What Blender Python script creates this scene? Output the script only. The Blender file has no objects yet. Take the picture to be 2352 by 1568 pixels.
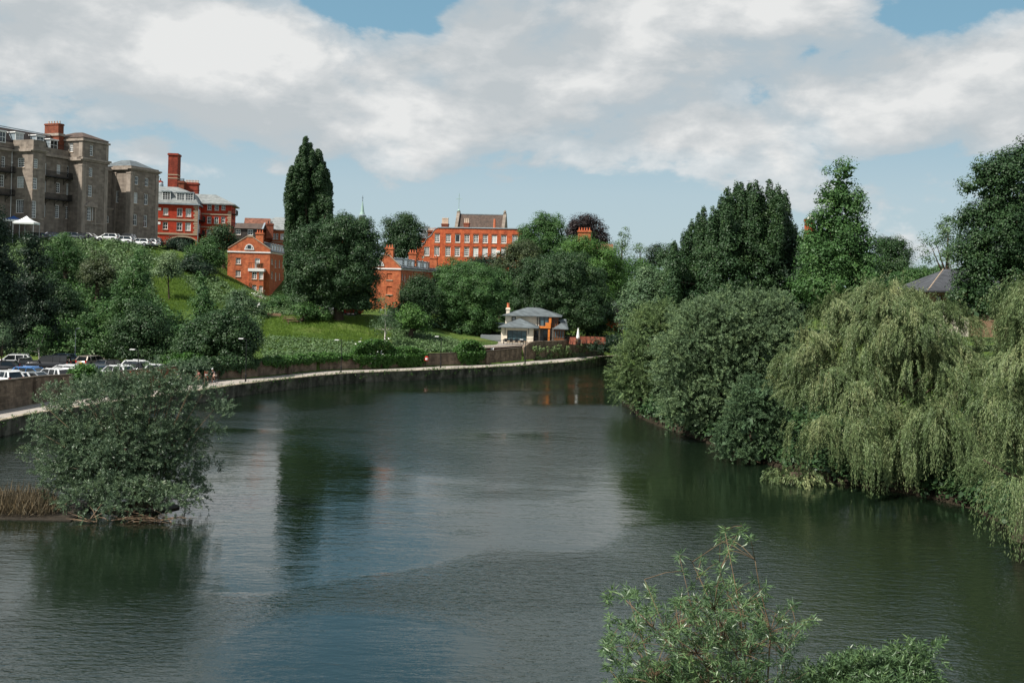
import bpy, math, random
import numpy as np
from mathutils import Vector, Matrix

# ------------------------------------------------------------------ camera, light, exposure
F = 2288.0; CX = 1176.0; HY = 648.0; CZ = 14.3; ROLL = 0.026
sc = bpy.context.scene
COL = sc.collection
cam = bpy.data.objects.new("camera", bpy.data.cameras.new("camera"))
COL.objects.link(cam); sc.camera = cam
cam.data.sensor_width = 36.0; cam.data.lens = F / 2352 * 36
cam.data.shift_y = -(784 - HY) / 2352
cam.data.clip_start = 0.5; cam.data.clip_end = 6000
cam.matrix_world = Matrix.Translation((0, 0, CZ)) @ Matrix.Rotation(math.pi / 2, 4, 'X') @ Matrix.Rotation(ROLL, 4, 'Z')
sc.view_settings.view_transform = 'Standard'; sc.view_settings.look = 'None'
sc.view_settings.gamma = 1.0; sc.view_settings.use_curve_mapping = False
sc.view_settings.exposure = 0.55
sc.cycles.max_bounces = 5; sc.cycles.diffuse_bounces = 2; sc.cycles.glossy_bounces = 2
sc.cycles.transmission_bounces = 3; sc.cycles.transparent_max_bounces = 4
sc.cycles.use_denoising = True
sc.cycles.sample_clamp_indirect = 4.0

SE = math.radians(51); SA = (-0.82, -0.572)
SUN = Vector((SA[0] * math.cos(SE), SA[1] * math.cos(SE), math.sin(SE)))
sl = bpy.data.lights.new("sun", 'SUN'); sl.energy = 5.0; sl.angle = math.radians(0.5); sl.color = (1.0, 0.95, 0.87)
so = bpy.data.objects.new("sun", sl); COL.objects.link(so)
so.rotation_euler = SUN.to_track_quat('Z', 'Y').to_euler()

world = bpy.data.worlds.new("World"); sc.world = world; world.use_nodes = True

class NT:
    def __init__(s, tree): s.t = tree; s.n = tree.nodes; s.l = tree.links
    def node(s, typ, **k):
        n = s.n.new(typ)
        ins = k.pop('ins', {})
        for a, b in k.items(): setattr(n, a, b)
        for a, b in ins.items():
            if isinstance(b, tuple) and len(b) == 2 and hasattr(b[0], 'outputs'): s.l.new(b[0].outputs[b[1]], n.inputs[a])
            elif hasattr(b, 'outputs'): s.l.new(b.outputs[0], n.inputs[a])
            else: n.inputs[a].default_value = b
        return n
    def math(s, op, a, b=0.0, c=None, clamp=False):
        d = {0: a, 1: b}
        if c is not None: d[2] = c
        return s.node('ShaderNodeMath', operation=op, use_clamp=clamp, ins=d)
    def ramp(s, fac, stops, interp='LINEAR'):
        n = s.node('ShaderNodeValToRGB', ins={0: fac})
        cr = n.color_ramp; cr.interpolation = interp
        while len(cr.elements) < len(stops): cr.elements.new(0.5)
        for e, (p, c) in zip(cr.elements, stops):
            e.position = p; e.color = (c, c, c, 1) if isinstance(c, (int, float)) else (c[0], c[1], c[2], 1)
        return n
    def mix(s, fac, a, b, blend='MIX'):
        n = s.node('ShaderNodeMix', data_type='RGBA', blend_type=blend)
        for i, v in ((0, fac), (6, a), (7, b)):
            if isinstance(v, tuple) and len(v) == 2 and hasattr(v[0], 'outputs'): s.l.new(v[0].outputs[v[1]], n.inputs[i])
            elif hasattr(v, 'outputs'):
                o = v.outputs[2] if v.bl_idname == 'ShaderNodeMix' else v.outputs[0]
                s.l.new(o, n.inputs[i])
            elif i == 0: n.inputs[0].default_value = v
            else: n.inputs[i].default_value = (v[0], v[1], v[2], 1)
        return n

def wdir(px, py):
    u = px - CX; v = HY - py
    a = math.cos(ROLL) * u - math.sin(ROLL) * v; b = math.sin(ROLL) * u + math.cos(ROLL) * v
    return Vector((a / F, 1.0, b / F)).normalized()

def build_world():
    w = NT(world.node_tree); w.n.clear()
    out = w.node('ShaderNodeOutputWorld'); bg = w.node('ShaderNodeBackground')
    w.l.new(bg.outputs[0], out.inputs[0])
    sky = w.node('ShaderNodeTexSky', sky_type='NISHITA', sun_disc=False, sun_elevation=SE,
                 sun_rotation=math.atan2(SA[0], SA[1]) % (2 * math.pi), air_density=1.0, dust_density=1.6, ozone_density=1.4)
    tint = w.mix(1.0, sky, (0.94, 1.02, 0.93), 'MULTIPLY')
    tc = w.node('ShaderNodeTexCoord')
    sep = w.node('ShaderNodeSeparateXYZ', ins={0: (tc, 'Generated')})
    # cloud coordinates: direction stretched so that banks lie flat
    cmb = w.node('ShaderNodeCombineXYZ', ins={0: (sep, 0), 1: (sep, 1), 2: w.math('MULTIPLY', (sep, 2), 2.0)})
    def cloud(off, scale=5.2, detail=7.0, rough=0.52):
        add = w.node('ShaderNodeVectorMath', operation='ADD', ins={0: cmb, 1: off})
        return w.node('ShaderNodeTexNoise', ins={'Vector': add, 'Scale': scale, 'Detail': detail, 'Roughness': rough, 'Distortion': 0.25})
    n1 = cloud((3.1, 7.7, 1.9)); 
    n2 = cloud((3.1 - 0.05, 7.7, 1.9 + 0.10))        # towards the light: self shading
    n3 = cloud((11.0, 2.0, 5.0), 11.0, 6.0, 0.6)
    dens = w.math('ADD', w.math('MULTIPLY_ADD', (n1, 0), 1.5, -0.25), w.math('MULTIPLY', w.math('SUBTRACT', (n3, 0), 0.5), 0.75))
    # more cloud in the middle heights, clear near the horizon
    el = (sep, 2)
    band = w.node('ShaderNodeMapRange', interpolation_type='SMOOTHSTEP', ins={0: el, 1: 0.05, 2: 0.19, 3: -0.17, 4: 0.22})
    top = w.node('ShaderNodeMapRange', interpolation_type='SMOOTHSTEP', ins={0: el, 1: 0.42, 2: 0.6, 3: 0.0, 4: -0.2})
    dens = w.math('ADD', w.math('ADD', dens, band), top)
    def blob(px, py, rad, amt, prev, sz=1.0):
        d = wdir(px, py)
        v = w.node('ShaderNodeVectorMath', operation='SUBTRACT', ins={0: (tc, 'Generated'), 1: tuple(d)})
        v = w.node('ShaderNodeVectorMath', operation='MULTIPLY', ins={0: v, 1: (1, 1, sz)})
        ln = w.node('ShaderNodeVectorMath', operation='LENGTH', ins={0: v})
        m = w.node('ShaderNodeMapRange', interpolation_type='SMOOTHERSTEP', ins={0: (ln, 'Value'), 1: 0.0, 2: rad, 3: amt, 4: 0.0})
        return w.math('ADD', prev, m)
    for b in ((820, -260, 0.20, -0.40, 1.0), (900, -5, 0.11, -0.48, 1.7), (800, -20, 0.07, -0.30, 1.6), (2200, 10, 0.13, -0.45, 2.2), (1880, 300, 0.05, -0.14, 1.4), (2090, 215, 0.035, -0.12, 1.8), (1000, 80, 0.03, -0.2, 1.5),
              (1350, 110, 0.22, 0.16, 2.0), (400, 150, 0.26, 0.14, 2.2), (1600, 300, 0.11, 0.22, 3.2), (1200, 240, 0.14, 0.12, 2), (2330, 160, 0.10, 0.26, 1.2),
              (2040, 280, 0.07, 0.2, 2.2), (350, 345, 0.035, 0.26, 1.6), (2200, 250, 0.04, -.1, 1.5), (1700, 215, 0.05, -.12, 2.0), (1000, 180, 0.04, -.1, 2.0), (980, 378, 0.03, 0.14, 2.5), (880, 430, 0.03, 0.12, 1.5), (1150, 430, 0.05, 0.10, 2.5),
              (640, 280, 0.15, 0.12, 2.5)):
        dens = blob(*b[:4], dens, b[4])
    mask = w.ramp(dens, [(0.42, 0.0), (0.57, 0.74), (0.80, 1.0)], 'EASE')
    shade = w.math('SUBTRACT', (n1, 0), (n2, 0))
    n4 = cloud((5.0, 9.0, 2.0), 24.0, 5.0, 0.6)
    sh = w.math('ADD', w.math('ADD', w.math('MULTIPLY', shade, 3.4), w.math('MULTIPLY', w.math('SUBTRACT', (n4, 0), 0.5), 1.1)), w.math('ADD', w.math('MULTIPLY', w.math('SUBTRACT', (n3, 0), 0.5), 2.2), 0.34), clamp=True)
    ccol = w.ramp(sh, [(0.0, (5.3, 5.75, 6.0)), (0.45, (6.3, 6.6, 6.75)), (1.0, (8.2, 8.3, 8.25))])
    grad = w.ramp((sep, 2), [(0.0, (5.4, 6.7, 7.2)), (0.09, (4.8, 6.2, 7.0)), (0.22, (2.4, 4.5, 6.0)), (0.45, (1.7, 3.4, 4.9)), (1.0, (1.0, 2.2, 3.8))])
    clear = w.mix(0.88, tint, grad)
    full = w.mix((mask, 0), clear, ccol)
    w.l.new(full.outputs[2], bg.inputs[0]); bg.inputs[1].default_value = 0.067
    world.cycles.sampling_method = 'MANUAL'; world.cycles.sample_map_resolution = 512
build_world()

# ------------------------------------------------------------------ pixel <-> place helpers (photo measured on a 2352-wide frame)
def ab(px, py):
    u = px - CX; v = HY - py
    return ((math.cos(ROLL) * u - math.sin(ROLL) * v) / F, (math.sin(ROLL) * u + math.cos(ROLL) * v) / F)
def W(px, py, d):
    a, b = ab(px, py); return Vector((a * d, d, CZ + b * d))
def onz(px, py, z):
    a, b = ab(px, py); d = (z - CZ) / b; return Vector((a * d, d, z))
CROPS = {1: (0, 420, .33155), 2: (560, 540, .40816), 3: (1380, 720, .30612), 4: (1780, 1080, .29762), 5: (0, 1180, .32313),
         6: (700, 1150, .4932), 7: (2260, 540, .48479), 8: (3100, 500, .48471), 9: (2260, 1000, .73339), 10: (2200, 1900, .59524),
         11: (0, 1400, .41455), 12: (0, 820, .42517), 14: (1050, 500, .43353), 16: (1500, 780, .40391)}
def K(c, x, y):
    x0, y0, s = CROPS[c]; return ((x0 + x * s) / 1.64158, (y0 + y * s) / 1.64158)

# ------------------------------------------------------------------ object helpers
def tag(o, label=None, cat=None, group=None, kind=None):
    if label: o['label'] = label
    if cat: o['category'] = cat
    if group: o['group'] = group
    if kind: o['kind'] = kind
    return o
def empty(name, loc=(0, 0, 0), rz=0.0, label=None, cat=None, group=None):
    o = bpy.data.objects.new(name, None); COL.objects.link(o); o.location = loc; o.rotation_euler = (0, 0, rz)
    o.empty_display_size = 0.5
    return tag(o, label, cat, group)
def link(name, me, parent=None, mat=None):
    o = bpy.data.objects.new(name, me); COL.objects.link(o)
    if parent is not None: o.parent = parent
    if mat is not None:
        if not me.materials: me.materials.append(mat)
        elif me.materials[0] is not mat:
            o.material_slots[0].link = 'OBJECT'; o.material_slots[0].material = mat
    return o
def np_mesh(name, V, Q, mat=None, tone=None, smooth=False):
    """V (n,3), Q (m,k) faces all of k corners"""
    me = bpy.data.meshes.new(name)
    V = np.ascontiguousarray(V, dtype=np.float32); Q = np.ascontiguousarray(Q, dtype=np.int32)
    me.vertices.add(len(V)); me.vertices.foreach_set('co', V.ravel())
    m, k = Q.shape
    me.loops.add(m * k); me.loops.foreach_set('vertex_index', Q.ravel())
    me.polygons.add(m); me.polygons.foreach_set('loop_start', np.arange(0, m * k, k, dtype=np.int32))
    me.polygons.foreach_set('loop_total', np.full(m, k, dtype=np.int32))
    if smooth: me.polygons.foreach_set('use_smooth', np.ones(m, dtype=bool))
    me.update(calc_edges=True)
    if tone is not None:
        at = me.attributes.new('tone', 'FLOAT', 'FACE'); at.data.foreach_set('value', np.ascontiguousarray(tone, dtype=np.float32))
    if mat: me.materials.append(mat)
    return me

class MB:
    def __init__(s): s.v = []; s.f = []
    def add(s, vs, fs):
        k = len(s.v); s.v += [tuple(v) for v in vs]; s.f += [tuple(i + k for i in f) for f in fs]; return s
    def box(s, x0, x1, y0, y1, z0, z1):
        return s.add([(x0, y0, z0), (x1, y0, z0), (x1, y1, z0), (x0, y1, z0), (x0, y0, z1), (x1, y0, z1), (x1, y1, z1), (x0, y1, z1)],
                     [(0, 3, 2, 1), (4, 5, 6, 7), (0, 1, 5, 4), (1, 2, 6, 5), (2, 3, 7, 6), (3, 0, 4, 7)])
    def poly_y(s, pts, y0, y1):      # polygon in xz, thick in y; pts counter-clockwise seen from -y
        n = len(pts); v = [(x, y0, z) for x, z in pts] + [(x, y1, z) for x, z in pts]
        f = [tuple(range(n)), tuple(range(2 * n - 1, n - 1, -1))]
        for i in range(n):
            j = (i + 1) % n; f.append((i, n + i, n + j, j))
        return s.add(v, f)
    def poly_x(s, pts, x0, x1):
        n = len(pts); v = [(x0, y, z) for y, z in pts] + [(x1, y, z) for y, z in pts]
        f = [tuple(range(n)), tuple(range(2 * n - 1, n - 1, -1))]
        for i in range(n):
            j = (i + 1) % n; f.append((i, n + i, n + j, j))
        return s.add(v, f)
    def poly_z(s, pts, z0, z1):
        n = len(pts); v = [(x, y, z0) for x, y in pts] + [(x, y, z1) for x, y in pts]
        f = [tuple(range(n - 1, -1, -1)), tuple(range(n, 2 * n))]
        for i in range(n):
            j = (i + 1) % n; f.append((i, j, n + j, n + i))
        return s.add(v, f)
    def hip(s, x0, x1, y0, y1, z0, z1, ix, iy, th=0.12):   # truncated pyramid roof with eave thickness
        v = [(x0, y0, z0), (x1, y0, z0), (x1, y1, z0), (x0, y1, z0), (x0, y0, z0 + th), (x1, y0, z0 + th), (x1, y1, z0 + th), (x0, y1, z0 + th),
             (x0 + ix, y0 + iy, z1), (x1 - ix, y0 + iy, z1), (x1 - ix, y1 - iy, z1), (x0 + ix, y1 - iy, z1)]
        f = [(0, 3, 2, 1), (0, 1, 5, 4), (1, 2, 6, 5), (2, 3, 7, 6), (3, 0, 4, 7), (4, 5, 9, 8), (5, 6, 10, 9), (6, 7, 11, 10), (7, 4, 8, 11), (8, 9, 10, 11)]
        return s.add(v, f)
    def tube(s, pts, rads, n=6, cap=True):
        pts = [Vector(p) for p in pts]
        if not hasattr(rads, '__len__'): rads = [rads] * len(pts)
        vs = []; fs = []
        for i, p in enumerate(pts):
            d = (pts[min(i + 1, len(pts) - 1)] - pts[max(i - 1, 0)]).normalized()
            a = d.orthogonal() if abs(d.z) > 0.99 else d.cross(Vector((0, 0, 1)))
            a.normalize(); b = d.cross(a)
            for k in range(n):
                t = 2 * math.pi * k / n
                vs.append(p + (a * math.cos(t) + b * math.sin(t)) * rads[i])
        for i in range(len(pts) - 1):
            for k in range(n):
                fs.append((i * n + k, i * n + (k + 1) % n, (i + 1) * n + (k + 1) % n, (i + 1) * n + k))
        if cap:
            fs.append(tuple(range(n - 1, -1, -1))); m = (len(pts) - 1) * n; fs.append(tuple(range(m, m + n)))
        return s.add(vs, fs)
    def lathe(s, prof, c=(0, 0, 0), n=12):
        vs = []; fs = []
        for r, z in prof:
            for k in range(n):
                t = 2 * math.pi * k / n; vs.append((c[0] + r * math.cos(t), c[1] + r * math.sin(t), c[2] + z))
        for i in range(len(prof) - 1):
            for k in range(n): fs.append((i * n + k, i * n + (k + 1) % n, (i + 1) * n + (k + 1) % n, (i + 1) * n + k))
        fs.append(tuple(range(n - 1, -1, -1))); m = (len(prof) - 1) * n; fs.append(tuple(range(m, m + n)))
        return s.add(vs, fs)
    def mesh(s, name, mat=None, smooth=False):
        me = bpy.data.meshes.new(name); me.from_pydata(s.v, [], s.f); me.update()
        if smooth: me.polygons.foreach_set('use_smooth', [True] * len(me.polygons))
        if mat: me.materials.append(mat)
        return me
    def build(s, name, mat=None, parent=None, smooth=False):
        return link(name, s.mesh(name, mat, smooth), parent)

# ------------------------------------------------------------------ materials
M = {}
def mat(name, col, rough=0.8, var=0.25, scale=1.5, bump=0.0, bscale=None, col2=None, spec=0.3, metal=0.0, brick=None, stain=0.0, emit=None):
    m = bpy.data.materials.new(name); m.use_nodes = True; t = NT(m.node_tree)
    b = t.n['Principled BSDF']; b.inputs['Roughness'].default_value = rough; b.inputs['Specular IOR Level'].default_value = spec
    b.inputs['Metallic'].default_value = metal
    tc = t.node('ShaderNodeTexCoord'); vec = (tc, 'Object')
    n = t.node('ShaderNodeTexNoise', ins={'Vector': vec, 'Scale': scale, 'Detail': 6.0, 'Roughness': 0.65})
    c2 = col2 or tuple(c * (1 - var) for c in col); c1 = tuple(min(1, c * (1 + var * 0.6)) for c in col)
    r = t.ramp(n, [(0.32, c2), (0.68, c1)])
    last = r
    if brick:
        w_, h_, mort = brick
        # bricks on walls facing any way: use (x+y, z)
        sp = t.node('ShaderNodeSeparateXYZ', ins={0: vec})
        cb = t.node('ShaderNodeCombineXYZ', ins={0: t.math('ADD', (sp, 0), (sp, 1)), 1: (sp, 2)})
        br = t.node('ShaderNodeTexBrick', ins={'Vector': cb, 'Scale': 1.0, 'Mortar Size': 0.012, 'Brick Width': w_, 'Row Height': h_, 'Bias': -0.1,
                    'Color1': (1.12, 1.1, 1.08, 1), 'Color2': (0.72, 0.7, 0.68, 1), 'Mortar': (mort, mort, mort, 1)})
        last = t.mix(1.0, r, (br, 0), 'MULTIPLY')
    if stain:
        sp = t.node('ShaderNodeMapping', ins={'Vector': vec, 'Scale': (0.9, 0.9, 0.22)})
        ns = t.node('ShaderNodeTexNoise', ins={'Vector': sp, 'Scale': 1.3, 'Detail': 5.0})
        rs = t.ramp(ns, [(0.38, 1 - stain), (0.6, 1.0)])
        last = t.mix(1.0, last, rs, 'MULTIPLY')
    t.l.new(last.outputs[2] if last.bl_idname == 'ShaderNodeMix' else last.outputs[0], b.inputs['Base Color'])
    if bump:
        nb = t.node('ShaderNodeTexNoise', ins={'Vector': vec, 'Scale': bscale or scale * 4, 'Detail': 5.0})
        bu = t.node('ShaderNodeBump', ins={'Height': nb, 'Strength': bump, 'Distance': 0.1}); t.l.new(bu.outputs[0], b.inputs['Normal'])
    if emit: b.inputs['Emission Color'].default_value = (*emit, 1); b.inputs['Emission Strength'].default_value = 1
    M[name] = m; return m

def leafmat(name, col, var=0.35, rough=0.5, trans=0.22, warm=None, spec=0.25):
    m = bpy.data.materials.new(name); m.use_nodes = True; t = NT(m.node_tree); t.n.clear()
    out = t.node('ShaderNodeOutputMaterial')
    at = t.node('ShaderNodeAttribute', attribute_name='tone')
    tc = t.node('ShaderNodeTexCoord')
    n = t.node('ShaderNodeTexNoise', ins={'Vector': (tc, 'Object'), 'Scale': 0.35, 'Detail': 3.0})
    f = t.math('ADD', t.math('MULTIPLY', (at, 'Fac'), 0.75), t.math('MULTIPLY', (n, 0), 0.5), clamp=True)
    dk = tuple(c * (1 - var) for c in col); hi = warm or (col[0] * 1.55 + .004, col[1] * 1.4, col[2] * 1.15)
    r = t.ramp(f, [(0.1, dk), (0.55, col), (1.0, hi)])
    pb = t.node('ShaderNodeBsdfPrincipled', ins={'Base Color': r, 'Roughness': rough, 'Specular IOR Level': spec})
    tr = t.node('ShaderNodeBsdfTranslucent', ins={0: t.mix(1.0, r, (1.1, 1.25, 0.6), 'MULTIPLY').outputs[2] and r})
    mx = t.node('ShaderNodeMixShader', ins={0: trans, 1: pb, 2: tr})
    t.l.new(mx.outputs[0], out.inputs[0]); M[name] = m; return m

# stone / brick / roofs
mat('cream_stone', (0.255, 0.216, 0.180), 0.85, 0.2, 0.9, 0.15, brick=(1.1, 0.42, 0.88), stain=0.2)
mat('cream_trim', (0.34, 0.285, 0.235), 0.8, 0.2, 1.2, stain=0.25)
mat('red_brick', (0.46, 0.050, 0.022), 0.85, 0.2, 1.2, 0.15, brick=(0.45, 0.15, 0.85), stain=0.15)
mat('chimney_brick', (0.27, 0.050, 0.028), 0.88, 0.3, 1.2, 0.15, brick=(0.45, 0.15, 0.85), stain=0.35)
mat('orange_brick', (0.52, 0.165, 0.070), 0.85, 0.24, 1.1, 0.2, col2=(0.38, 0.09, 0.038), brick=(0.45, 0.15, 0.9), stain=0.22)
mat('mansion_brick', (0.50, 0.125, 0.045), 0.85, 0.22, 0.8, 0.2, col2=(0.36, 0.065, 0.026), brick=(0.5, 0.16, 0.85), stain=0.25)
mat('dark_brick', (0.20, 0.060, 0.032), 0.88, 0.3, 1.5, 0.15, brick=(0.45, 0.15, 0.9))
mat('buff_stone', (0.40, 0.30, 0.21), 0.8, 0.15, 2)
mat('slate', (0.115, 0.135, 0.145), 0.55, 0.25, 0.9, 0.1, brick=(0.5, 0.3, 0.85))
mat('lodge_slate', (0.060, 0.064, 0.072), 0.6, 0.3, 1.0, brick=(0.5, 0.3, 0.85))
mat('pale_slate', (0.22, 0.24, 0.24), 0.6, 0.28, 1.0, brick=(0.6, 0.3, 0.88))
mat('dark_tile', (0.055, 0.045, 0.042), 0.75, 0.35, 1.2, brick=(0.4, 0.25, 0.8))
mat('brown_tile', (0.095, 0.066, 0.052), 0.85, 0.35, 1.6, col2=(0.055, 0.042, 0.036), brick=(0.4, 0.28, 0.8))
mat('rust_tile', (0.20, 0.085, 0.055), 0.85, 0.35, 1.6, brick=(0.4, 0.28, 0.8))
mat('lead', (0.26, 0.31, 0.34), 0.5, 0.2, 1.5)
mat('white_paint', (0.78, 0.78, 0.76), 0.5, 0.05, 2)
mat('terracotta', (0.52, 0.15, 0.07), 0.8, 0.25, 4)
mat('pot_cream', (0.55, 0.42, 0.32), 0.8, 0.25, 4)
mat('black_iron', (0.012, 0.013, 0.014), 0.5, 0.2, 3)
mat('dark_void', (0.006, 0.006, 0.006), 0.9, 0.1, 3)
mat('render_cream', (0.80, 0.71, 0.58), 0.8, 0.06, 0.7, stain=0.1)
mat('orange_timber', (0.62, 0.19, 0.035), 0.6, 0.2, 3)
mat('brown_timber', (0.14, 0.055, 0.022), 0.6, 0.3, 3)
mat('tan_wall', (0.32, 0.20, 0.125), 0.8, 0.1, 1)
mat('grey_panel', (0.18, 0.20, 0.21), 0.6, 0.1, 1)
mat('copper_green', (0.28, 0.40, 0.36), 0.6, 0.2, 2)
mat('galvanised', (0.42, 0.45, 0.47), 0.4, 0.1, 4, metal=0.4)
mat('wall_stone', (0.20, 0.155, 0.115), 0.9, 0.4, 1.6, 0.4, brick=(0.55, 0.24, 0.72), stain=0.45)
mat('wall_redbrick', (0.27, 0.055, 0.028), 0.9, 0.3, 1.6, 0.3, brick=(0.24, 0.09, 0.9), stain=0.3)
mat('quay_stone', (0.13, 0.12, 0.095), 0.95, 0.6, 1.1, 0.8, bscale=3, col2=(0.03, 0.036, 0.02), stain=0.6)
mat('coping', (0.36, 0.30, 0.22), 0.9, 0.35, 2.5, 0.3)
mat('terrace_brick', (0.33, 0.105, 0.065), 0.9, 0.4, 2.2, 0.4, brick=(0.5, 0.12, 0.65), stain=0.35)
mat('paving', (0.30, 0.27, 0.24), 0.9, 0.15, 2)
mat('bark', (0.075, 0.055, 0.038), 0.95, 0.4, 4, 0.6)
mat('birch_bark', (0.48, 0.45, 0.40), 0.8, 0.4, 3)
mat('twig', (0.14, 0.095, 0.055), 0.85, 0.4, 6)
mat('willow_twig', (0.18, 0.15, 0.07), 0.8, 0.3, 6)
mat('mud', (0.028, 0.022, 0.015), 0.8, 0.4, 1.5, 0.5)
mat('driftwood', (0.25, 0.17, 0.11), 0.9, 0.4, 6)
mat('asphalt', (0.075, 0.075, 0.075), 0.95, 0.3, 1.2)
mat('path_surface', (0.33, 0.295, 0.26), 0.95, 0.16, 0.6, 0.25, bscale=14)
mat('timber', (0.20, 0.13, 0.08), 0.8, 0.3, 4)
mat('red_plastic', (0.60, 0.04, 0.03), 0.5, 0.1, 3)
mat('white_fabric', (0.80, 0.80, 0.79), 0.7, 0.04, 3)
mat('blue_fabric', (0.03, 0.10, 0.32), 0.7, 0.1, 3)
mat('rubber', (0.012, 0.012, 0.012), 0.7, 0.2, 5)
mat('alloy', (0.35, 0.36, 0.37), 0.35, 0.1, 5, metal=0.7)
mat('headlamp', (0.75, 0.78, 0.80), 0.1, 0.05, 5, spec=0.8)
mat('tail_lamp', (0.50, 0.012, 0.010), 0.15, 0.1, 5, spec=0.8)
mat('plate_yellow', (0.75, 0.42, 0.04), 0.5, 0.05, 5)
mat('plate_white', (0.75, 0.75, 0.70), 0.5, 0.05, 5)
mat('skin', (0.50, 0.28, 0.20), 0.6, 0.08, 5)
mat('hair', (0.06, 0.035, 0.02), 0.7, 0.2, 8)
mat('shirt_blue', (0.16, 0.26, 0.34), 0.8, 0.15, 6)
mat('shirt_dark', (0.10, 0.10, 0.11), 0.8, 0.15, 6)
mat('shirt_red', (0.28, 0.10, 0.08), 0.8, 0.15, 6)
mat('shorts_pale', (0.50, 0.47, 0.42), 0.8, 0.1, 6)
mat('shorts_black', (0.02, 0.02, 0.022), 0.8, 0.1, 6)
mat('helmet_white', (0.78, 0.80, 0.82), 0.35, 0.05, 6)
mat('white_flower', (0.80, 0.80, 0.74), 0.7, 0.05, 6)
mat('curtain', (0.44, 0.46, 0.45), 0.5, 0.2, 1.5, spec=0.6)

def glass(name, col, rough=0.06):
    m = bpy.data.materials.new(name); m.use_nodes = True; t = NT(m.node_tree)
    b = t.n['Principled BSDF']; tc = t.node('ShaderNodeTexCoord')
    n = t.node('ShaderNodeTexNoise', ins={'Vector': (tc, 'Object'), 'Scale': 0.9, 'Detail': 2.0})
    r = t.ramp(n, [(0.35, tuple(c * 0.5 for c in col)), (0.65, col)])
    t.l.new(r.outputs[0], b.inputs['Base Color']); b.inputs['Roughness'].default_value = rough
    b.inputs['Specular IOR Level'].default_value = 0.7
    M[name] = m
glass('pane', (0.022, 0.027, 0.030)); glass('pane_blue', (0.07, 0.12, 0.14), 0.1); glass('car_glass', (0.012, 0.015, 0.017), 0.04)

def paint(name, col, metal=0.0):
    m = bpy.data.materials.new(name); m.use_nodes = True; t = NT(m.node_tree)
    b = t.n['Principled BSDF']; tc = t.node('ShaderNodeTexCoord')
    n = t.node('ShaderNodeTexNoise', ins={'Vector': (tc, 'Object'), 'Scale': 1.5, 'Detail': 4.0})
    r = t.ramp(n, [(0.3, tuple(c * 0.86 for c in col)), (0.7, col)]); t.l.new(r.outputs[0], b.inputs['Base Color'])
    b.inputs['Roughness'].default_value = 0.32; b.inputs['Metallic'].default_value = metal
    b.inputs['Coat Weight'].default_value = 0.7; b.inputs['Coat Roughness'].default_value = 0.06
    M[name] = m
for n_, c_, m_ in (('white', (.76, .77, .77), 0), ('black', (.010, .010, .012), 0), ('silver', (.42, .45, .47), .5), ('blue', (.035, .15, .38), .2),
                   ('grey', (.10, .11, .12), .3), ('navy', (.012, .03, .07), .2), ('beige', (.36, .31, .26), .4), ('slate_blue', (.09, .14, .19), .3), ('red', (.35, .02, .015), 0)):
    paint('paint_' + n_, c_, m_)

# foliage
leafmat('leaf_mid', (0.051, 0.117, 0.035)); leafmat('leaf_dark', (0.030, 0.067, 0.025), trans=0.14); leafmat('leaf_deep', (0.015, 0.036, 0.018), trans=0.08)
leafmat('leaf_bright', (0.065, 0.144, 0.033)); leafmat('leaf_fresh', (0.070, 0.120, 0.034)); leafmat('leaf_grey', (0.078, 0.137, 0.068), rough=0.5)
leafmat('leaf_silver', (0.132, 0.202, 0.104), rough=0.5); leafmat('leaf_willow', (0.106, 0.158, 0.060), rough=0.5, warm=(0.24, 0.265, 0.12), spec=.3, trans=.15, var=.5)
leafmat('leaf_yellow', (0.125, 0.190, 0.078)); leafmat('leaf_purple', (0.022, 0.015, 0.015), trans=0.1)
leafmat('leaf_island', (0.100, 0.158, 0.090), rough=0.42, spec=0.45); leafmat('leaf_fore', (0.080, 0.145, 0.062), rough=0.4, spec=0.5)
leafmat('leaf_grass', (0.111, 0.191, 0.031), rough=0.6, trans=0.3, spec=0.2); leafmat('leaf_bramble', (0.102, 0.176, 0.064), warm=(0.14, 0.195, 0.095))
leafmat('leaf_brown', (0.056, 0.080, 0.036)); leafmat('reed_dry', (0.115, 0.095, 0.062), rough=0.8, trans=0.1, spec=0.2); leafmat('leaf_ivy', (0.045, 0.115, 0.022))

# ------------------------------------------------------------------ terrain
def interp(tab, x):
    if x <= tab[0][0]: return tab[0][1]
    for (a, b), (c, d) in zip(tab, tab[1:]):
        if x <= c: return b + (d - b) * (x - a) / (c - a)
    return tab[-1][1]
PZ = 1.4
EDGE_PX = [(-420, 1044), (0, 965), (104, 945), (463, 895), (568, 880), (781, 858), (1012, 848), (1133, 842), (1205, 838), (1338, 827), (1392, 818), (1427, 817)]
WALL_PX = [(-420, 1012), (0, 943), (100, 923.5), (236, 908), (423, 883), (501, 873), (592, 867), (739, 852), (847, 848), (982, 842), (1133, 836), (1211, 829), (1356, 817.6), (1427, 814.5)]
def edgepts(tab, z): return [onz(x, y, z) for x, y in tab]
EDGE = edgepts(EDGE_PX, PZ); WALL = edgepts(WALL_PX, PZ)
def smooth_poly(pts, n=6):
    out = []
    for i in range(len(pts) - 1):
        p0 = pts[max(i - 1, 0)]; p1 = pts[i]; p2 = pts[i + 1]; p3 = pts[min(i + 2, len(pts) - 1)]
        for k in range(n):
            t = k / n
            out.append(0.5 * ((2 * p1) + (p2 - p0) * t + (2 * p0 - 5 * p1 + 4 * p2 - p3) * t * t + (3 * p1 - p0 - 3 * p2 + p3) * t ** 3))
    out.append(pts[-1]); return out
EDGE_S = smooth_poly(EDGE, 5); WALL_S = smooth_poly(WALL, 5)
def col_of(p): return CX + F * p[0] / p[1]
EDGE_D = [(col_of(p), p[1]) for p in EDGE_S]; WALL_D = [(col_of(p), p[1]) for p in WALL_S]
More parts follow.
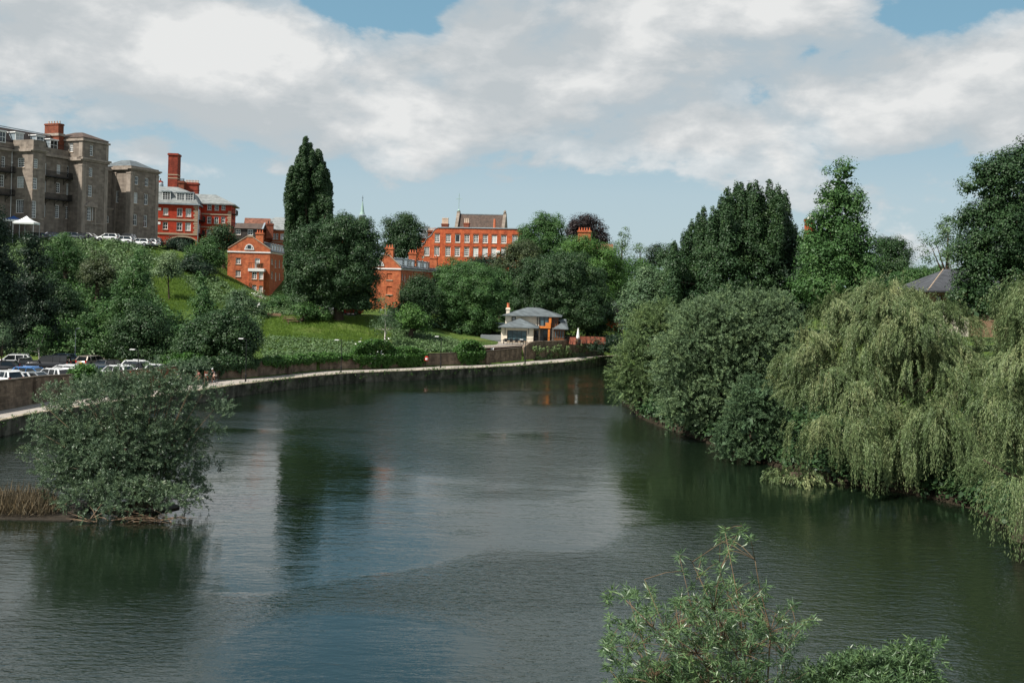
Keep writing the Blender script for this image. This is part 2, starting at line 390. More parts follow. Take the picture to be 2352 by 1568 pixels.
PROF = {
 -700: [(0, 1.8), (110, 1.8), (140, 9), (165, 19.5), (175, 20.2), (400, 22), (2500, 24)],
 -300: [(0, 1.8), (122, 1.8), (145, 7), (172, 18), (182, 20.2), (400, 22), (2500, 24)],
 0: [(0, 1.8), (134, 1.9), (150, 7), (170, 14.5), (183, 19.3), (188, 20.2), (400, 22), (2500, 24)],
 250: [(0, 1.8), (138, 2.0), (160, 9.5), (180, 17), (189, 20.0), (230, 20.6), (400, 22), (2500, 24)],
 330: [(0, 1.8), (138, 2.4), (160, 9.3), (183, 17.2), (195, 20.0), (240, 20.8), (400, 22), (2500, 24)],
 420: [(0, 1.8), (122, 2.0), (140, 4), (160, 9.0), (188, 16.0), (204, 20.0), (240, 21.2), (400, 22), (2500, 24)],
 520: [(0, 2.6), (125, 2.8), (140, 4.2), (160, 7.6), (185, 12.2), (204, 14.3), (232, 20), (400, 22), (2500, 24)],
 620: [(0, 2.9), (130, 3.1), (145, 4.5), (165, 7.0), (182, 8.8), (205, 10.2), (236, 17), (400, 21), (2500, 24)],
 750: [(0, 3.0), (140, 3.1), (150, 4.9), (162, 7.3), (168, 8.2), (185, 8.5), (205, 10), (250, 17), (400, 21), (2500, 24)],
 900: [(0, 3.0), (146, 3.1), (153, 4.6), (165, 6.9), (180, 8.5), (200, 10), (250, 17), (400, 21), (2500, 24)],
 1050: [(0, 3.0), (154, 3.2), (160, 4.3), (175, 5.2), (190, 8), (250, 18), (400, 21), (2500, 24)],
 1180: [(0, 3.2), (165, 3.4), (200, 4.0), (215, 7), (250, 17), (400, 21), (2500, 24)],
 1380: [(0, 2.2), (181, 2.4), (200, 4), (230, 8), (260, 14), (400, 19), (2500, 24)],
 1428: [(0, 2.0), (190, 2.4), (200, 4), (230, 8), (260, 14), (400, 19), (2500, 24)],
}
SHORE = [(1440, 121), (1470, 108), (1520, 101), (1650, 89), (1770, 80.5), (1900, 74), (2100, 70), (2250, 65.5), (2352, 58), (2700, 48), (3400, 34)]
RP = [(0, -0.6), (1.5, 0.5), (8, 1.5), (25, 4), (45, 8.0), (100, 9.5), (250, 13), (2500, 22)]
PK = sorted(PROF)
def Tz(c, d):
    if c > 1434:
        return interp(RP, d - interp(SHORE, c))
    if c <= PK[0]: return interp(PROF[PK[0]], d)
    if c >= PK[-1]: return interp(PROF[PK[-1]], d)
    for a, b in zip(PK, PK[1:]):
        if c <= b:
            t = (c - a) / (b - a); z = interp(PROF[a], d) * (1 - t) + interp(PROF[b], d) * t
            break
    wd = interp(WALL_D, c)
    if d < wd + 0.42: return PZ - 0.08
    return z
def Txy(X, Y): return Tz(col_of((X, Y)), Y)
def ground(px, py, d0=50, d1=330):
    a, b = ab(px, py); c = CX + F * a; d = d0
    s = interp(EDGE_D, c) + 7 if c <= 1434 else interp(SHORE, c)
    d = max(d0, s)
    while d < d1:
        z = CZ + b * d
        if z <= Tz(c, d): return Vector((a * d, d, Tz(c, d)))
        d += 0.4
    return None

def build_terrain():
    cols = sorted(set(list(np.arange(-900, 1428, 9.0)) + [1428.0, 1433.9] + list(np.arange(1436, 3400, 14.0))))
    R = 150; V = []; rng = random.Random(5)
    for c in cols:
        st = interp(EDGE_D, c) + 0.3 if c <= 1434 else interp(SHORE, c)
        wd = interp(WALL_D, c)
        for k in range(R):
            t = k / (R - 1)
            if k == 0: d = st
            elif c <= 1434 and k < 3: d = [0, wd - 0.05, wd + 0.5][k]
            else: d = (wd + 0.5 if c <= 1434 else st) + 150 * (t ** 1.15) + 2200 * t ** 7
            z = Tz(c, d)
            if k > 4: z += (math.sin(c * 0.05 + d * 0.31) + math.sin(c * 0.021 - d * 0.17)) * 0.10 * min(1, max(0, (d - 140) / 20.0))
            if c > 1434 or k > 3: pass
            V.append(((c - CX) / F * d, d, z))
    n = len(cols); Q = []
    for i in range(n - 1):
        for k in range(R - 1): Q.append((i * R + k, (i + 1) * R + k, (i + 1) * R + k + 1, i * R + k + 1))
    m = bpy.data.materials.new('ground_grass'); m.use_nodes = True; t = NT(m.node_tree); b = t.n['Principled BSDF']
    tc = t.node('ShaderNodeTexCoord')
    n1 = t.node('ShaderNodeTexNoise', ins={'Vector': (tc, 'Object'), 'Scale': 0.12, 'Detail': 6.0})
    n2 = t.node('ShaderNodeTexNoise', ins={'Vector': (tc, 'Object'), 'Scale': 2.2, 'Detail': 5.0, 'Roughness': 0.7})
    r1 = t.ramp(n1, [(0.38, (0.050, 0.090, 0.022)), (0.52, (0.085, 0.135, 0.028)), (0.66, (0.125, 0.150, 0.045))])
    r2 = t.ramp(n2, [(0.3, 0.55), (0.7, 1.25)])
    mm = t.mix(1.0, r1, r2, 'MULTIPLY'); sz = t.node('ShaderNodeSeparateXYZ', ins={0: (tc, 'Object')})
    mz = t.node('ShaderNodeMapRange', ins={0: (sz, 2), 1: .55, 2: 1.15}); mm = t.mix((mz, 0), (.030, .024, .016), mm); t.l.new(mm.outputs[2], b.inputs['Base Color']); b.inputs['Roughness'].default_value = 0.95
    b.inputs['Specular IOR Level'].default_value = 0.1
    bu = t.node('ShaderNodeBump', ins={'Height': (n2, 0), 'Strength': 0.9, 'Distance': 0.3}); t.l.new(bu.outputs[0], b.inputs['Normal'])
    M['ground_grass'] = m
    o = link('terrain', np_mesh('terrain', np.array(V), np.array(Q), m, smooth=True)); tag(o, 'grassy riverside hill and banks', kind='structure')
    # near bank below the frame that carries the foreground shrubs
    B = MB(); pts = []
    for i in range(41):
        for j in range(25):
            X = -7 + i * 1.4; Y = 3 + j * 1.0; e = min((X + 7) / 6.0, (27 - Y) / 4.0)
            pts.append((X, Y, -0.7 + 2.6 * max(0, min(1, e)) + 0.12 * math.sin(X * 1.3) * math.cos(Y * 1.7)))
    q = [(i * 25 + j, (i + 1) * 25 + j, (i + 1) * 25 + j + 1, i * 25 + j + 1) for i in range(40) for j in range(24)]
    o = link('near_bank', np_mesh('near_bank', np.array(pts), np.array(q), m, smooth=True)); tag(o, 'near grassy river bank', kind='structure')
build_terrain()

def build_water():
    m = bpy.data.materials.new('river_water'); m.use_nodes = True; t = NT(m.node_tree); b = t.n['Principled BSDF']
    tc = t.node('ShaderNodeTexCoord'); V = (tc, 'Object')
    def noise(scale, sx, sy, detail=3.0, rough=0.55, dist=0.0, rot=0.0):
        mp = t.node('ShaderNodeMapping', ins={'Vector': V, 'Scale': (sx, sy, 1), 'Rotation': (0, 0, rot)})
        return t.node('ShaderNodeTexNoise', ins={'Vector': mp, 'Scale': scale, 'Detail': detail, 'Roughness': rough, 'Distortion': dist})
    fine = noise(3.4, 0.6, 1.3, 3.0, 0.6, 0.2, 0.12)
    mid = noise(1.6, 0.48, 1.5, 3.0, 0.6, 0.5, -0.12)
    swell = noise(0.22, 0.5, 1.3, 2.0)
    patch = noise(0.032, 0.8, 1.1, 3.0, 0.5, 0.8, 0.4)
    pf = patch
    for (px_, py_, rx_, ry_, am) in ((700, 1268, 9, 7, -.30), (560, 1150, 6, 14, -.12), (1020, 950, 14, 9, .22), (1370, 942, 9, 6, .25), (1250, 1120, 16, 10, -.08), (1100, 1330, 12, 6, .22), (800, 1480, 6, 4, -.2), (900, 880, 30, 14, -.14), (1800, 1150, 14, 14, -.14)):
        q = onz(px_, py_, 0)
        v = t.node('ShaderNodeVectorMath', operation='SUBTRACT', ins={0: V, 1: (q.x, q.y, 0)}); v = t.node('ShaderNodeVectorMath', operation='DIVIDE', ins={0: v, 1: (rx_, ry_, 1)})
        ln = t.node('ShaderNodeVectorMath', operation='LENGTH', ins={0: v}); mr = t.node('ShaderNodeMapRange', interpolation_type='SMOOTHERSTEP', ins={0: (ln, 'Value'), 1: 0.25, 2: 1.3, 3: am, 4: 0.0}); pf = t.math('ADD', (pf, 0), mr)
    pr = t.ramp(pf, [(0.40, 0.0), (0.52, 0.55), (0.62, 1.0)], 'EASE')
    h = t.math('ADD', t.math('MULTIPLY', (fine, 0), t.math('ADD', t.math('MULTIPLY', pr, 0.050), 0.006)),
               t.math('ADD', t.math('MULTIPLY', (mid, 0), t.math('ADD', t.math('MULTIPLY', pr, 0.050), 0.015)), t.math('MULTIPLY', (swell, 0), 0.05)))
    bu = t.node('ShaderNodeBump', ins={'Height': h, 'Strength': 1.0, 'Distance': 1.0})
    t.l.new(bu.outputs[0], b.inputs['Normal'])
    deep = noise(0.02, 1, 1, 2.0)
    cr = t.ramp(deep, [(0.35, (0.0035, 0.0085, 0.0050)), (0.65, (0.0070, 0.0125, 0.0055))])
    t.l.new(cr.outputs[0], b.inputs['Base Color'])
    rr = t.ramp(pr, [(0.0, 0.035), (1.0, 0.13)]); t.l.new(rr.outputs[0], b.inputs['Roughness'])
    b.inputs['IOR'].default_value = 1.95
    b.inputs['Specular Tint'].default_value = (0.86, 0.98, 1.0, 1)
    M['river_water'] = m
    B = MB(); B.add([(-400, -60, 0), (400, -60, 0), (400, 420, 0), (-400, 420, 0)], [(0, 1, 2, 3)])
    tag(B.build('river', m), 'rippled dark green river', kind='structure')
build_water()

# ------------------------------------------------------------------ path, embankment, walls
def strip(a, b, za, zb):
    """quad strip between two polylines sampled by the same count"""
    n = len(a); V = [(p[0], p[1], za) for p in a] + [(p[0], p[1], zb) for p in b]
    return V, [(i, i + 1, n + i + 1, n + i) for i in range(n - 1)]
def resample(pts, n):
    P = np.array([tuple(p) for p in pts]); d = np.r_[0, np.cumsum(np.linalg.norm(np.diff(P, axis=0), axis=1))]
    s = np.linspace(0, d[-1], n); return [Vector((np.interp(x, d, P[:, 0]), np.interp(x, d, P[:, 1]), np.interp(x, d, P[:, 2]))) for x in s]
def sub(pts, c0, c1, n):
    P = [p for p in pts]; full = resample(P, 600); sel = [p for p in full if c0 <= col_of(p) <= c1]; return resample(sel, n)
def offset(pts, k):
    out = []
    for i, p in enumerate(pts):
        d = pts[min(i + 1, len(pts) - 1)] - pts[max(i - 1, 0)]; d = Vector((d.x, d.y, 0)).normalized(); out.append(p + Vector((-d.y, d.x, 0)) * k)   # left of travel = landward
    return out
def ribbon_wall(name, pts, z0, ztop, th, matn, parent=None, jitter=0.0, seed=1):
    """wall solid along pts; th extends landward; ztop list or number"""
    r = random.Random(seed); n = len(pts); q = offset(pts, th)
    zt = [(ztop[i] if hasattr(ztop, '__len__') else ztop) + r.uniform(-jitter, jitter) for i in range(n)]
    z0s = [z0[i] if hasattr(z0, '__len__') else z0 for i in range(n)]
    V = [(p.x, p.y, z0s[i]) for i, p in enumerate(pts)] + [(p.x, p.y, zt[i]) for i, p in enumerate(pts)] + [(p.x, p.y, zt[i]) for i, p in enumerate(q)] + [(p.x, p.y, z0s[i]) for i, p in enumerate(q)]
    f = []
    for i in range(n - 1):
        for k in range(4):
            a = k * n + i; b = ((k + 1) % 4) * n + i; f.append((a, a + 1, b + 1, b))
    f.append((0, n, 2 * n, 3 * n)); f.append((n - 1, 4 * n - 1, 3 * n - 1, 2 * n - 1))
    B = MB(); B.add(V, f); return B.build(name, M[matn], parent)

N_ = 220
eR = resample(EDGE_S, N_); wR = resample(WALL_S, N_)
V, f = strip(offset(eR, 0.45), wR, PZ, PZ); B = MB(); B.add(V, f)
tag(B.build('path', M['path_surface']), 'pale riverside path', kind='structure')
root = empty('embankment_wall', (eR[0].x, eR[0].y, 0), 0, 'long low mossy stone embankment wall rising from the water beside the riverside path', 'wall')
def rel(o): # keep world placement under root at location
    o.matrix_parent_inverse = Matrix.Translation(-Vector(o.parent.location)) if o.parent.rotation_euler.z == 0 else o.parent.matrix_basis.inverted(); return o
rel(ribbon_wall('wall_face', eR, -1.2, PZ - 0.06, 0.45, 'quay_stone', root))
rel(ribbon_wall('coping', offset(eR, -0.06), PZ - 0.06, PZ + 0.03, 0.55, 'coping', root, jitter=0.012))

def wall_thing(name, label, c0, c1, heights, matn, n=40, th=0.45, cop='coping_dark', buttress=()):
    pts = sub(WALL_S, c0, c1, n); r = empty(name, (pts[0].x, pts[0].y, PZ), 0, label, 'wall')
    zt = [PZ + interp(heights, col_of(p)) for p in pts]
    rel(ribbon_wall('wall_face', offset(pts, 0.02), PZ - 0.3, zt, th, matn, r, jitter=0.02))
    B = offset(pts, -0.05)
    q = offset(B, th + 0.14); nn = len(pts); bb = MB()
    V = [(p.x, p.y, zt[i] + 0.01) for i, p in enumerate(B)] + [(p.x, p.y, zt[i] + 0.13) for i, p in enumerate(B)] + [(p.x, p.y, zt[i] + 0.13) for i, p in enumerate(q)] + [(p.x, p.y, zt[i] + 0.01) for i, p in enumerate(q)]
    f = []
    for i in range(nn - 1):
        for k in range(4):
            a = k * nn + i; b = ((k + 1) % 4) * nn + i; f.append((a, a + 1, b + 1, b))
    f += [(0, nn, 2 * nn, 3 * nn), (nn - 1, 4 * nn - 1, 3 * nn - 1, 2 * nn - 1)]
    bb.add(V, f); rel(bb.build('coping', M[cop], r))
    for c in buttress:
        w = sub(WALL_S, c - 5, c + 5, 8); z = PZ + interp(heights, c)
        rel(ribbon_wall('buttress', offset(w, -0.28), PZ - 0.2, z - 0.15, 0.3, matn, r))
    return r
mat('coping_dark', (0.085, 0.070, 0.052), 0.9, 0.5, 2.0, 0.4)
HTS = [(-420, 2.9), (0, 2.65), (207, 2.3), (423, 2.15), (600, 1.9), (1030, 1.85), (1203, 2.2)]
wall_thing('boundary_wall', 'tall weathered stone block wall between the car park and the path', -420, 305, HTS, 'wall_stone', 60, buttress=(87, 150))
wall_thing('brick_wall', 'stretch of dark red brick wall where the car park wall ends', 306, 424, HTS, 'wall_redbrick', 24)
wall_thing('meadow_wall', 'long stone retaining wall below the grassy meadow', 425, 733, HTS, 'wall_stone', 50, buttress=(560, 670))
wall_thing('meadow_wall', 'ivy topped stone wall panel with black slots at both ends, under the birch', 738, 968, HTS, 'wall_stone', 40, buttress=(845, 852))
wall_thing('meadow_wall', 'pale stone wall panel with a red lifebuoy box, below the silvery bushes', 972, 1203, HTS, 'wall_stone', 40, buttress=(1070, 1122))
# high rubble wall under the terrace on the right
pts = sub(WALL_S, 1207, 1385, 30)
r = empty('rubble_wall', (pts[0].x, pts[0].y, PZ), 0, 'high dark rubble retaining wall right of the brick terrace wall', 'wall')
rel(ribbon_wall('wall_face', offset(pts, 0.03), PZ - 0.3, [PZ + interp([(1207, 2.3), (1225, 3.15), (1365, 3.0), (1385, 1.6)], col_of(p)) for p in pts], 0.5, 'wall_stone', r, jitter=0.03))

# car park surface
cp = []
Bm = MB(); cs = list(range(-500, 431, 15)); rows = 14; V = []
for c in cs:
    d0 = interp(WALL_D, c) + 0.9; d1 = interp([(-500, 118), (0, 133.5), (250, 137), (430, 121.5)], c)
    for k in range(rows):
        d = d0 + (d1 - d0) * k / (rows - 1); V.append(((c - CX) / F * d, d, max(Tz(c, d), 1.8) + 0.04))
Bm.add(V, [(i * rows + k, (i + 1) * rows + k, (i + 1) * rows + k + 1, i * rows + k + 1) for i in range(len(cs) - 1) for k in range(rows - 1)])
tag(Bm.build('car_park', M['asphalt']), 'asphalt of the riverside car park', kind='structure')
# upper road on the plateau
V = []; cs = list(range(-300, 362, 12))
for c in cs:
    for k in range(8):
        d = interp([(-300, 178), (0, 186.5), (250, 189.5), (360, 199)], c) + k * 1.1; V.append(((c - CX) / F * d, d, Tz(c, d) + 0.05))
Bm = MB(); Bm.add(V, [(i * 8 + k, (i + 1) * 8 + k, (i + 1) * 8 + k + 1, i * 8 + k + 1) for i in range(len(cs) - 1) for k in range(7)])
tag(Bm.build('road', M['asphalt']), 'road in front of the stone terrace', kind='structure')
# small road on the meadow's far side under the round tree
V = []; cs = list(range(560, 960, 12))
for c in cs:
    for k in range(5):
        d = 169 + k * 1.5; V.append(((c - CX) / F * d, d, Tz(c, d) + 0.05))
Bm = MB(); Bm.add(V, [(i * 5 + k, (i + 1) * 5 + k, (i + 1) * 5 + k + 1, i * 5 + k + 1) for i in range(len(cs) - 1) for k in range(4)])
tag(Bm.build('lane', M['asphalt']), 'lane beyond the meadow', kind='structure')

# ------------------------------------------------------------------ buildings
WCACHE = {}
RB = random.Random(77)
class Bld:
    def __init__(s, name, label, cat, X, Y, z, th, group=None):
        s.th = th; s.o = Vector((X, Y, z)); s.root = empty(name, (X, Y, z), th, label, cat, group)
        s.c, s.s = math.cos(th), math.sin(th); s.w = MB(); s.wm = None
    def loc(s, p):
        x, y = p[0] - s.o.x, p[1] - s.o.y; return Vector((x * s.c + y * s.s, -x * s.s + y * s.c, p[2] - s.o.z))
    def pix(s, kind, off, crop, cx, cy):
        px, py = K(crop, cx, cy) if crop else (cx, cy)
        a, b = ab(px, py); o = s.loc((0, 0, CZ)); d = s.loc((a + s.o.x, 1 + s.o.y, b + s.o.z))
        i = 1 if kind == 'x' else 0
        t = (off - o[i]) / d[i]; p = o + d * t
        return (p.x if kind == 'x' else p.y), p.z
    def T(s, kind, off, sgn, u, out, z): return (u, off + sgn * out, z) if kind == 'x' else (off + sgn * out, u, z)
    def bx(s, mb, kind, off, sgn, u0, u1, o0, o1, z0, z1):
        a = s.T(kind, off, sgn, u0, o0, z0); b = s.T(kind, off, sgn, u1, o1, z1)
        mb.box(min(a[0], b[0]), max(a[0], b[0]), min(a[1], b[1]), max(a[1], b[1]), z0, z1)
    def rect(s, kind, off, crop, r):
        x0, y0, x1, y1 = r; xm = (x0 + x1) / 2; ym = (y0 + y1) / 2
        u0 = s.pix(kind, off, crop, x0, ym)[0]; u1 = s.pix(kind, off, crop, x1, ym)[0]
        z1 = s.pix(kind, off, crop, xm, y0)[1]; z0 = s.pix(kind, off, crop, xm, y1)[1]
        return min(u0, u1), max(u0, u1), z0, z1
    def window(s, kind, off, sgn, R, nx=2, ny=4, fm='white_paint', name='window', pane=None, sill=True, rec=0.13, fw=0.14, bar=0.065):
        u0, u1, z0, z1 = R; w = round(u1 - u0, 2); h = round(z1 - z0, 2)
        key = (kind, sgn, w, h, nx, ny, fm, fw, bar)
        if key not in WCACHE:
            f = MB(); t = s.T
            def bb(a, b, o0, o1, c, d):
                p = t(kind, 0, sgn, a, o0, c); q = t(kind, 0, sgn, b, o1, d)
                f.box(min(p[0], q[0]), max(p[0], q[0]), min(p[1], q[1]), max(p[1], q[1]), c, d)
            bb(-w / 2, -w / 2 + fw, -0.09, 0, -h / 2, h / 2); bb(w / 2 - fw, w / 2, -0.09, 0, -h / 2, h / 2)
            bb(-w / 2 + fw, w / 2 - fw, -0.09, 0, h / 2 - fw, h / 2); bb(-w / 2 + fw, w / 2 - fw, -0.09, 0, -h / 2, -h / 2 + fw)
            if ny > 1: bb(-w / 2 + fw, w / 2 - fw, -0.08, -0.012, -0.045, 0.045)
            iw = w - 2 * fw; ih = h - 2 * fw
            for i in range(1, nx):
                x = -iw / 2 + iw * i / nx; bb(x - bar / 2, x + bar / 2, -0.075, -0.02, -h / 2 + fw, h / 2 - fw)
            for i in range(1, ny):
                if ny % 2 == 0 and i == ny // 2: continue
                z = -ih / 2 + ih * i / ny; bb(-w / 2 + fw, w / 2 - fw, -0.072, -0.025, z - bar / 2, z + bar / 2)
            pm = MB(); p = t(kind, 0, sgn, -w / 2 + .03, -0.055, 0); q = t(kind, 0, sgn, w / 2 - .03, -0.05, 0)
            pm.box(min(p[0], q[0]), max(p[0], q[0]), min(p[1], q[1]), max(p[1], q[1]), -h / 2 + .03, h / 2 - .03)
            sm = MB(); p = t(kind, 0, sgn, -w / 2 - .1, -0.1, 0); q = t(kind, 0, sgn, w / 2 + .1, rec + 0.10, 0)
            sm.box(min(p[0], q[0]), max(p[0], q[0]), min(p[1], q[1]), max(p[1], q[1]), -h / 2 - .14, -h / 2 - 0.004)
            WCACHE[key] = (f.mesh('window', M[fm]), pm.mesh('pane', M['pane']), sm.mesh('sill', M['buff_stone']))
        fme, pme, sme = WCACHE[key]
        o = link(name, fme, s.root); o.location = s.T(kind, off, sgn, (u0 + u1) / 2, -rec, (z0 + z1) / 2)
        g = link('pane', pme, o, M[pane or ('curtain' if RB.random() < 0.17 else 'pane')])
        if sill: link('sill', sme, o)
        return o
    def facade(s, kind, off, sgn, u0, u1, z0, z1, crop=None, rects=(), nx=2, ny=4, depth=0.3, extra=(), **kw):
        """wall panel with real openings; windows go in them"""
        H = []
        for r in rects:
            R = s.rect(kind, off, crop, r[:4]); H.append((R, r[4:] or (nx, ny)))
        for e in extra: H.append((e[:4], e[4:] or None))
        R_ = [h[0] for h in H]
        us = sorted({u0, u1, *[max(u0, min(u1, r[0])) for r in R_], *[max(u0, min(u1, r[1])) for r in R_]})
        zs = sorted({z0, z1, *[max(z0, min(z1, r[2])) for r in R_], *[max(z0, min(z1, r[3])) for r in R_]})
        for a, b in zip(us, us[1:]):
            if b - a < 1e-4: continue
            run = None
            for c, d in list(zip(zs, zs[1:])) + [(None, None)]:
                solid = c is not None and not any(r[0] < (a + b) / 2 < r[1] and r[2] < (c + d) / 2 < r[3] for r in R_)
                if solid:
                    run = [c, d] if run is None else [run[0], d]
                elif run is not None:
                    s.bx(s.w, kind, off, sgn, a, b, -depth, 0, run[0], run[1]); run = None
        for R, n in H:
            if n is not None and n != (0, 0): s.window(kind, off, sgn, R, n[0], n[1], **kw)
    def part(s, name, mb, m, parent=None, smooth=False): return mb.build(name, M[m], parent or s.root, smooth)
    def done(s, m): s.part('wall', s.w, m); return s
def chimney(name, b, x0, x1, y0, y1, z0, z1, m, pots=3, pm='terracotta', parent=None, label=None, ph=0.55, pr=0.13):
    B = MB().box(x0, x1, y0, y1, z0, z1 - 0.35); c = 0.1
    B.box(x0 - c, x1 + c, y0 - c, y1 + c, z1 - 0.35 + .002, z1 - 0.1); B.box(x0 - .03, x1 + .03, y0 - .03, y1 + .03, z1 - 0.1 + .002, z1)
    o = b.part(name, B, m, parent)
    if pots:
        Lx = (x1 - x0) >= (y1 - y0)
        for i in range(pots):
            t = (i + .5) / pots
            c_ = (x0 + (x1 - x0) * t, (y0 + y1) / 2, z1 + .002) if Lx else ((x0 + x1) / 2, y0 + (y1 - y0) * t, z1 + .002)
            q = MB().lathe([(pr * 1.1, 0), (pr, .1), (pr * .85, ph * .8), (pr * 1.1, ph * .85), (pr * 1.05, ph)], c_, 8)
            q.build('pot', M[pm], o)
    return o
def lunette(b, kind, off, sgn, uc, z, w, h):
    f = MB(); n = 12; r0 = 0.82
    def pt(r, k, o): t = math.pi * k / n; return b.T(kind, off, sgn, uc + math.cos(t) * w / 2 * r, o, z + math.sin(t) * h * r)
    for k in range(n):
        v = [pt(1, k, .02), pt(1, k + 1, .02), pt(r0, k + 1, .02), pt(r0, k, .02), pt(1, k, .1), pt(1, k + 1, .1), pt(r0, k + 1, .1), pt(r0, k, .1)]
        f.add(v, [(0, 1, 2, 3), (7, 6, 5, 4), (0, 4, 5, 1), (1, 5, 6, 2), (2, 6, 7, 3), (3, 7, 4, 0)])
    b.bx(f, kind, off, sgn, uc - w / 2 - .1, uc + w / 2 + .1, .02, .14, z - .16, z)
    for q in (-.25, .25): b.bx(f, kind, off, sgn, uc + q * w - .05, uc + q * w + .05, .03, .09, z, z + h * .78)
    o = b.part('window', f, 'white_paint')
    g = MB(); pts = [b.T(kind, off, sgn, uc + math.cos(math.pi * k / n) * w / 2 * .95, .03, z + math.sin(math.pi * k / n) * h * .95) for k in range(n + 1)]
    g.add(pts, [tuple(range(n + 1))]); g.build('pane', M['pane'], o)

# ---- long cream stone terrace with tower (upper left)
TH = math.radians(69)
b = Bld('stone_terrace', 'long grey-brown stone terrace with an attic tower, black balconies and white dormers', 'building', -86.8, 200.0, 19.6, TH)
zc = b.pix('x', 0, 1, 900, 540)[1]; zt = b.pix('x', 0, 1, 905, 285)[1]; ztc = b.pix('x', 0, 1, 905, 320)[1]
XR = 6.9; YM = 3.57; XB0, XB1 = -12.3, -9.3; YL = 5.1
b.facade('x', 0, -1, 0, XR, -1, zt, 1, [(1022, 388, 1060, 508, 2, 4), (1012, 642, 1054, 745, 2, 4), (1002, 840, 1048, 972, 3, 4), (992, 1090, 1040, 1243, 3, 4), (967, 1092, 983, 1240, 1, 4), (1049, 1095, 1063, 1243, 1, 4)], 2, 4)
b.facade('y', 0, -1, 0.3, 9, zc, zt, 1, [(788, 362, 832, 462, 3, 4)])
b.facade('y', 0, -1, 0.3, YM, -1, zc, 1, [])
b.facade('y', XR, 1, 0.3, 9, -1, zt)
b.facade('x', YM, -1, XB1, 0, -1, zc, 1, [(485, 588, 530, 720, 2, 4), (645, 608, 690, 716, 2, 4), (762, 625, 822, 762, 3, 3), (480, 790, 525, 920, 2, 4), (640, 812, 684, 930, 2, 4), (755, 825, 820, 955, 3, 3),
         (466, 1046, 520, 1200, 3, 6), (626, 1065, 674, 1215, 3, 6), (744, 1080, 796, 1223, 3, 6)], 2, 4)
b.facade('x', 0, -1, XB0, XB1, -1, zc, 1, [(385, 540, 432, 650, 3, 4), (373, 755, 425, 888, 3, 4), (362, 1018, 414, 1215, 3, 6)])
b.facade('y', XB0, -1, 0.3, YL, -1, zc, 1, [(200, 530, 278, 636, 4, 4), (190, 738, 272, 872, 4, 4), (177, 1003, 267, 1156, 4, 6)])
b.facade('y', XB1, 1, 0.3, YM + .3, -1, zc)
b.facade('x', YL, -1, -32, XB0, -1, zc, 1, [(15, 510, 60, 640, 2, 4), (2, 720, 48, 860, 2, 4)])
PAR = 1.75
for (x0, x1, y) in ((XB1, -.02, YM), (-32, XB0, YL)): b.w.box(x0, x1, y, y + .4, zc + .5, zc + PAR)
b.w.box(XB0, XB1, 0, .4, zc + .5, zc + PAR + .5); b.w.box(XB0, XB0 + .4, .4, YL, zc + .5, zc + PAR + .5); b.w.box(XB1 - .4, XB1, .4, YM, zc + .5, zc + PAR + .5)
b.w.box(-32, 0, 12, 12.3, 0, zc + 1); b.w.box(0.02, XR, 8.98, 9.3, 0, zt)
b.done('cream_stone')
t = MB()   # cornices
def cornice(t, x0, x1, y0, y1, z, p=.45, h=.5):
    t.box(x0 - p * .5, x1 + p * .5, y0 - p * .5, y1, z + .003, z + h * .45); t.box(x0 - p, x1 + p, y0 - p, y1, z + h * .45 + .003, z + h)
cornice(t, 0, XR, 0, 1, zc - .25, .5, .7); t.box(-.5, -.003, .0, YM, zc - .25, zc + .45); t.box(XR + .003, XR + .5, 1.003, 9, zc - .25, zc + .45)
t.box(XB1, -.51, YM - .45, YM - .003, zc, zc + .5); cornice(t, XB0, XB1, 0, .2, zc, .4, .5); t.box(XB0 - .4, XB0 - .003, .203, YL, zc, zc + .5)
t.box(-32, XB0 - .41, YL - .45, YL - .003, zc, zc + .5)
t.box(-.3, XR + .3, -.3, -.003, ztc - .1, ztc + .25); t.box(-.3, -.003, .0, 9, ztc - .1, ztc + .25); t.box(XR + .003, XR + .3, .0, 9, ztc - .1, ztc + .25)
b.part('cornice', t, 'cream_trim')
t = MB()   # pilasters and plinth string
def pilaster(b, x0, x1, y0, y1, z0, z1, cap=.4):
    cx = .06; m_ = MB().box(x0, x1, y0, y1, z0, z1)
    if cap: m_.box(x0 - cx, x1 + (cx if x1 - x0 > .5 else 0), y0 - cx, y1 + (cx if y1 - y0 > .5 else 0), z1 + .005, z1 + cap)
    b.part('pilaster', m_, 'cream_trim')
for x in (0.0, XR - .95): pilaster(b, x, x + .95, -.09, -.003, -1, zc - 1.3)
pilaster(b, -.1, -.004, 0.0, .95, -1, zc - 1.3)
pilaster(b, XR - .7, XR, -.08, -.003, zc + .6, ztc - .2, 0); pilaster(b, -.08, -.004, .1, 1.0, zc + .6, ztc - .25, 0)
zp = b.pix('x', 0, 1, 1000, 1272)[1]
b.part('string_course', MB().box(1, XR - 1, -.12, -.004, zp - .1, zp + .15), 'cream_trim'); b.part('string_course', MB().box(XB0, XB1, -.1, -.004, zp - .1, zp + .12), 'cream_trim')
u0, z0 = b.pix('x', 0, 1, 955, 1082); u1, _ = b.pix('x', 0, 1, 1100, 1078); _, z1 = b.pix('x', 0, 1, 1030, 1022)
t = MB().poly_y([(u0, z0), (u1, z0), (u1, z0 + .18), ((u0 + u1) / 2, z1), (u0, z0 + .18)], -.38, -.01)
for x in (u0 + .3, u1 - .62): t.box(x, x + .32, -.16, -.01, b.pix('x', 0, 1, 1020, 1290)[1], z0 - .003)
b.part('pediment', t, 'cream_trim')
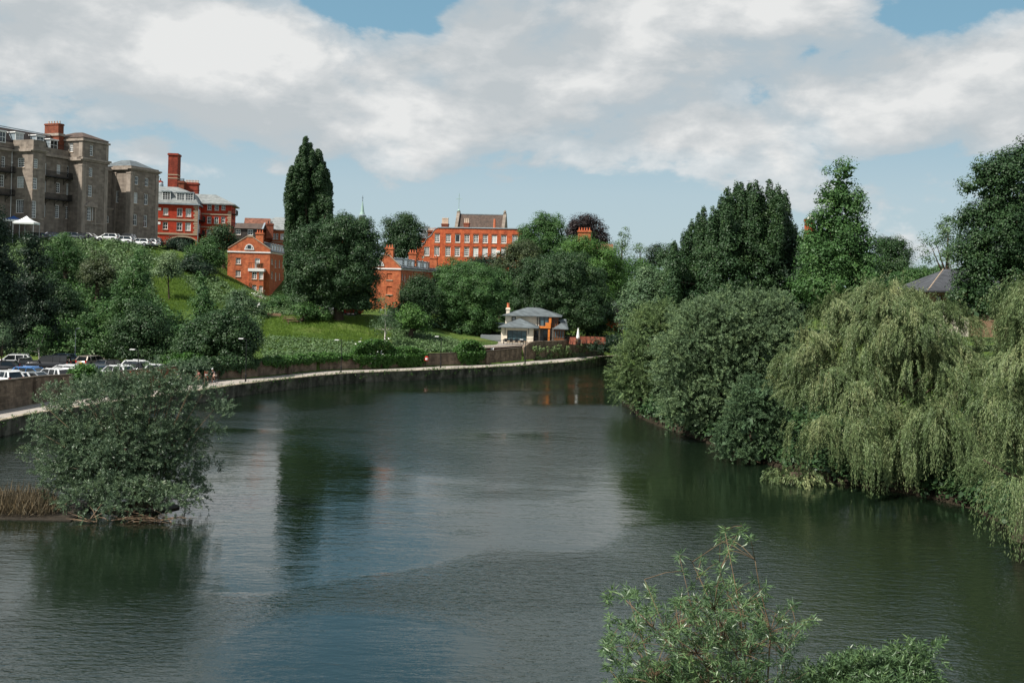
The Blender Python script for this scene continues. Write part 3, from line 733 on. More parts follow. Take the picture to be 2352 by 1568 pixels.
# tower roof, chimney, mansard, dormers
t = MB().hip(-.1, XR + .1, -.1, 9, zt, zt + 1.5, 3.3, 3.6, .05); b.part('roof', t, 'brown_tile')
t = MB().add([(-32, YL + 1.2, zc + PAR + .2), (-.02, YM + 1.6, zc + PAR + .2), (-.02, YM + 3.4, zc + 4.7), (-32, YL + 3.6, zc + 4.7), (-.02, 12, zc + 5.1), (-32, 12, zc + 5.1), (-32, YL + .4, zc + .6), (-.02, YM + .4, zc + .6), (-32, YL + 1.2, zc + .6), (-.02, YM + 1.6, zc + .6)],
             [(0, 1, 2, 3), (3, 2, 4, 5), (6, 7, 9, 8), (8, 9, 1, 0)])
b.part('mansard_roof', t, 'dark_tile')
t = MB().box(-32, -.1, YM + 3.1, YM + 3.35, zc + 4.72, zc + 4.86); b.part('ridge_flashing', t, 'lead')
def dormer(b, xc, y, z0, w, h, cap='white_paint', d=2.6, name='dormer', ny=2, nx=2, side='lead'):
    t = MB().box(xc - w / 2, xc + w / 2, y + .14, y + d, z0, z0 + h); o = b.part(name, t, side)
    t = MB().box(xc - w / 2 - .18, xc + w / 2 + .18, y - .12, y + d + .1, z0 + h + .003, z0 + h + .2); t.build('dormer_roof', M[cap], o)
    wn = b.window('x', y + .14, -1, (xc - w / 2, xc + w / 2, z0, z0 + h), nx, ny, sill=False, rec=-.12, name='dormer_window'); wn.parent = o
for (cx, cy, w, h) in ((20, 292, 1.5, 2.1), (214, 292, 1.9, 1.4), (449, 325, 1.9, 1.4), (606, 385, 1.9, 2.0)):
    u, z = b.pix('x', YM + 1.5, 1, cx, cy); dormer(b, u, YM + 1.3, z - h / 2, w, h)
u0, z0 = b.pix('y', -.4, 1, 715, 258); y1 = b.pix('y', -.4, 1, 560, 258)[0]; zt2 = b.pix('y', -.4, 1, 640, 148)[1]
chimney('chimney', b, -1.6, -.2, u0, y1, z0, zt2, 'dark_brick', 5, 'pot_cream')
t = MB().box(-1.75, -.05, u0 - .25, y1 + .2, z0 - .5, z0 - .003); b.part('chimney_plinth', t, 'cream_trim')
t = MB().box(-1.5, -.12, u0 - .1, y1 - .8, zc + PAR, z0 - .505); b.part('chimney_breast', t, 'dark_brick')
# balconies
def balcony(b, kind, off, sgn, u0, u1, z, out=1.25, h=1.05, brackets=4, dense=.14):
    t = MB(); b.bx(t, kind, off, sgn, u0, u1, .01, out, z - .14, z)
    for zz, th in ((z + h, .06), (z + .12, .04)): b.bx(t, kind, off, sgn, u0, u1, out - .05, out, zz - th, zz)
    n = int((u1 - u0) / dense)
    for i in range(n + 1):
        u = u0 + (u1 - u0 - .03) * i / n; b.bx(t, kind, off, sgn, u, u + .03, out - .045, out - .012, z + .002, z + h - .062)
    for u in (u0, u1 - .04):
        b.bx(t, kind, off, sgn, u, u + .04, .01, out - .052, z + h - .06, z + h)
        for k in range(6): b.bx(t, kind, off, sgn, u + .005, u + .035, .1 + k * out * .16, .13 + k * out * .16, z + .002, z + h - .062)
    o = b.part('balcony', t, 'black_iron')
    for i in range(brackets):
        u = u0 + (u1 - u0) * (i + .5) / brackets; q = MB()
        q.tube([b.T(kind, off, sgn, u, .05, z - 1.3), b.T(kind, off, sgn, u, .25, z - .75), b.T(kind, off, sgn, u, out - .1, z - .17)], .045, 4)
        q.tube([b.T(kind, off, sgn, u, .04, z - 1.35), b.T(kind, off, sgn, u, .04, z - .15)], .04, 4); q.build('bracket', M['black_iron'], o)
    return o
for cy in (765, 1018):
    z = b.pix('x', YM - 1.3, 1, 650, cy - 20)[1]; balcony(b, 'x', YM, -1, XB1 + .2, -.15, z, 1.3)
for cy in (685, 950):
    z = b.pix('x', YL - 1.3, 1, 100, cy)[1]; balcony(b, 'x', YL, -1, XB0 - 9, XB0 - .5, z, 1.3)
t = MB()
for (x, yy) in ((XB0 - .28, YL),): t.tube([(x, yy - .1, 0), (x, yy - .1, zc)], .07, 6)
t.box(XB0 - .42, XB0 - .14, YL - .24, YL - .02, zc - 2.2, zc - 1.9); b.part('downpipe', t, 'white_paint')
t = MB()
for i in range(26):
    x = XB1 + .2 + i * .36; t.box(x, x + .03, YM + .2, YM + .23, zc + PAR, zc + PAR + .8)
t.box(XB1 + .2, -.1, YM + .19, YM + .24, zc + PAR + .8, zc + PAR + .85); b.part('roof_railing', t, 'black_iron')

# ---- stone block at the terrace end
b = Bld('stone_block', 'three storey square stone block with slate hipped roof, right end of the terrace row', 'building', -86.8 + .358 * 13.6, 200 + .934 * 13.6, 19.6, TH)
W2 = 8.6; YB = 5.0
zt = b.pix('x', 0, 1, 1470, 612)[1]; zc = b.pix('x', 0, 1, 1470, 655)[1]
b.facade('x', 0, -1, 0, W2, -1, zt, 1, [(1533, 738, 1575, 835), (1648, 758, 1690, 855), (1523, 922, 1567, 1048), (1641, 937, 1683, 1065), (1515, 1168, 1558, 1300), (1632, 1180, 1675, 1318)], 2, 2)
b.facade('y', 0, -1, .3, YB, -1, zt, 1, [(1316, 905, 1348, 1040, 2, 2)])
b.facade('y', W2, 1, .3, 9, -1, zt); b.w.box(-6.5, W2 - .3, 8.7, 9, -1, zt - .3)
b.facade('x', YB, -1, -3.2, 0, -1, zt - .3)
b.done('cream_stone')
t = MB(); cornice(t, 0, W2, 0, .5, zc - .1, .5, .55); t.box(-.5, -.003, .503, YB, zc - .1, zc + .45); t.box(W2 + .003, W2 + .5, .503, 9, zc - .1, zc + .45); t.box(-3.2, -.51, YB - .4, YB - .003, zc - .4, zc)
b.part('cornice', t, 'cream_trim')
for x in (0, W2 - .95): pilaster(b, x, x + .95, -.09, -.003, -1, zc - .9)
pilaster(b, -.1, -.004, 0.0, 1.1, -1, zc - .9); pilaster(b, -.1, -.004, YB - 1.1, YB - .07, -1, zc - .9)
b.part('roof', MB().hip(.3, W2 - .3, .3, 8.8, zt - .1, zt + 1.6, 3.0, 3.2, .02), 'slate')
b.part('chimney', MB().box(W2 - 2.0, W2 - .9, 5.2, 5.9, zt + .2, zt + 1.7), 'dark_brick')
# ---- low link
b = Bld('link_building', 'low recessed stone link with one small window between the tower and the block', 'building', -86.8 + .358 * 7.1, 200 + .934 * 7.1, 19.6, TH)
z1 = b.pix('x', 4.4, 1, 1230, 1105)[1]
b.facade('x', 4.4, -1, 0, 6.3, -1, z1, 1, [(1200, 1190, 1240, 1270, 2, 4)])
b.done('cream_stone'); b.part('parapet', MB().box(0, 6.3, 4.2, 4.395, z1 - .25, z1 + .15), 'cream_trim'); b.part('roof', MB().box(0, 6.3, 4.42, 9, z1 + .003, z1 + .1), 'lead')
b.part('back_wall', MB().box(0, 6.3, 8.2, 8.6, z1 + .103, z1 + 7), 'cream_stone')

# ---- red brick mansion block with mansard
P0 = W(*K(2, 452, 720), 238.0); TH = math.radians(12)
b = Bld('red_mansard_block', 'bright red brick block with grey mansard roof, white dormers and an arched carriageway', 'building', P0.x, P0.y, 19.2, TH)
zc = b.pix('x', 0, 2, 455, 575)[1]; XL = -15.0; ZB = -1.0
ar = b.rect('x', 0, 2, (195, 868, 432, 1000)); ar2 = b.rect('x', 0, 2, (-40, 868, 105, 1000)); zs = b.pix('x', 0, 2, 300, 905)[1]
b.facade('x', 0, -1, XL, 0, ZB, zc, 2, [(135, 598, 182, 664), (262, 600, 313, 678), (343, 603, 394, 680), (130, 727, 178, 795), (258, 731, 311, 807), (338, 733, 390, 809)], 2, 2,
         extra=[(ar[0], ar[1], ZB - .1, ar[3]), (ar2[0], ar2[1], ZB - .1, ar2[3])])
b.facade('y', 0, 1, .3, 12, ZB, zc, extra=[])
b.w.box(XL, -.3, 11.7, 12, ZB, zc); 
# arch spandrels
for A in (ar, ar2):
    n = 14; xc = (A[0] + A[1]) / 2; rx = (A[1] - A[0]) / 2; rz = A[3] - zs
    for k in range(n):
        t0 = math.pi * k / n; t1 = math.pi * (k + 1) / n
        x0, x1 = xc + rx * math.cos(t1), xc + rx * math.cos(t0); za, zb = zs + rz * math.sin(t1), zs + rz * math.sin(t0)
        b.w.poly_y([(x0, za), (x1, zb), (x1, A[3]), (x0, A[3])], -.0, .3)
b.done('red_brick')
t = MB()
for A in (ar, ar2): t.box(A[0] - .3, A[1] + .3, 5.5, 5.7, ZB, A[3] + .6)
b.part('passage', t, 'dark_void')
t = MB()
for y0_, y1_ in ((695, 712), (826, 843)):
    za = b.pix('x', 0, 2, 300, y1_ + 4)[1]; zb = b.pix('x', 0, 2, 300, y0_ + 4)[1]; t.box(XL, 0, -.12, -.004, za, zb)
b.part('string_course', t, 'buff_stone')
t = MB(); zz = ZB + 1
q0 = b.pix('x', 0, 2, 448, 850)[1]
k = 0; zz = q0
while zz < zc - .4:
    w = .95 if k % 2 else .7; t.box(-w, .04, -.07, -.004, zz, zz + .42); zz += .5; k += 1
b.part('quoins', t, 'buff_stone')
for A in (ar, ar2):
    t = MB(); n = 16; xc = (A[0] + A[1]) / 2; rx = (A[1] - A[0]) / 2; rz = A[3] - zs
    for k in range(n):
        t0 = math.pi * k / n; t1 = math.pi * (k + 1) / n; g = .35
        t.poly_y([(xc + rx * math.cos(t1), zs + rz * math.sin(t1)), (xc + rx * math.cos(t0), zs + rz * math.sin(t0)), (xc + (rx + g) * math.cos(t0), zs + (rz + g) * math.sin(t0)), (xc + (rx + g) * math.cos(t1), zs + (rz + g) * math.sin(t1))], -.08, -.005)
    b.part('arch_ring', t, 'buff_stone')
t = MB().box(XL - .3, .5, -.5, 0, zc + .003, zc + .35); t.box(.0, .5, .003, 12, zc + .003, zc + .35); b.part('gutter', t, 'lead')
zm = b.pix('x', 1.1, 2, 300, 462)[1]; zr = b.pix('x', 4, 2, 330, 405)[1]
t = MB().hip(XL, .1, -.1, 12, zc + .36, zm, 1.3, 1.3, .02); b.part('mansard_roof', t, 'pale_slate')
t = MB().hip(XL + 1.2, -1.1, 1.1, 10.8, zm + .004, zr, 4.2, 4.2, .1); b.part('roof', t, 'pale_slate')
for c_ in ((165, 492), (296, 502), (376, 504)):
    u, z = b.pix('x', .3, 2, *c_); dormer(b, u, .25, z - 1.05, 1.9, 2.2, 'lead', 1.6, ny=4, nx=3, side='lead')
for cy in (720, 850):
    z = b.pix('y', 0, 2, 480, cy)[1]; balcony(b, 'y', 0, 1, 1, 8, z, 1.1, brackets=3)
t = MB().tube([(.2, -.15, 0), (.2, -.15, zc)], .09, 6); b.part('downpipe', t, 'lead')
for r_ in ((458, 615, 472, 705), (486, 617, 500, 700), (458, 745, 472, 830), (486, 742, 500, 825)):
    R = b.rect('y', 0, 2, r_); b.window('y', 0, 1, R, 1, 2, rec=-.1, sill=False)
for cc in ((103, 608), (98, 738)):
    u, z = b.pix('x', 0, 2, *cc); b.part('vent', MB().box(u - .3, u + .3, -.06, -.005, z - .3, z + .3), 'white_paint')
o = b.part('ridge_pot', MB().lathe([(.6, zr - .1), (.6, zr + .5), (.45, zr + .9), (0.05, zr + 1.1)], (-9.3, 6, 0), 10), 'lead')

# ---- red rear wing
P0 = W(*K(2, 762, 700), 247.0)
b = Bld('red_rear_wing', 'red brick wing with slate hipped roof and pale quoins, right of the mansard block', 'building', P0.x, P0.y, 19.4, math.radians(10))
zc = b.pix('x', 0, 2, 762, 575)[1]; XL = -15.5
b.facade('x', 0, -1, XL, 0, -1, zc, 2, [(543, 562, 583, 618), (611, 562, 651, 621), (674, 565, 711, 618), (541, 676, 580, 741), (606, 679, 648, 743), (669, 680, 708, 739), (536, 795, 577, 860), (606, 798, 645, 862)], 2, 2, sill=True)
b.facade('y', 0, 1, .3, 11, -1, zc); b.w.box(XL, -.3, 10.7, 11, 0, zc); b.done('red_brick')
t = MB(); k = 0; zz = b.pix('x', 0, 2, 750, 830)[1]
while zz < zc - 1.4: w = 1.0 if k % 2 else .75; t.box(-w, .04, -.07, -.004, zz, zz + .42); zz += .5; k += 1
b.part('quoins', t, 'buff_stone')
t = MB()
for y_ in (655, 775): z = b.pix('x', 0, 2, 650, y_)[1]; t.box(XL, 0, -.12, -.004, z - .25, z + .1)
b.part('string_course', t, 'buff_stone')
t = MB().hip(XL - .6, .9, -.9, 11.9, zc + .003, b.pix('x', 5, 2, 640, 478)[1], 5.2, 5.6, .3); b.part('roof', t, 'pale_slate')
for cy in (672, 790):
    z = b.pix('y', 0, 2, 800, cy)[1]; balcony(b, 'y', 0, 1, .8, 6, z, 1.1, brackets=2)

# ---- tall chimney, pot-topped stack, small ornate stack
def stack(name, label, crop, x0, x1, ytop, ybot, d, th, m, depth=2.2, pots=0, pm='terracotta', bands=(), bm='buff_stone', oversail=.18, group=None):
    pa = W(*K(crop, x0, ybot), d); pb = W(*K(crop, x1, ybot), d); zt = W(*K(crop, (x0 + x1) / 2, ytop), d).z; w = (pb - pa).length
    b = Bld(name, label, 'chimney', pa.x, pa.y, pa.z, th, group)
    o = b.part('shaft', MB().box(0, w, 0, depth, -3, zt - pa.z - .5), m)
    t = MB().box(-oversail, w + oversail, -oversail, depth + oversail, zt - pa.z - .498, zt - pa.z - .15); t.box(-.05, w + .05, -.05, depth + .05, zt - pa.z - .148, zt - pa.z); b.part('cap', t, m)
    for y_ in bands:
        z = W(*K(crop, (x0 + x1) / 2, y_), d).z - pa.z; b.part('band', MB().box(-.06, w + .06, -.06, depth + .06, z - .12, z + .12), bm)
    for i in range(pots):
        MB().lathe([(.17, 0), (.15, .1), (.12, .5), (.17, .55), (.16, .65)], (w * (i + .5) / pots, depth / 2, zt - pa.z + .002), 8).build('pot', M[pm], b.root)
    return b
stack('brick_chimney', 'tall square red brick chimney rising behind the mansard roof', 2, 175, 261, 92, 400, 256, .1, 'chimney_brick', 3.4, bands=(322, 290))
stack('chimney_stack', 'wide low red chimney stack with a row of buff pots, beside the tall chimney', 2, 330, 452, 362, 470, 252, .1, 'chimney_brick', 1.6, 9, 'pot_cream', bands=(430,), bm='chimney_brick')
stack('chimney_stack', 'darker narrow red chimney stack left of the wide pot-topped one', 2, 274, 322, 348, 470, 250, .1, 'dark_brick', 1.6, 3, 'black_iron')
stack('chimney_stack', 'ornate little red chimney beside the stone block parapet', 2, 68, 112, 345, 410, 262, .1, 'red_brick', 1.6, 2, 'black_iron', bands=(372,))

# ---- dark roofed house and slate roofed brick house
P0 = W(*K(2, 1010, 800), 232)
b = Bld('tile_hung_house', 'dark tile-hung house with brown roof and two white windows, behind the first gabled house', 'building', P0.x, P0.y, 19, math.radians(8))
zc = b.pix('x', 0, 2, 900, 788)[1]; xl = b.pix('x', 0, 2, 790, 850)[0]
b.facade('x', 0, -1, xl, 0, -4, zc, 2, [(805, 795, 851, 846), (915, 797, 965, 850)], 2, 2); b.facade('y', 0, 1, .3, 9, -4, zc); b.w.box(xl, -.3, 8.7, 9, -4, zc); b.done('dark_tile')
zr = b.pix('x', 3, 2, 900, 736)[1]
t = MB().poly_x([(-.3, zc + .003), (9.3, zc + .003), (4.5, zr)], xl, 1.2); b.part('roof', t, 'brown_tile')
t = MB().poly_x([(-.45, zc + .003), (-.3, zc + .0), (4.5, zr + .01), (4.5, zr + .25)], .9, 1.25); b.part('verge', t, 'lead')
chimney('chimney', b, 1.6, 3.2, 3, 4, zc - 2, b.pix('x', 3, 2, 1040, 738)[1], 'dark_brick', 2, 'black_iron')
t = MB().poly_x([(4, zc), (9.5, zc), (6.8, zr + 1.4)], xl + 1.5, xl + 7.5); b.part('rear_roof', t, 'rust_tile')
P0 = W(*K(2, 1140, 820), 241)
b = Bld('slate_roofed_house', 'orange brick house with pale slate hipped roof, partly behind the poplar', 'building', P0.x, P0.y, 17, math.radians(6))
zc = b.pix('x', 0, 2, 1200, 805)[1]; xr = 17
b.facade('x', 0, -1, 0, xr, -4, zc, 2, [(1148, 832, 1170, 888), (1176, 832, 1198, 888), (1218, 835, 1256, 892)], 2, 2)
b.facade('x', 1.2, -1, -6, 0, -4, zc); b.w.box(-6, xr, 10.5, 10.8, -4, zc); b.w.box(-6, -5.7, 1.5, 10.5, -4, zc); b.w.box(xr - .3, xr, .3, 10.5, -4, zc); b.done('orange_brick')
zr = b.pix('x', 5, 2, 1240, 685)[1]
b.part('roof', MB().hip(-6.4, xr + .4, -.5, 11.2, zc + .003, zr, 6.5, 5.7, .2), 'pale_slate')
z = b.pix('x', 0, 2, 1200, 912)[1]; b.part('string_course', MB().box(0, xr, -.1, -.004, z - .15, z + .1), 'buff_stone')

# ---- gabled brick houses
def gable_house(label, crop, corner, d, th, xl, ycorn, apex, shL, shR, wins, length, chims, lun, dorms, sidew, zbase, white=True):
    P0 = W(*K(crop, *corner), d); b = Bld('gable_house', label, 'house', P0.x, P0.y, P0.z, th, 'gabled orange brick houses')
    pz = lambda x, y: b.pix('x', 0, crop, x, y)
    zc = pz(*ycorn)[1]; x0 = pz(xl, ycorn[1])[0]
    b.facade('x', 0, -1, x0, 0, zbase, zc, crop, wins)
    b.facade('y', 0, 1, .3, length, zbase, zc, crop, sidew)
    b.w.box(x0, x0 + .3, .3, length, zbase, zc); b.w.box(x0 + .3, -.3, length - .3, length, zbase, zc)
    za = pz(*apex)[1]; zl = pz(*shL)[1]; zr = pz(*shR)[1]; xa = x0 / 2; zs = max(zl, zr)
    b.w.poly_y([(x0, zc), (0, zc), (0, zs), (-.25, zs + .1), (xa + .5, za), (xa - .5, za), (x0 + .25, zs + .1), (x0, zs)], 0, .32)
    b.done('orange_brick')
    b.part('string_course', MB().box(x0 - .1, .1, -.14, -.004, zc - .12, zc + .14).box(.004, .14, -.0, length, zc - .12, zc + .14), 'white_paint' if white else 'buff_stone')
    t = MB()
    for sg in (0, 1):
        xs = (0, xa + .5) if sg else (x0, xa - .5)
        p = [(xs[0], zs + .03), (xs[1], za + .03), (xs[1], za + .2), (xs[0], zs + .2)]
        t.poly_y(p if not sg else p[::-1], -.08, .42)
    t.box(xa - .5, xa + .5, -.08, .42, za + .01, za + .2); b.part('gable_coping', t, 'buff_stone')
    zr_ = za - .35
    t = MB().poly_x([(0, 0), (0, 0), (0, 0)], 0, 0) if False else MB()
    t.add([(x0 - .3, .33, zc + .15), (.35, .33, zc + .15), (.35, length, zc + .15), (x0 - .3, length, zc + .15), (xa, .33, zr_), (xa, length, zr_), (x0 - .3, .33, zc + .3), (.35, .33, zc + .3), (.35, length, zc + .3), (x0 - .3, length, zc + .3)],
          [(0, 3, 2, 1), (7, 8, 5, 4), (9, 6, 4, 5), (1, 2, 8, 7), (3, 0, 6, 9), (6, 7, 4), (8, 9, 5), (0, 1, 7, 6), (2, 3, 9, 8)])
    b.part('roof', t, 'slate')
    for (xx0, xx1, yy0, yy1, zz0, zz1, np_) in chims: chimney('chimney', b, xx0, xx1, yy0, yy1, zz0, zz1, 'orange_brick', np_)
    if lun: u, z = pz(lun[0], lun[2]); u1 = pz(lun[1], lun[2])[0]; zt_ = pz(lun[0], lun[3])[1]; lunette(b, 'x', 0, -1, (u + u1) / 2, z, u1 - u, zt_ - z)
    slope = (zr_ - zc - .3) / (.35 - xa)
    for (y_, w_) in dorms:
        xo = -.35; zb = zc + .3 + (0.35 - xo) * slope - .1; h = 1.35
        t = MB().box(xo - 2.2, xo - .02, y_, y_ + w_, zb, zb + h); o = b.part('dormer', t, 'lead')
        MB().box(xo - 2.4, xo + .15, y_ - .12, y_ + w_ + .12, zb + h + .003, zb + h + .14).build('dormer_roof', M['lead'], o)
        wn = b.window('y', xo, 1, (y_ + .15, y_ + w_ - .15, zb + .15, zb + h - .1), 2, 2, sill=False, rec=-.1, name='dormer_window'); wn.parent = o
    return b, zc, x0, za
P0 = W(*K(2, 1105, 1400), 203)
b, zc, x0, za = gable_house('gabled orange brick house with a half-round attic window and a roof terrace on its bay', 2, (1118, 1250), 203, math.radians(4), 733, (930, 1006), (940, 866), (735, 972), (1128, 1000),
    [(805, 1058, 853, 1115, 2, 4), (803, 1172, 851, 1232, 2, 4), (980, 1062, 1028, 1155, 2, 3)], 32, [], (889, 973, 976, 930), [(2 + i * 3.4, 1.7) for i in range(6)],
    [(1135, 1070, 1152, 1120, 2, 4), (1168, 1080, 1184, 1150, 2, 4), (1135, 1185, 1150, 1250, 2, 4), (1170, 1195, 1184, 1270, 2, 4), (1205, 1080, 1219, 1150, 2, 4), (1206, 1200, 1219, 1262, 2, 4), (1240, 1085, 1252, 1150, 2, 4)], -9)
u0, u1 = b.pix('x', .4, 2, 990, 900)[0], b.pix('x', .4, 2, 1058, 900)[0]
chimney('chimney', b, u0, u1, .36, 1.6, zc + .6, b.pix('x', .4, 2, 1025, 825)[1], 'orange_brick', 3)
ba = b.pix('x', -1.4, 2, 920, 1200)[0]; bb_ = b.pix('x', -1.4, 2, 1078, 1200)[0] - .2; zs_ = b.pix('x', -1.4, 2, 1000, 1183)[1]; zt_ = b.pix('x', -1.4, 2, 1000, 1157)[1]
OY = b.w; b.w = MB()
b.facade('x', -1.5, -1, ba + .2, bb_ - .1, -9, zs_, 2, [(954, 1184, 1000, 1254, 2, 4), (1020, 1185, 1060, 1256, 2, 4), (956, 1308, 996, 1372, 2, 4), (1020, 1315, 1056, 1375, 2, 4)])
b.w.box(ba + .2, ba + .5, -1.2, -.003, -9, zs_); b.w.box(bb_ - .4, bb_ - .1, -1.2, -.003, -9, zs_); b.part('bay', b.w, 'orange_brick')
b.part('bay_slab', MB().box(ba, bb_, -1.65, -.005, zs_ + .003, zt_), 'white_paint')
t = MB()
for x in np.linspace(ba + .1, bb_ - .15, 7): t.box(x, x + .08, -1.6, -1.52, zt_ + .002, zt_ + 1.05)
t.box(ba + .1, bb_ - .1, -1.62, -1.5, zt_ + 1.053, zt_ + 1.13); t.box((ba + bb_) / 2 + .1, bb_ - .25, -1.515, -1.47, zt_ + .1, zt_ + 1.0); b.part('terrace_railing', t, 'brown_timber')
b2, zc, x0, za = gable_house('gabled brick terrace with grey dormers and blind windows, right of the round tree', 3, (420, 1300), 184, math.radians(-3.6), 60, (300, 958), (200, 790), (60, 930), (435, 945),
    [(255, 1014, 322, 1090, 0, 0), (252, 1175, 320, 1270, 0, 0)], 60, [], (110, 218, 912, 855), [(3.5 + i * 4.1 + (i % 2) * 1.0, 1.9) for i in range(12)],
    [(444, 1020, 460, 1100, 2, 4), (476, 1030, 492, 1130, 2, 4), (532, 1035, 547, 1090, 2, 4), (566, 1040, 580, 1098, 2, 4), (440, 1180, 456, 1230, 2, 4), (640, 1050, 652, 1100, 2, 4), (760, 1062, 770, 1100, 2, 4)], -10)
t = MB()
for r_ in ((255, 1014, 322, 1092), (252, 1175, 320, 1272)):
    R = b2.rect('x', 0, 3, r_); b2.part('blind_window', MB().box(R[0], R[1], .12, .29, R[2], R[3]), 'orange_brick')
t = MB()
for r_ in ((255, 1014, 322, 1092), (252, 1175, 320, 1272)):
    R = b2.rect('x', 0, 3, r_); t.box(R[0] - .12, R[1] + .12, -.1, -.005, R[2] - .2, R[2]); b2.part('blind_sill', t, 'buff_stone'); t = MB()
for (xa_, xb_, yt, y_, pn) in ((236, 334, 694, .36, 3), (526, 618, 757, 17, 3), (786, 874, 815, 36, 3)):
    u0 = b2.pix('x', y_, 3, xa_, yt)[0]; u1 = b2.pix('x', y_, 3, xb_, yt)[0]; z = b2.pix('x', y_, 3, (xa_ + xb_) / 2, yt)[1]
    chimney('chimney', b2, u0, u1, y_, y_ + 1.3, zc + .8, z, 'orange_brick', pn)

# ---- mansion on the hill
P0 = W(*K(3, 690, 800), 258)
b = Bld('hill_mansion', 'wide orange brick mansion with two rows of white sash windows on the wooded hill', 'building', P0.x, P0.y, 15.5, math.radians(-11))
px = lambda x, y: b.pix('x', 0, 3, x, y)
xa = px(840, 600)[0]; xr = px(1880, 600)[0]; zt = px(1400, 462)[1]; zm = px(760, 668)[1]
up = [(845, 531, 908, 632), (981, 535, 1045, 632), (1096, 535, 1159, 635, 1, 1), (1211, 540, 1275, 636), (1322, 541, 1386, 637), (1436, 542, 1501, 640), (1547, 545, 1612, 642), (1663, 546, 1730, 645), (1800, 546, 1866, 645)]
lo = [(840, 687, 904, 799), (975, 690, 1039, 802), (1091, 692, 1156, 804), (1206, 695, 1270, 806), (1317, 697, 1382, 808), (1431, 698, 1497, 808), (1542, 701, 1606, 811), (1660, 703, 1725, 805), (1790, 704, 1850, 808)]
kw = dict(fw=.16, bar=.07)
b.facade('x', 0, -1, xa, xr, -3, zt, 3, up + lo, 3, 4, **kw)
b.facade('x', 0, -1, 0, xa, -3, zm, 3, [(715, 687, 780, 797)], 3, 4, **kw)
pts = [px(*p) for p in ((690, 668), (722, 640), (738, 605), (755, 580), (790, 562), (812, 535), (825, 505), (840, 488))]
b.w.poly_y([(xa, zm)] + [(x, z) for x, z in pts[::-1] if True], 0, .3) if False else b.w.poly_y([(pts[0][0], zm)] + [(xa, zm)] + [(xa, pts[-1][1])] + [(x, z) for x, z in pts[::-1][1:]], 0, .3)
b.w.box(0, .3, .3, 14, -3, zm); b.w.box(xr - .3, xr, .3, 14, -3, zt); b.w.box(.3, xr - .3, 13.7, 14, -3, zt)
b.done('mansion_brick')
t = MB(); pr_ = [px(*p) for p in ((840, 486), (858, 468), (890, 456))]
t.box(pr_[2][0], xr + .1, -.2, .35, zt + .003, zt + .22)
pl = pts + pr_[1:2] + [(pr_[2][0], zt)]
for (x0_, z0_), (x1_, z1_) in zip(pl, pl[1:]):
    if x1_ - x0_ > .01: t.poly_y([(x0_, z0_ + .01), (x1_, z1_ + .01), (x1_, z1_ + .2), (x0_, z0_ + .2)], -.12, .35)
b.part('parapet_coping', t, 'lead')
t = MB()
for i in range(8): w = .6 if i % 2 else .35; t.box(-.06, w, -.06, -.004, -3 + i * 1.05, -3 + i * 1.05 + .6)
b.part('quoins', t, 'cream_trim')
t = MB()
for r_ in (up + lo):
    R = b.rect('x', 0, 3, r_[:4]); t.box(R[0] - .1, R[1] + .1, -.05, -.004, R[3] + .1, R[3] + .35)
    b.part('brick_band', t, 'dark_brick'); t = MB()
u0 = b.pix('x', 2, 3, 970, 450)[0]; u1 = b.pix('x', 2, 3, 1680, 450)[0]
b.part('roof', MB().hip(u0, u1, 1.2, 12, zt + .1, b.pix('x', 3, 3, 1300, 442)[1], 2.5, 4, .02), 'lead')
for (xa_, xb_, yt, y_, pn, pmm) in ((929, 1007, 402, 2.5, 5, 'pot_cream'), (1203, 1266, 392, 4, 3, 'pot_cream')):
    u0 = b.pix('x', y_, 3, xa_, yt)[0]; u1 = b.pix('x', y_, 3, xb_, yt)[0]; z = b.pix('x', y_, 3, (xa_ + xb_) / 2, yt)[1]
    chimney('chimney', b, u0, u1, y_, y_ + 1.3, zt - .5, z, 'dark_brick', pn, pmm, ph=1.5 if pn == 5 else 1.2, pr=.22)
u, z = b.pix('x', 2, 3, 1583, 440); b.part('chimney', MB().lathe([(.35, -1), (.3, 1.0), (.25, 2.0)], (u, 2, z), 8), 'terracotta')
u, z = px(1630, 748); b.part('lamp_box', MB().box(u - .4, u + .4, -.3, -.01, z - .35, z + .35), 'white_paint')
# annexe left of the mansion
stack('chimney_stack', 'dark brick chimney stack with pale pots at the left end of the hill mansion', 3, 760, 832, 484, 560, 262, -.1, 'dark_brick', 1.5, 4, 'pot_cream')
P0 = W(*K(3, 630, 640), 264)
b = Bld('hill_annexe', 'small brick annexe with a pale dormer beside the hill mansion', 'building', P0.x, P0.y, P0.z, -.15)
z1 = b.pix('x', 0, 3, 680, 585)[1]; xr = b.pix('x', 0, 3, 740, 600)[0]
b.facade('x', 0, -1, 0, xr, -8, z1, 3, [(665, 632, 700, 680, 2, 2)]); b.w.box(0, .3, .3, 6, -8, z1); b.w.box(xr - .3, xr, .3, 6, -8, z1); b.w.box(.3, xr - .3, 5.7, 6, -8, z1); b.done('mansion_brick')
b.part('roof', MB().hip(-.4, xr + .4, -.4, 6.4, z1 + .003, z1 + 3.4, 3.0, 3.1, .1), 'slate')
dormer(b, b.pix('x', 1, 3, 712, 550)[0], 1.0, z1 + .6, 1.6, 1.7, 'lead', 2)

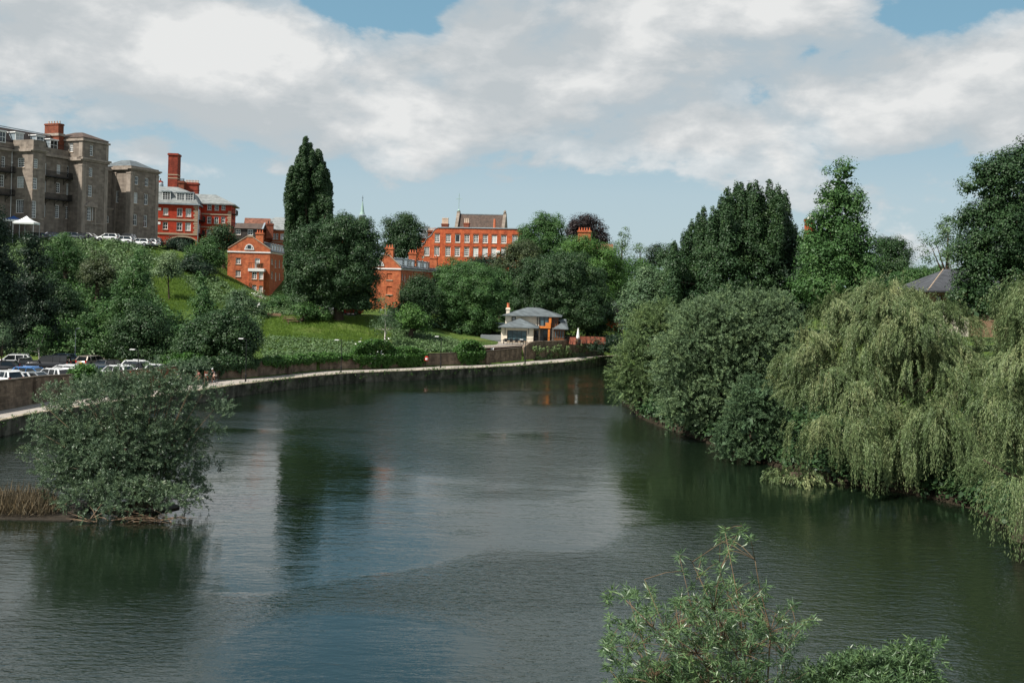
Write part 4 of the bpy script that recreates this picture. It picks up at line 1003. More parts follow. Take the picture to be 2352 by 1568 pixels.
# ---- hall roof behind the mansion
P0 = W(*K(3, 1080, 440), 282)
b = Bld('hall_roof', 'steep brown tiled hall with stone gable ends and a cross behind the hill mansion', 'building', P0.x, P0.y, P0.z - 6, math.radians(-7))
q = lambda x, y, yy=5.0: b.pix('x', yy, 3, x, y)
zrl = q(1105, 278)[1]; xr = q(1730, 300)[0]; zrr = q(1700, 300)[1]; zr = (zrl + zrr) / 2
b.part('roof', MB().poly_x([(-2, 0), (12, 0), (5, zr)], .9, xr - .9), 'brown_tile')
b.part('ridge', MB().box(.9, xr - .9, 4.8, 5.2, zr - .1, zr + .12), 'lead')
for (x0_, x1_, hh) in ((0, .88, q(1088, 252)[1]), (xr - .88, xr, q(1707, 278)[1])):
    t = MB().poly_x([(-2.6, -3), (12.6, -3), (12.6, .3), (5.6, hh - .4), (5.6, hh), (4.4, hh), (4.4, hh - .4), (-2.6, .3)], x0_, x1_); b.part('gable_wall', t, 'cream_stone')
x = .45; hh = q(1088, 252)[1]
t = MB().lathe([(.35, 0), (.45, .3), (.1, .7)], (x, 5, hh), 8); t.tube([(x, 5, hh + .5), (x, 5, hh + 5.2)], .08, 5); t.tube([(x - .9, 5, hh + 3.6), (x + .9, 5, hh + 3.6)], .07, 5)
b.part('cross', t, 'copper_green'); b.part('finial', MB().lathe([(.3, 0), (.45, .4), (.1, .9)], (xr - .45, 5, q(1707, 278)[1]), 8), 'cream_stone')
# ---- spire
P0 = W(*K(14, 728, 760), 300); k = 300 / 2288 * .43353 / 1.64158
b = Bld('church_spire', 'slender pale octagonal spire with a weathervane above the round tree', 'spire', P0.x, P0.y, P0.z, .2)
b.part('spire_base', MB().lathe([(26 * k, -60 * k), (26 * k, 22 * k)], n=8), 'cream_stone')
b.part('spire_cornice', MB().lathe([(30 * k, 22.5 * k), (34 * k, 30 * k), (34 * k, 42 * k), (26 * k, 46 * k)], n=8), 'lead')
b.part('spire_cone', MB().lathe([(24 * k, 46.5 * k), (16 * k, 70 * k), (9 * k, 118 * k), (3 * k, 160 * k)], n=8), 'copper_green')
t = MB().tube([(0, 0, 160 * k), (0, 0, 210 * k)], .06, 5); t.tube([(-8 * k, 0, 190 * k), (8 * k, 0, 190 * k)], .06, 5); t.lathe([(.05, 0), (4 * k, 4 * k), (.05, 8 * k)], (0, 0, 163 * k), 8); b.part('weathervane', t, 'black_iron')

# ---- modern cream house by the river
P0 = W(*K(4, 365, 710), 170); ZF = P0.z
b = Bld('modern_house', 'modern cream house with slate hipped roofs, orange timber balcony and wide dark glazing', 'house', P0.x, P0.y, ZF, math.radians(-4))
q = lambda x, y, yy=0.0: b.pix('x', yy, 4, x, y)
x1 = q(775, 600)[0]; ze = q(600, 525)[1]
b.facade('x', 0, -1, 0, x1, -.3, ze, 4, [(443, 556, 693, 690, 4, 1)], fm='black_iron', fw=.1, pane='pane_blue')
b.w.box(0, .3, .3, 5, -.3, ze); b.w.box(x1 - .3, x1, .3, 1.2, -.3, ze); 
UX0 = q(420, 450, 5)[0]; UX1 = q(850, 450, 5)[0]; zu = q(650, 376, 5)[1]; z0u = ze - .6
b.facade('x', 5, -1, UX0, UX1, z0u, zu, 4, [(500, 380, 555, 436, 1, 1)], fm='black_iron')
b.w.box(UX0, UX0 + .3, 5.3, 12, z0u, zu); XW = q(1092, 450, 5)[0]
b.w.box(UX0 + .3, XW, 11.7, 12, -.3, zu)
b.done('render_cream')
# upper hip roof
za = q(850, 268, 8.5)[1]; zb_ = q(1010, 384, 4.4)[1]
b.part('roof', MB().hip(UX0 - .5, XW + .6, 4.3, 12.5, zu + .003, za, 4.1, 4.0, .14), 'slate')
zap = q(640, 408, 3)[1]
b.part('lower_roof', MB().hip(-.5, x1 + .9, -.7, 8.0, ze + .003, zap, (x1 + 1.4) / 2 - .1, 3.6, .14), 'slate')
# glazed corner
GX0 = q(855, 450, 4.6)[0]; GX1 = q(968, 450, 4.6)[0]; g0 = q(910, 505, 4.6)[1]; g1 = zu
t = MB().box(GX0, GX1, 4.62, 4.68, g0, g1 - .1); o = b.part('corner_glazing', t, 'pane_blue')
t = MB()
for x in (GX0, (GX0 + GX1) / 2, GX1): t.box(x - .06, x + .06, 4.5, 4.618, g0, g1 - .1)
t.box(GX0, GX1, 4.5, 4.6, g0 - .1, g0); t.build('mullion', M['black_iron'], o)
bx0 = q(852, 500, 3.6)[0]; bx1 = q(995, 500, 3.6)[0]; bz0 = q(920, 529, 3.6)[1]; bz1 = q(920, 506, 3.6)[1]; bz2 = q(980, 458, 3.6)[1]
t = MB().box(bx0, bx1, 3.5, 5, bz0, bz1); t.box(bx1 - .9, bx1, 3.5, 3.6, bz1 + .002, bz2); t.box(bx1 - .12, bx1, 3.61, 5, bz1 + .002, bz2); t.box(GX1 + .07, GX1 + .5, 4.45, 4.7, bz1, g1); b.part('timber_balcony', t, 'orange_timber')
px0 = q(960, 620, 3.6)[0]; px1 = q(984, 620, 3.6)[0]; b.part('timber_post', MB().box(px0, px1, 3.6, 3.85, -.3, bz0 - .003), 'orange_timber')
t = MB().box(GX1 + .52, XW, 4.9, 5.0, ze, zu - .003); b.part('timber_wall', t, 'brown_timber')
t = MB()
for i in range(3): xx = GX1 + .62 + i * (XW - GX1 - .7) / 3; t.box(xx, xx + (XW - GX1 - .7) / 3 - .25, 4.82, 4.898, ze + .4, zu - .3)
b.part('upper_window', t, 'pane')
b.part('side_wall', MB().box(XW - .2, XW, 5.01, 11.6, -.3, zu - .003), 'brown_timber')
# ground floor right: recess, cream piers, right wing
t = MB().box(x1, q(1040, 600, 5)[0], 5.2, 5.5, -.3, ze); b.part('recess_wall', t, 'grey_panel')
for (a_, c_) in ((783, 800), (822, 842), (905, 958), (962, 1010)):
    R0 = q(a_, 600, 5)[0]; R1 = q(c_, 600, 5)[0]; b.part('door', MB().box(R0, R1, 5.05, 5.19, -.2, ze - .5), 'pane')
for (a_, c_) in ((775, 784), (842, 862), (1012, 1036)):
    R0 = q(a_, 600, 4.6)[0]; R1 = q(c_, 600, 4.6)[0]; b.part('pier', MB().box(R0, R1, 4.4, 5.0, -.3, ze - .01), 'render_cream')
wx0 = q(1040, 600, 3.8)[0]; wx1 = q(1168, 600, 3.8)[0]
t = MB().box(wx0, wx1, 3.9, 9, -.3, ze - .2); b.part('garden_room', t, 'brown_timber')
t = MB()
for i in range(4): w_ = (wx1 - wx0) / 4; t.box(wx0 + i * w_ + .12, wx0 + (i + 1) * w_ - .12, 3.84, 3.898, .9, ze - .5)
b.part('room_window', t, 'pane_blue')
b.part('room_roof', MB().hip(wx0 - .2, wx1 + .7, 3.2, 9.4, ze - .197, ze + 1.5, 2.2, 2.6, .12), 'slate')
gx0 = q(108, 600, 3)[0]; b.part('side_wing', MB().box(gx0, -.003, 3, 7, -.3, q(200, 618, 3)[1]), 'grey_panel')
b.part('garage', MB().box(gx0 - 6, gx0 - .3, 11, 16, -.3, q(60, 500, 4)[1]), 'render_cream')
b.part('garage_roof', MB().box(gx0 - 6.3, -.01, 10.4, 16.2, q(60, 500, 4)[1] + .01, q(60, 500, 4)[1] + .2), 'lead')
cx0, cz0 = q(432, 335, 5.5); cx1 = q(475, 335, 5.5)[0]; chimney('chimney', b, cx0, cx1, 5.5, 6.5, cz0 - .6, q(450, 268, 5.5)[1], 'render_cream', 1, ph=.8, pr=.25)
t = MB()
for x_ in (418, 715): u, z = q(x_, 600, -.03); t.box(u - .04, u + .04, -.09, -.01, z + 0, ze)
u, z = q(826, 440, 4.95); t.box(u - .05, u + .05, 4.88, 4.99, ze, zu); b.part('downpipe', t, 'black_iron')
HOUSE = b
# terrace
tz = ZF
R0 = W(*K(4, 140, 705), 163.5); R1 = W(*K(4, 815, 708), 166.0); R2 = W(*K(4, 1380, 715), 173.0)
pw = sub(WALL_S, 1109, 1228, 20)
r = empty('terrace_wall', (pw[0].x, pw[0].y, PZ), 0, 'red brick terrace wall below the modern cream house', 'wall')
rel(ribbon_wall('wall_face', offset(pw, 1.1), PZ - .2, [tz - .02] * 20, .35, 'terrace_brick', r)); rel(ribbon_wall('coping', offset(pw, 1.02), tz - .015, tz + .06, .5, 'buff_stone', r))
pp = sub(WALL_S, 1080, 1385, 30); far = [Vector((p.x * 1.16, p.y + 30, 0)) for p in pp]
V, f = strip(offset(pp, .5), far, tz - .03, tz - .03); tag(MB().add(V, f).build('terrace', M['paving']), 'paved house terrace', kind='structure')
# terrace railing
pr = offset(sub(WALL_S, 1112, 1290, 60), 1.3); r = empty('terrace_railing', (pr[0].x, pr[0].y, tz), 0, 'thin black metal railing along the edge of the house terrace', 'railing')
t = MB()
for i, p in enumerate(pr): t.box(p.x - .018, p.x + .018, p.y - .018, p.y + .018, tz, tz + 1.0)
rel(t.build('baluster', M['black_iron'], r)); t = MB().tube([(p.x, p.y, tz + 1.0) for p in pr], .03, 5); rel(t.build('handrail', M['black_iron'], r))

# ---- brick house to the right of the modern one
P0 = W(*K(4, 1858, 690), 205)
b = Bld('brick_villa', 'brick house with brown hipped roof and a glass conservatory, half hidden behind the yellow willow', 'house', P0.x, P0.y, P0.z, math.radians(-6))
q = lambda x, y, yy=0.0: b.pix('x', yy, 4, x, y)
xl = q(1700, 500)[0]; xr = q(2150, 500)[0]; zc = q(1858, 358)[1]
b.facade('x', 0, -1, xl, xr, -1, zc, 4, [(1905, 395, 1946, 455, 2, 2), (2040, 395, 2080, 455, 2, 2), (1780, 400, 1815, 450, 2, 2)]); b.w.box(xl, xl + .3, .3, 10, -1, zc); b.w.box(xr - .3, xr, .3, 10, -1, zc); b.w.box(xl + .3, xr - .3, 9.7, 10, -1, zc); b.done('mansion_brick')
b.part('roof', MB().hip(xl - .5, xr + .5, -.6, 10.6, zc + .003, q(1850, 225, 4)[1], 3.4, 4.6, .14), 'brown_tile')
b.part('downpipe', MB().tube([(0, -.12, -.5), (0, -.12, zc)], .09, 6), 'white_paint')
R = b.rect('x', -2, 4, (1896, 542, 1946, 690)); b.part('white_door', MB().box(R[0], R[1], -2.1, -2.0, R[2], R[3]), 'white_paint')
zc1 = q(1900, 540, -2)[1]; zc2 = q(1900, 500, -.3)[1]; xa_ = q(1885, 540, -2)[0]; xb_ = q(2100, 540, -2)[0]
t = MB().add([(xa_, -2.2, zc1), (xb_, -2.2, zc1), (xb_, -.02, zc2), (xa_, -.02, zc2), (xa_, -2.2, zc1 - .12), (xb_, -2.2, zc1 - .12), (xb_, -.02, zc2 - .12), (xa_, -.02, zc2 - .12)], [(0, 1, 2, 3), (4, 7, 6, 5), (0, 4, 5, 1), (1, 5, 6, 2), (3, 2, 6, 7), (0, 3, 7, 4)])
o = b.part('conservatory_roof', t, 'pane_blue'); t = MB()
for i in range(8): x = xa_ + (xb_ - xa_) * i / 7; t.tube([(x, -2.25, zc1 + .04), (x, -.05, zc2 + .04)], .05, 4)
t.box(xa_, xb_, -2.28, -2.2, zc1 - .18, zc1 + .03); t.build('glazing_bar', M['white_paint'], o)
b.part('conservatory_wall', MB().box(xa_ + .1, xb_ - .1, -1.98, -1.9, -1, zc1 - .2), 'dark_brick')
u, z = q(1735, 228, 1.5); b.part('skylight', MB().poly_y([(u - 2, z - .2), (u + 2, z - .2), (u, z + 2.0)], 3, 5).box(u + 2.5, u + 9, 3, 4, z - .5, z + .3), 'white_paint')

# ---- lodge on the right bank
P0 = W(*K(8, 845, 1330), 108)
b = Bld('lodge', 'tan lodge with a wide dark slate roof, behind the giant weeping willow', 'house', P0.x, P0.y, P0.z, math.radians(9))
q = lambda x, y, yy=0.0: b.pix('x', yy, 8, x, y)
ze = q(845, 1240)[1]; xr = q(1500, 1240)[0]; yl = 5.5
b.facade('x', 0, -1, 0, xr, -3.5, ze, 8, [(885, 1262, 940, 1318, 2, 1)], fm='brown_timber'); b.w.box(0, .3, .3, yl, -3.5, ze); b.w.box(.3, xr, yl - .3, yl, -3.5, ze); b.done('tan_wall')
b.part('roof', MB().hip(-1.0, xr + 1, -1.0, yl + 1.0, ze + .003, ze + 2.6, 4.4, 3.6, .16), 'lodge_slate')
b.part('hip_ridge', MB().tube([(-1, -1, ze + .2), (3.4, 3.2, ze + 2.62)], .05, 5), 'buff_stone')
u0 = q(800, 1300)[0]; b.part('pale_base', MB().box(-.12, 4.5, -.12, -.004, -3.5, q(900, 1322)[1]), 'render_cream')
# ---- battlemented turret
P0 = W(*K(7, 1632, 700), 150); k = 150 / 2288 * .48479 / 1.64158; rr = 38 * k
b = Bld('turret', 'round red brick turret with battlements and a white conical tip, beside the tall pyramid-shaped tree', 'turret', P0.x, P0.y, P0.z, 0)
b.part('shaft', MB().lathe([(rr, -9), (rr, 88 * k), (rr * 1.1, 92 * k), (rr * 1.1, 100 * k)], n=16), 'mansion_brick')
t = MB()
for i in range(10):
    a_ = 2 * math.pi * i / 10; c_, s_ = math.cos(a_) * rr * 1.0, math.sin(a_) * rr * 1.0; t.box(c_ - 4.5 * k, c_ + 4.5 * k, s_ - 4.5 * k, s_ + 4.5 * k, 100.2 * k, 110 * k)
b.part('battlement', t, 'dark_brick'); b.part('cone_roof', MB().lathe([(rr * .98, 104 * k), (.1, 147 * k)], (10 * k, 6 * k, 0), 12), 'white_paint')
# ---- roof and tall stack above the bright trees
P0 = W(*K(16, 1790, 400), 250)
b = Bld('hill_house', 'red-brown tiled roof of a house in front of the purple beech', 'house', P0.x, P0.y, P0.z - 4, -.1)
xr = b.pix('x', 0, 16, 2010, 400)[0]; zr = b.pix('x', 3, 16, 1900, 345)[1]
b.part('roof', MB().poly_x([(-1, 2), (8, 2), (3.5, zr)], -1, xr), 'rust_tile'); b.w.box(-.5, xr - .4, -.2, 7.2, -8, 1.997); b.done('mansion_brick')
stack('chimney_stack', 'broad orange chimney stack with four pots in front of the purple beech', 16, 1680, 1800, 218, 275, 246, -.1, 'orange_brick', 1.4, 5, 'terracotta', bands=(240,), bm='orange_brick')

# ------------------------------------------------------------------ vegetation
def unit(v): return v / np.maximum(np.linalg.norm(v, axis=1, keepdims=True), 1e-9)
def leaf_quads(P, Nn, Tg, L, Wd, rng, bend=0.0):
    """one rhombus leaf at each P with face normal Nn, lying along Tg"""
    Tg = unit(Tg); S = unit(np.cross(Nn, Tg)); n = len(P)
    L = np.asarray(L).reshape(-1, 1) * np.ones((n, 1)); Wd = np.asarray(Wd).reshape(-1, 1) * np.ones((n, 1))
    N2 = np.cross(Tg, S)
    a = P; b = P + Tg * L * 0.45 + S * Wd * 0.5 + N2 * bend * L; c = P + Tg * L; d = P + Tg * L * 0.45 - S * Wd * 0.5 + N2 * bend * L
    V = np.stack([a, b, c, d], 1).reshape(-1, 3); Q = np.arange(4 * n).reshape(-1, 4)
    return V, Q
def clump_points(lobes, rc, density, rng, inner=0.15, zmin=-0.65, shell=0.10):
    """lobes: list of (centre3, radii3). returns clump centres and outward normals"""
    C = np.array([l[0] for l in lobes], float); R = np.array([l[1] for l in lobes], float)
    area = (R[:, 0] * R[:, 1] + R[:, 1] * R[:, 2] + R[:, 0] * R[:, 2]) / 3 * 4 * math.pi
    tot = int(max(6, area.sum() / (rc * rc * 3.14) * density))
    li = rng.choice(len(C), tot, p=area / area.sum())
    u = unit(rng.normal(size=(tot, 3))); bad = u[:, 2] < zmin; u[bad, 2] *= -1
    t = 1 - np.abs(rng.normal(0, shell, tot)); k = rng.random(tot) < inner; t[k] = rng.uniform(.25, .85, k.sum())
    P = C[li] + u * R[li] * t[:, None]; Nn = unit(u / R[li])
    keep = np.ones(tot, bool)
    for j in range(len(C)):
        q = np.linalg.norm((P - C[j]) / R[j], axis=1); ins = (q < 0.72) & (li != j); keep &= ~(ins & (rng.random(tot) > 0.12))
    return P[keep], Nn[keep]
def crown(lobes, rc, m, L, Wd, seed, style='broad', density=1.6, inner=0.15, up=0.4, zmin=-0.65, flat=0.75, sprig=1.0, floor=None):
    rng = np.random.default_rng(seed); C, Nn = clump_points(lobes, rc, density, rng, inner, zmin)
    if floor is not None: k = C[:, 2] > floor; C, Nn = C[k], Nn[k]
    n = len(C)
    if style == 'broad':
        rcs = rc * rng.uniform(.6, 1.35, n)
        v = unit(rng.normal(size=(n * m, 3)) + np.repeat(Nn, m, 0) * 0.8 + np.array([0, 0, .25]))
        r = np.repeat(rcs, m) * rng.random(n * m) ** 0.4
        off = v * r[:, None]; off[:, 2] *= flat
        P = np.repeat(C, m, 0) + off
        fn = unit(v * 0.9 + np.array([0, 0, up]) + rng.normal(size=(n * m, 3)) * 0.28)
        tg = np.cross(fn, unit(rng.normal(size=(n * m, 3)))); tg[:, 2] -= 0.15
        tone = np.clip(np.repeat(rng.normal(.45, .20, n), m) + rng.normal(0, .10, n * m), 0, 1)
        V, Q = leaf_quads(P, fn, tg, L * rng.uniform(.6, 1.3, n * m), Wd * rng.uniform(.6, 1.3, n * m), rng, .06)
    elif style == 'sprig':      # lanceolate leaves set along arching shoots
        ax = unit(Nn * 0.8 + np.array([0, 0, up]) + rng.normal(size=(n, 3)) * 0.38); ln = sprig * rng.uniform(.6, 1.35, n)
        A = np.repeat(ax, m, 0); t = rng.random(n * m)
        drop = np.zeros((n * m, 3)); drop[:, 2] = -(t ** 2) * 0.25 * np.repeat(ln, m)
        P = np.repeat(C, m, 0) + A * (t * np.repeat(ln, m))[:, None] + drop
        side = unit(np.cross(A, rng.normal(size=(n * m, 3)))); tg = unit(A * 0.75 + side * 0.8 + np.array([0, 0, -.18])); fn = unit(np.cross(tg, rng.normal(size=(n * m, 3))) + np.array([0, 0, .6]))
        fn = unit(fn - tg * (fn * tg).sum(1, keepdims=True))
        tone = np.clip(np.repeat(rng.normal(.45, .15, n), m) + rng.normal(0, .15, n * m), 0, 1)
        V, Q = leaf_quads(P, fn, tg, L * rng.uniform(.7, 1.25, n * m), Wd * rng.uniform(.7, 1.25, n * m), rng, .08)
    elif style == 'star':       # whorls of narrow leaves at shoot tips
        A = np.repeat(unit(Nn * .5 + np.array([0, 0, up]) + rng.normal(size=(n, 3)) * .4), m, 0)
        side = unit(np.cross(A, rng.normal(size=(n * m, 3)))); el = rng.uniform(-.25, .9, (n * m, 1)); tg = unit(side + A * el)
        P = np.repeat(C, m, 0) + A * rng.uniform(-.22, .05, (n * m, 1)) * sprig; fn = unit(np.cross(tg, rng.normal(size=(n * m, 3))) + A * .9); fn = unit(fn - tg * (fn * tg).sum(1, keepdims=True))
        tone = np.clip(np.repeat(rng.normal(.5, .15, n), m) + rng.normal(0, .15, n * m), 0, 1)
        V, Q = leaf_quads(P, fn, tg, L * rng.uniform(.7, 1.2, n * m), Wd * rng.uniform(.7, 1.2, n * m), rng, .05)
    return V, Q, tone, C
def weeping(lobes, S, K_, L, Wd, seed, length=(2.5, 6), tass=5, floor=0.2, outw=1.0, gap=0.12):
    rng = np.random.default_rng(seed)
    C, Nn = clump_points(lobes, 1.0, 50, rng, 0.12, 0.0, 0.08)
    k = rng.permutation(len(C))[:S // tass]; C, Nn = C[k], Nn[k]
    C = np.repeat(C, tass, 0) + rng.normal(0, .24 if tass > 8 else .28, (len(C) * tass, 3)); Nn = np.repeat(Nn, tass, 0); n = len(C)
    h = Nn.copy(); h[:, 2] *= .2; h = h + rng.normal(0, .22, (n, 3)) * np.array([1, 1, .1]); top = C[:, 2] 
    nt = n // tass; ln = np.repeat(rng.uniform(*length, nt), tass) * rng.uniform(.55, 1.1, n) * np.where(top > 6.5, .62, 1.0); o = outw * 1.25 * np.repeat(rng.uniform(.2, 1.5, nt), tass) * rng.uniform(.8, 1.15, n)
    ln = np.minimum(ln, np.maximum(.5, top - floor))
    t = (np.tile(np.linspace(0, 1, K_), n) + rng.uniform(-.02, .02, n * K_)).clip(0, 1)
    R = lambda a: np.repeat(a, K_, 0)
    s = t * R(ln)
    P = R(C) + R(h) * (R(o) * (1 - np.exp(-s / .9)))[:, None]; P[:, 2] -= np.maximum(0, s - .25 * (1 - np.exp(-s / .5)))
    P[:, 0] += np.sin(s * 1.3 + R(rng.uniform(0, 6, n))) * .07; P += rng.normal(0, .05, P.shape)
    side = unit(rng.normal(size=(n * K_, 3)) * np.array([1, 1, .2])); tg = unit(side * .38 + np.array([0, 0, -1.0]) + R(h) * (np.exp(-s / .8))[:, None] * 1.2)
    fn = unit(np.cross(tg, rng.normal(size=(n * K_, 3))) + R(Nn) * .7 + np.array([0, 0, .25])); fn = unit(fn - tg * (fn * tg).sum(1, keepdims=True))
    tone = np.clip(R(np.repeat(rng.normal(.42, .15, nt), tass) + rng.normal(0, .08, n)) + .12 * (1 - t) + rng.normal(0, .13, n * K_), 0, 1)
    return (*leaf_quads(P, fn, tg, L * rng.uniform(.7, 1.3, n * K_), Wd * rng.uniform(.7, 1.3, n * K_), rng, .05), tone, C)
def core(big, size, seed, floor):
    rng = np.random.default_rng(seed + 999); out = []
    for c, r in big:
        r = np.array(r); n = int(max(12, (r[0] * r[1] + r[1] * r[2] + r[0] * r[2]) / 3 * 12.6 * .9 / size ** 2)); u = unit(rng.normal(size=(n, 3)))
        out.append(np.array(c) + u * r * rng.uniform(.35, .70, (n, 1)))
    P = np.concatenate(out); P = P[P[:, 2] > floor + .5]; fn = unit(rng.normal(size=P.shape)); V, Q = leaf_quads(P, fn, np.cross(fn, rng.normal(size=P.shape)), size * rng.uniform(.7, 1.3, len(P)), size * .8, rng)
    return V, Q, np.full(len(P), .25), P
LEAFCOUNT = 0
def plant(name, label, cat, base, parts, lm, bark='bark', trunk_r=0.35, limbs=6, group=None, seed=1, trunk_top=None, tw=None, flowers=None, stems=None, trunk=True):
    """base: world point; parts: list of (V,Q,tone,C) in world coords merged to ONE crown"""
    global LEAFCOUNT
    base = Vector(base); r = empty(name, base, 0, label, cat, group); b0 = np.array(base)
    V = np.concatenate([p[0] for p in parts]) - b0; o = 0; Qs = []
    for p in parts: Qs.append(p[1] + o); o += len(p[0])
    me = np_mesh('crown', V, np.concatenate(Qs), M[lm], np.concatenate([p[2] for p in parts])); link('crown', me, r); LEAFCOUNT += len(me.polygons)
    C = np.concatenate([p[3] for p in parts]) - b0
    if trunk:
        rr = random.Random(seed); t = MB(); zt = np.percentile(C[:, 2], 70); cx, cy = C[:, 0].mean(), C[:, 1].mean()
        top = Vector((cx, cy, zt)); s0 = -0.4
        mid = Vector((cx * .35, cy * .35, zt * .38))
        t.tube([(0, 0, s0), (0, 0, .2), mid, Vector((cx * .8, cy * .8, zt * .7)), top], [trunk_r * 1.3, trunk_r * 1.05, trunk_r * .8, trunk_r * .5, trunk_r * .15], 8)
        idx = rr.sample(range(len(C)), min(limbs, len(C)))
        for i in idx:
            e = Vector(C[i]); f = rr.uniform(.3, .65); s = Vector((0, 0, 0)).lerp(mid, f / .4) if f < .4 else mid.lerp(top, (f - .4) / .6)
            m_ = s.lerp(e, .5) + Vector((0, 0, -.03 * (e - s).length)); t.tube([s, m_, s.lerp(e, .97)], [trunk_r * .38, trunk_r * .22, trunk_r * .07], 5)
        t.build('trunk', M[bark], r, smooth=True)
    if stems:
        t = MB()
        for p, rad in stems: t.tube([Vector(q) - base for q in p], rad, 5)
        t.build('branches', M[tw or 'twig'], r, smooth=True)
    if flowers:
        rng = np.random.default_rng(seed); k = rng.permutation(len(C))[:flowers[0]]; P = np.repeat(C[k], 5, 0) + rng.normal(0, .22, (len(k) * 5, 3)) + np.array([0, -.1, flowers[2]])
        fn = unit(rng.normal(size=P.shape) * .4 + np.array([0, -.4, 1])); V, Q = leaf_quads(P, fn, np.cross(fn, rng.normal(size=P.shape)), flowers[1], flowers[1] * .8, rng)
        link('blossom', np_mesh('blossom', V, Q, M['white_flower']), r)
    return r
def lob(d, *ls, ratio=1.0):
    """pixel ellipses (x,y,rx,ry[,depth offset]) at distance d -> world ellipsoids"""
    out = []
    for l in ls:
        x, y, rx, ry = l[:4]; dz = l[4] if len(l) > 4 else 0
        c = W(x, y, d + dz); k = (d + dz) / F
        out.append((tuple(c), (rx * k, max(rx, ry * .6) * k * ratio * .9, ry * k)))
    return out
def knobs(ls, n, seed, f=(.22, .4), zmin=-.5, push=.92, tall=1.0):
    n = int(n * 2.0); f = (f[0] * .62, f[1] * .88)
    """break big ellipsoids into smaller lobes on their surface so the outline is uneven"""
    rng = np.random.default_rng(seed); out = []
    C = np.array([l[0] for l in ls]); R = np.array([l[1] for l in ls]); ar = (R[:, 0] * R[:, 2]); li = rng.choice(len(C), n, p=ar / ar.sum())
    for i in li:
        u = rng.normal(size=3); u /= np.linalg.norm(u)
        if u[2] < zmin: u[2] *= -1
        k = rng.uniform(*f); s = R[i].mean() ** .5 * R[i].min() ** .5 * k
        out.append((tuple(C[i] + u * R[i] * (push - k * .25)), (s, s, s * tall * rng.uniform(.75, 1.1))))
    for c, r in ls: out.append((c, tuple(np.array(r) * .74)))
    return out
def base_at(px, d, z=None):
    a, _ = ab(px, 700); X = a * d; return Vector((X, d, Txy(X, d) if z is None else z))

def tree(label, px, d, ls, lm, seed, kn=16, rc=None, m=34, extra=None, L=None, asp=.72, density=1.5, name='tree', cat='tree', bark='bark', trunk_r=.4, up=.4, group=None, f=(.22, .4), tall=1.0, style='broad', sprig=1.0, z=None, zmin=-.5, inner=.15, trunk=True, flowers=None, floor=None, push=.92):
    k = d / F
    L = L or 2.0 * 2.297 * k * .9; rc = rc or L * 4.0
    big = lob(d, *ls); ws = knobs(big, kn, seed, f, zmin, push, tall) if kn else big
    if style == 'broad': m = int(m * 1.6)
    b = base_at(px, d, z); fl = (b.z - .2) if floor is None else floor
    k2 = 1.35 if density < 1.1 else 2.4
    if style == 'broad': L *= .72; m = int(m * 1.75)
    else: L *= .8; m = int(m * 1.4)
    c = crown(ws, rc, m, L, L * asp, seed, style, density * k2 * (1.0 if style == 'broad' else 1.3), inner, up, zmin=-.8, sprig=sprig, floor=fl)
    cs = [c]
    if extra: cs.append(crown(lob(d, *extra), .36, 15, L, L * asp, seed + 3, style, 3.2, .2, .2, zmin=-.9, flat=1.6))
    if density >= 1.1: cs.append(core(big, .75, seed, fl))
    return plant(name, label, cat, b, cs, lm, bark, trunk_r, seed=seed, group=group, trunk=trunk, flowers=flowers)

G1 = 'trees on the wooded hill'
# --- centre: poplar, big round tree, hill trees
SP_ = []; rp = random.Random(4)
for x, yt in ((658, 404), (664, 389), (672, 404), (677, 384), (683, 362), (691, 337), (699, 325), (710, 336), (721, 348), (731, 354), (739, 357), (748, 374), (756, 392), (763, 418), (767, 488)):
    y = yt + 20
    while y < 700: SP_.append((708 + (x - 708) * .86 + rp.uniform(-2, 2) + (y - yt) * (-.006 if x < 700 else .004), y, rp.uniform(7, 10.5) * (1 if y > yt + 30 else .6), rp.uniform(22, 32), rp.uniform(-2.5, 2.5))); y += rp.uniform(30, 44)
spires = [(697, 430, 21, 104), (726, 455, 22, 96), (744, 500, 20, 86), (678, 500, 18, 92), (668, 470, 9, 62), (712, 520, 34, 120), (690, 600, 34, 110), (735, 600, 32, 90), (672, 560, 16, 90), (755, 480, 9, 40), (700, 385, 12, 52), (718, 395, 11, 48), (737, 430, 12, 52), (688, 560, 20, 140), (722, 470, 14, 90), (705, 470, 18, 110)]
tree('very tall dark poplar with several upright spires, tallest tree in the picture', 706, 187, SP_, 'leaf_dark', 11, kn=0, rc=.32, L=.34, asp=.75, m=5, density=1.4, name='poplar_tree', trunk_r=.6, up=.15)
tree('huge dark round tree standing right of the poplar, its thick trunk over the lane', 778, 163, [(735, 600, 62, 80), (800, 575, 66, 72), (840, 600, 42, 60), (775, 640, 90, 70), (710, 650, 46, 55), (840, 650, 34, 42), (770, 540, 60, 42), (820, 545, 50, 42), (700, 690, 44, 34), (755, 692, 50, 24), (820, 694, 46, 24), (846, 690, 30, 34)], 'leaf_dark', 12, kn=60, L=.36, m=36, density=1.6, trunk_r=.85, name='sycamore_tree')
tree('round dark tree between the big round tree and the hill mansion', 925, 222, [(925, 545, 44, 50), (905, 550, 26, 40), (955, 545, 19, 34), (925, 575, 45, 30), (930, 515, 26, 22)], 'leaf_dark', 13, kn=26, group=G1)
tree('tall mid green tree at the right end of the hill mansion', 1255, 240, [(1240, 540, 36, 46), (1275, 545, 32, 44), (1208, 545, 20, 34), (1250, 520, 26, 25), (1230, 575, 50, 34), (1290, 570, 25, 40)], 'leaf_mid', 14, kn=30, group=G1)
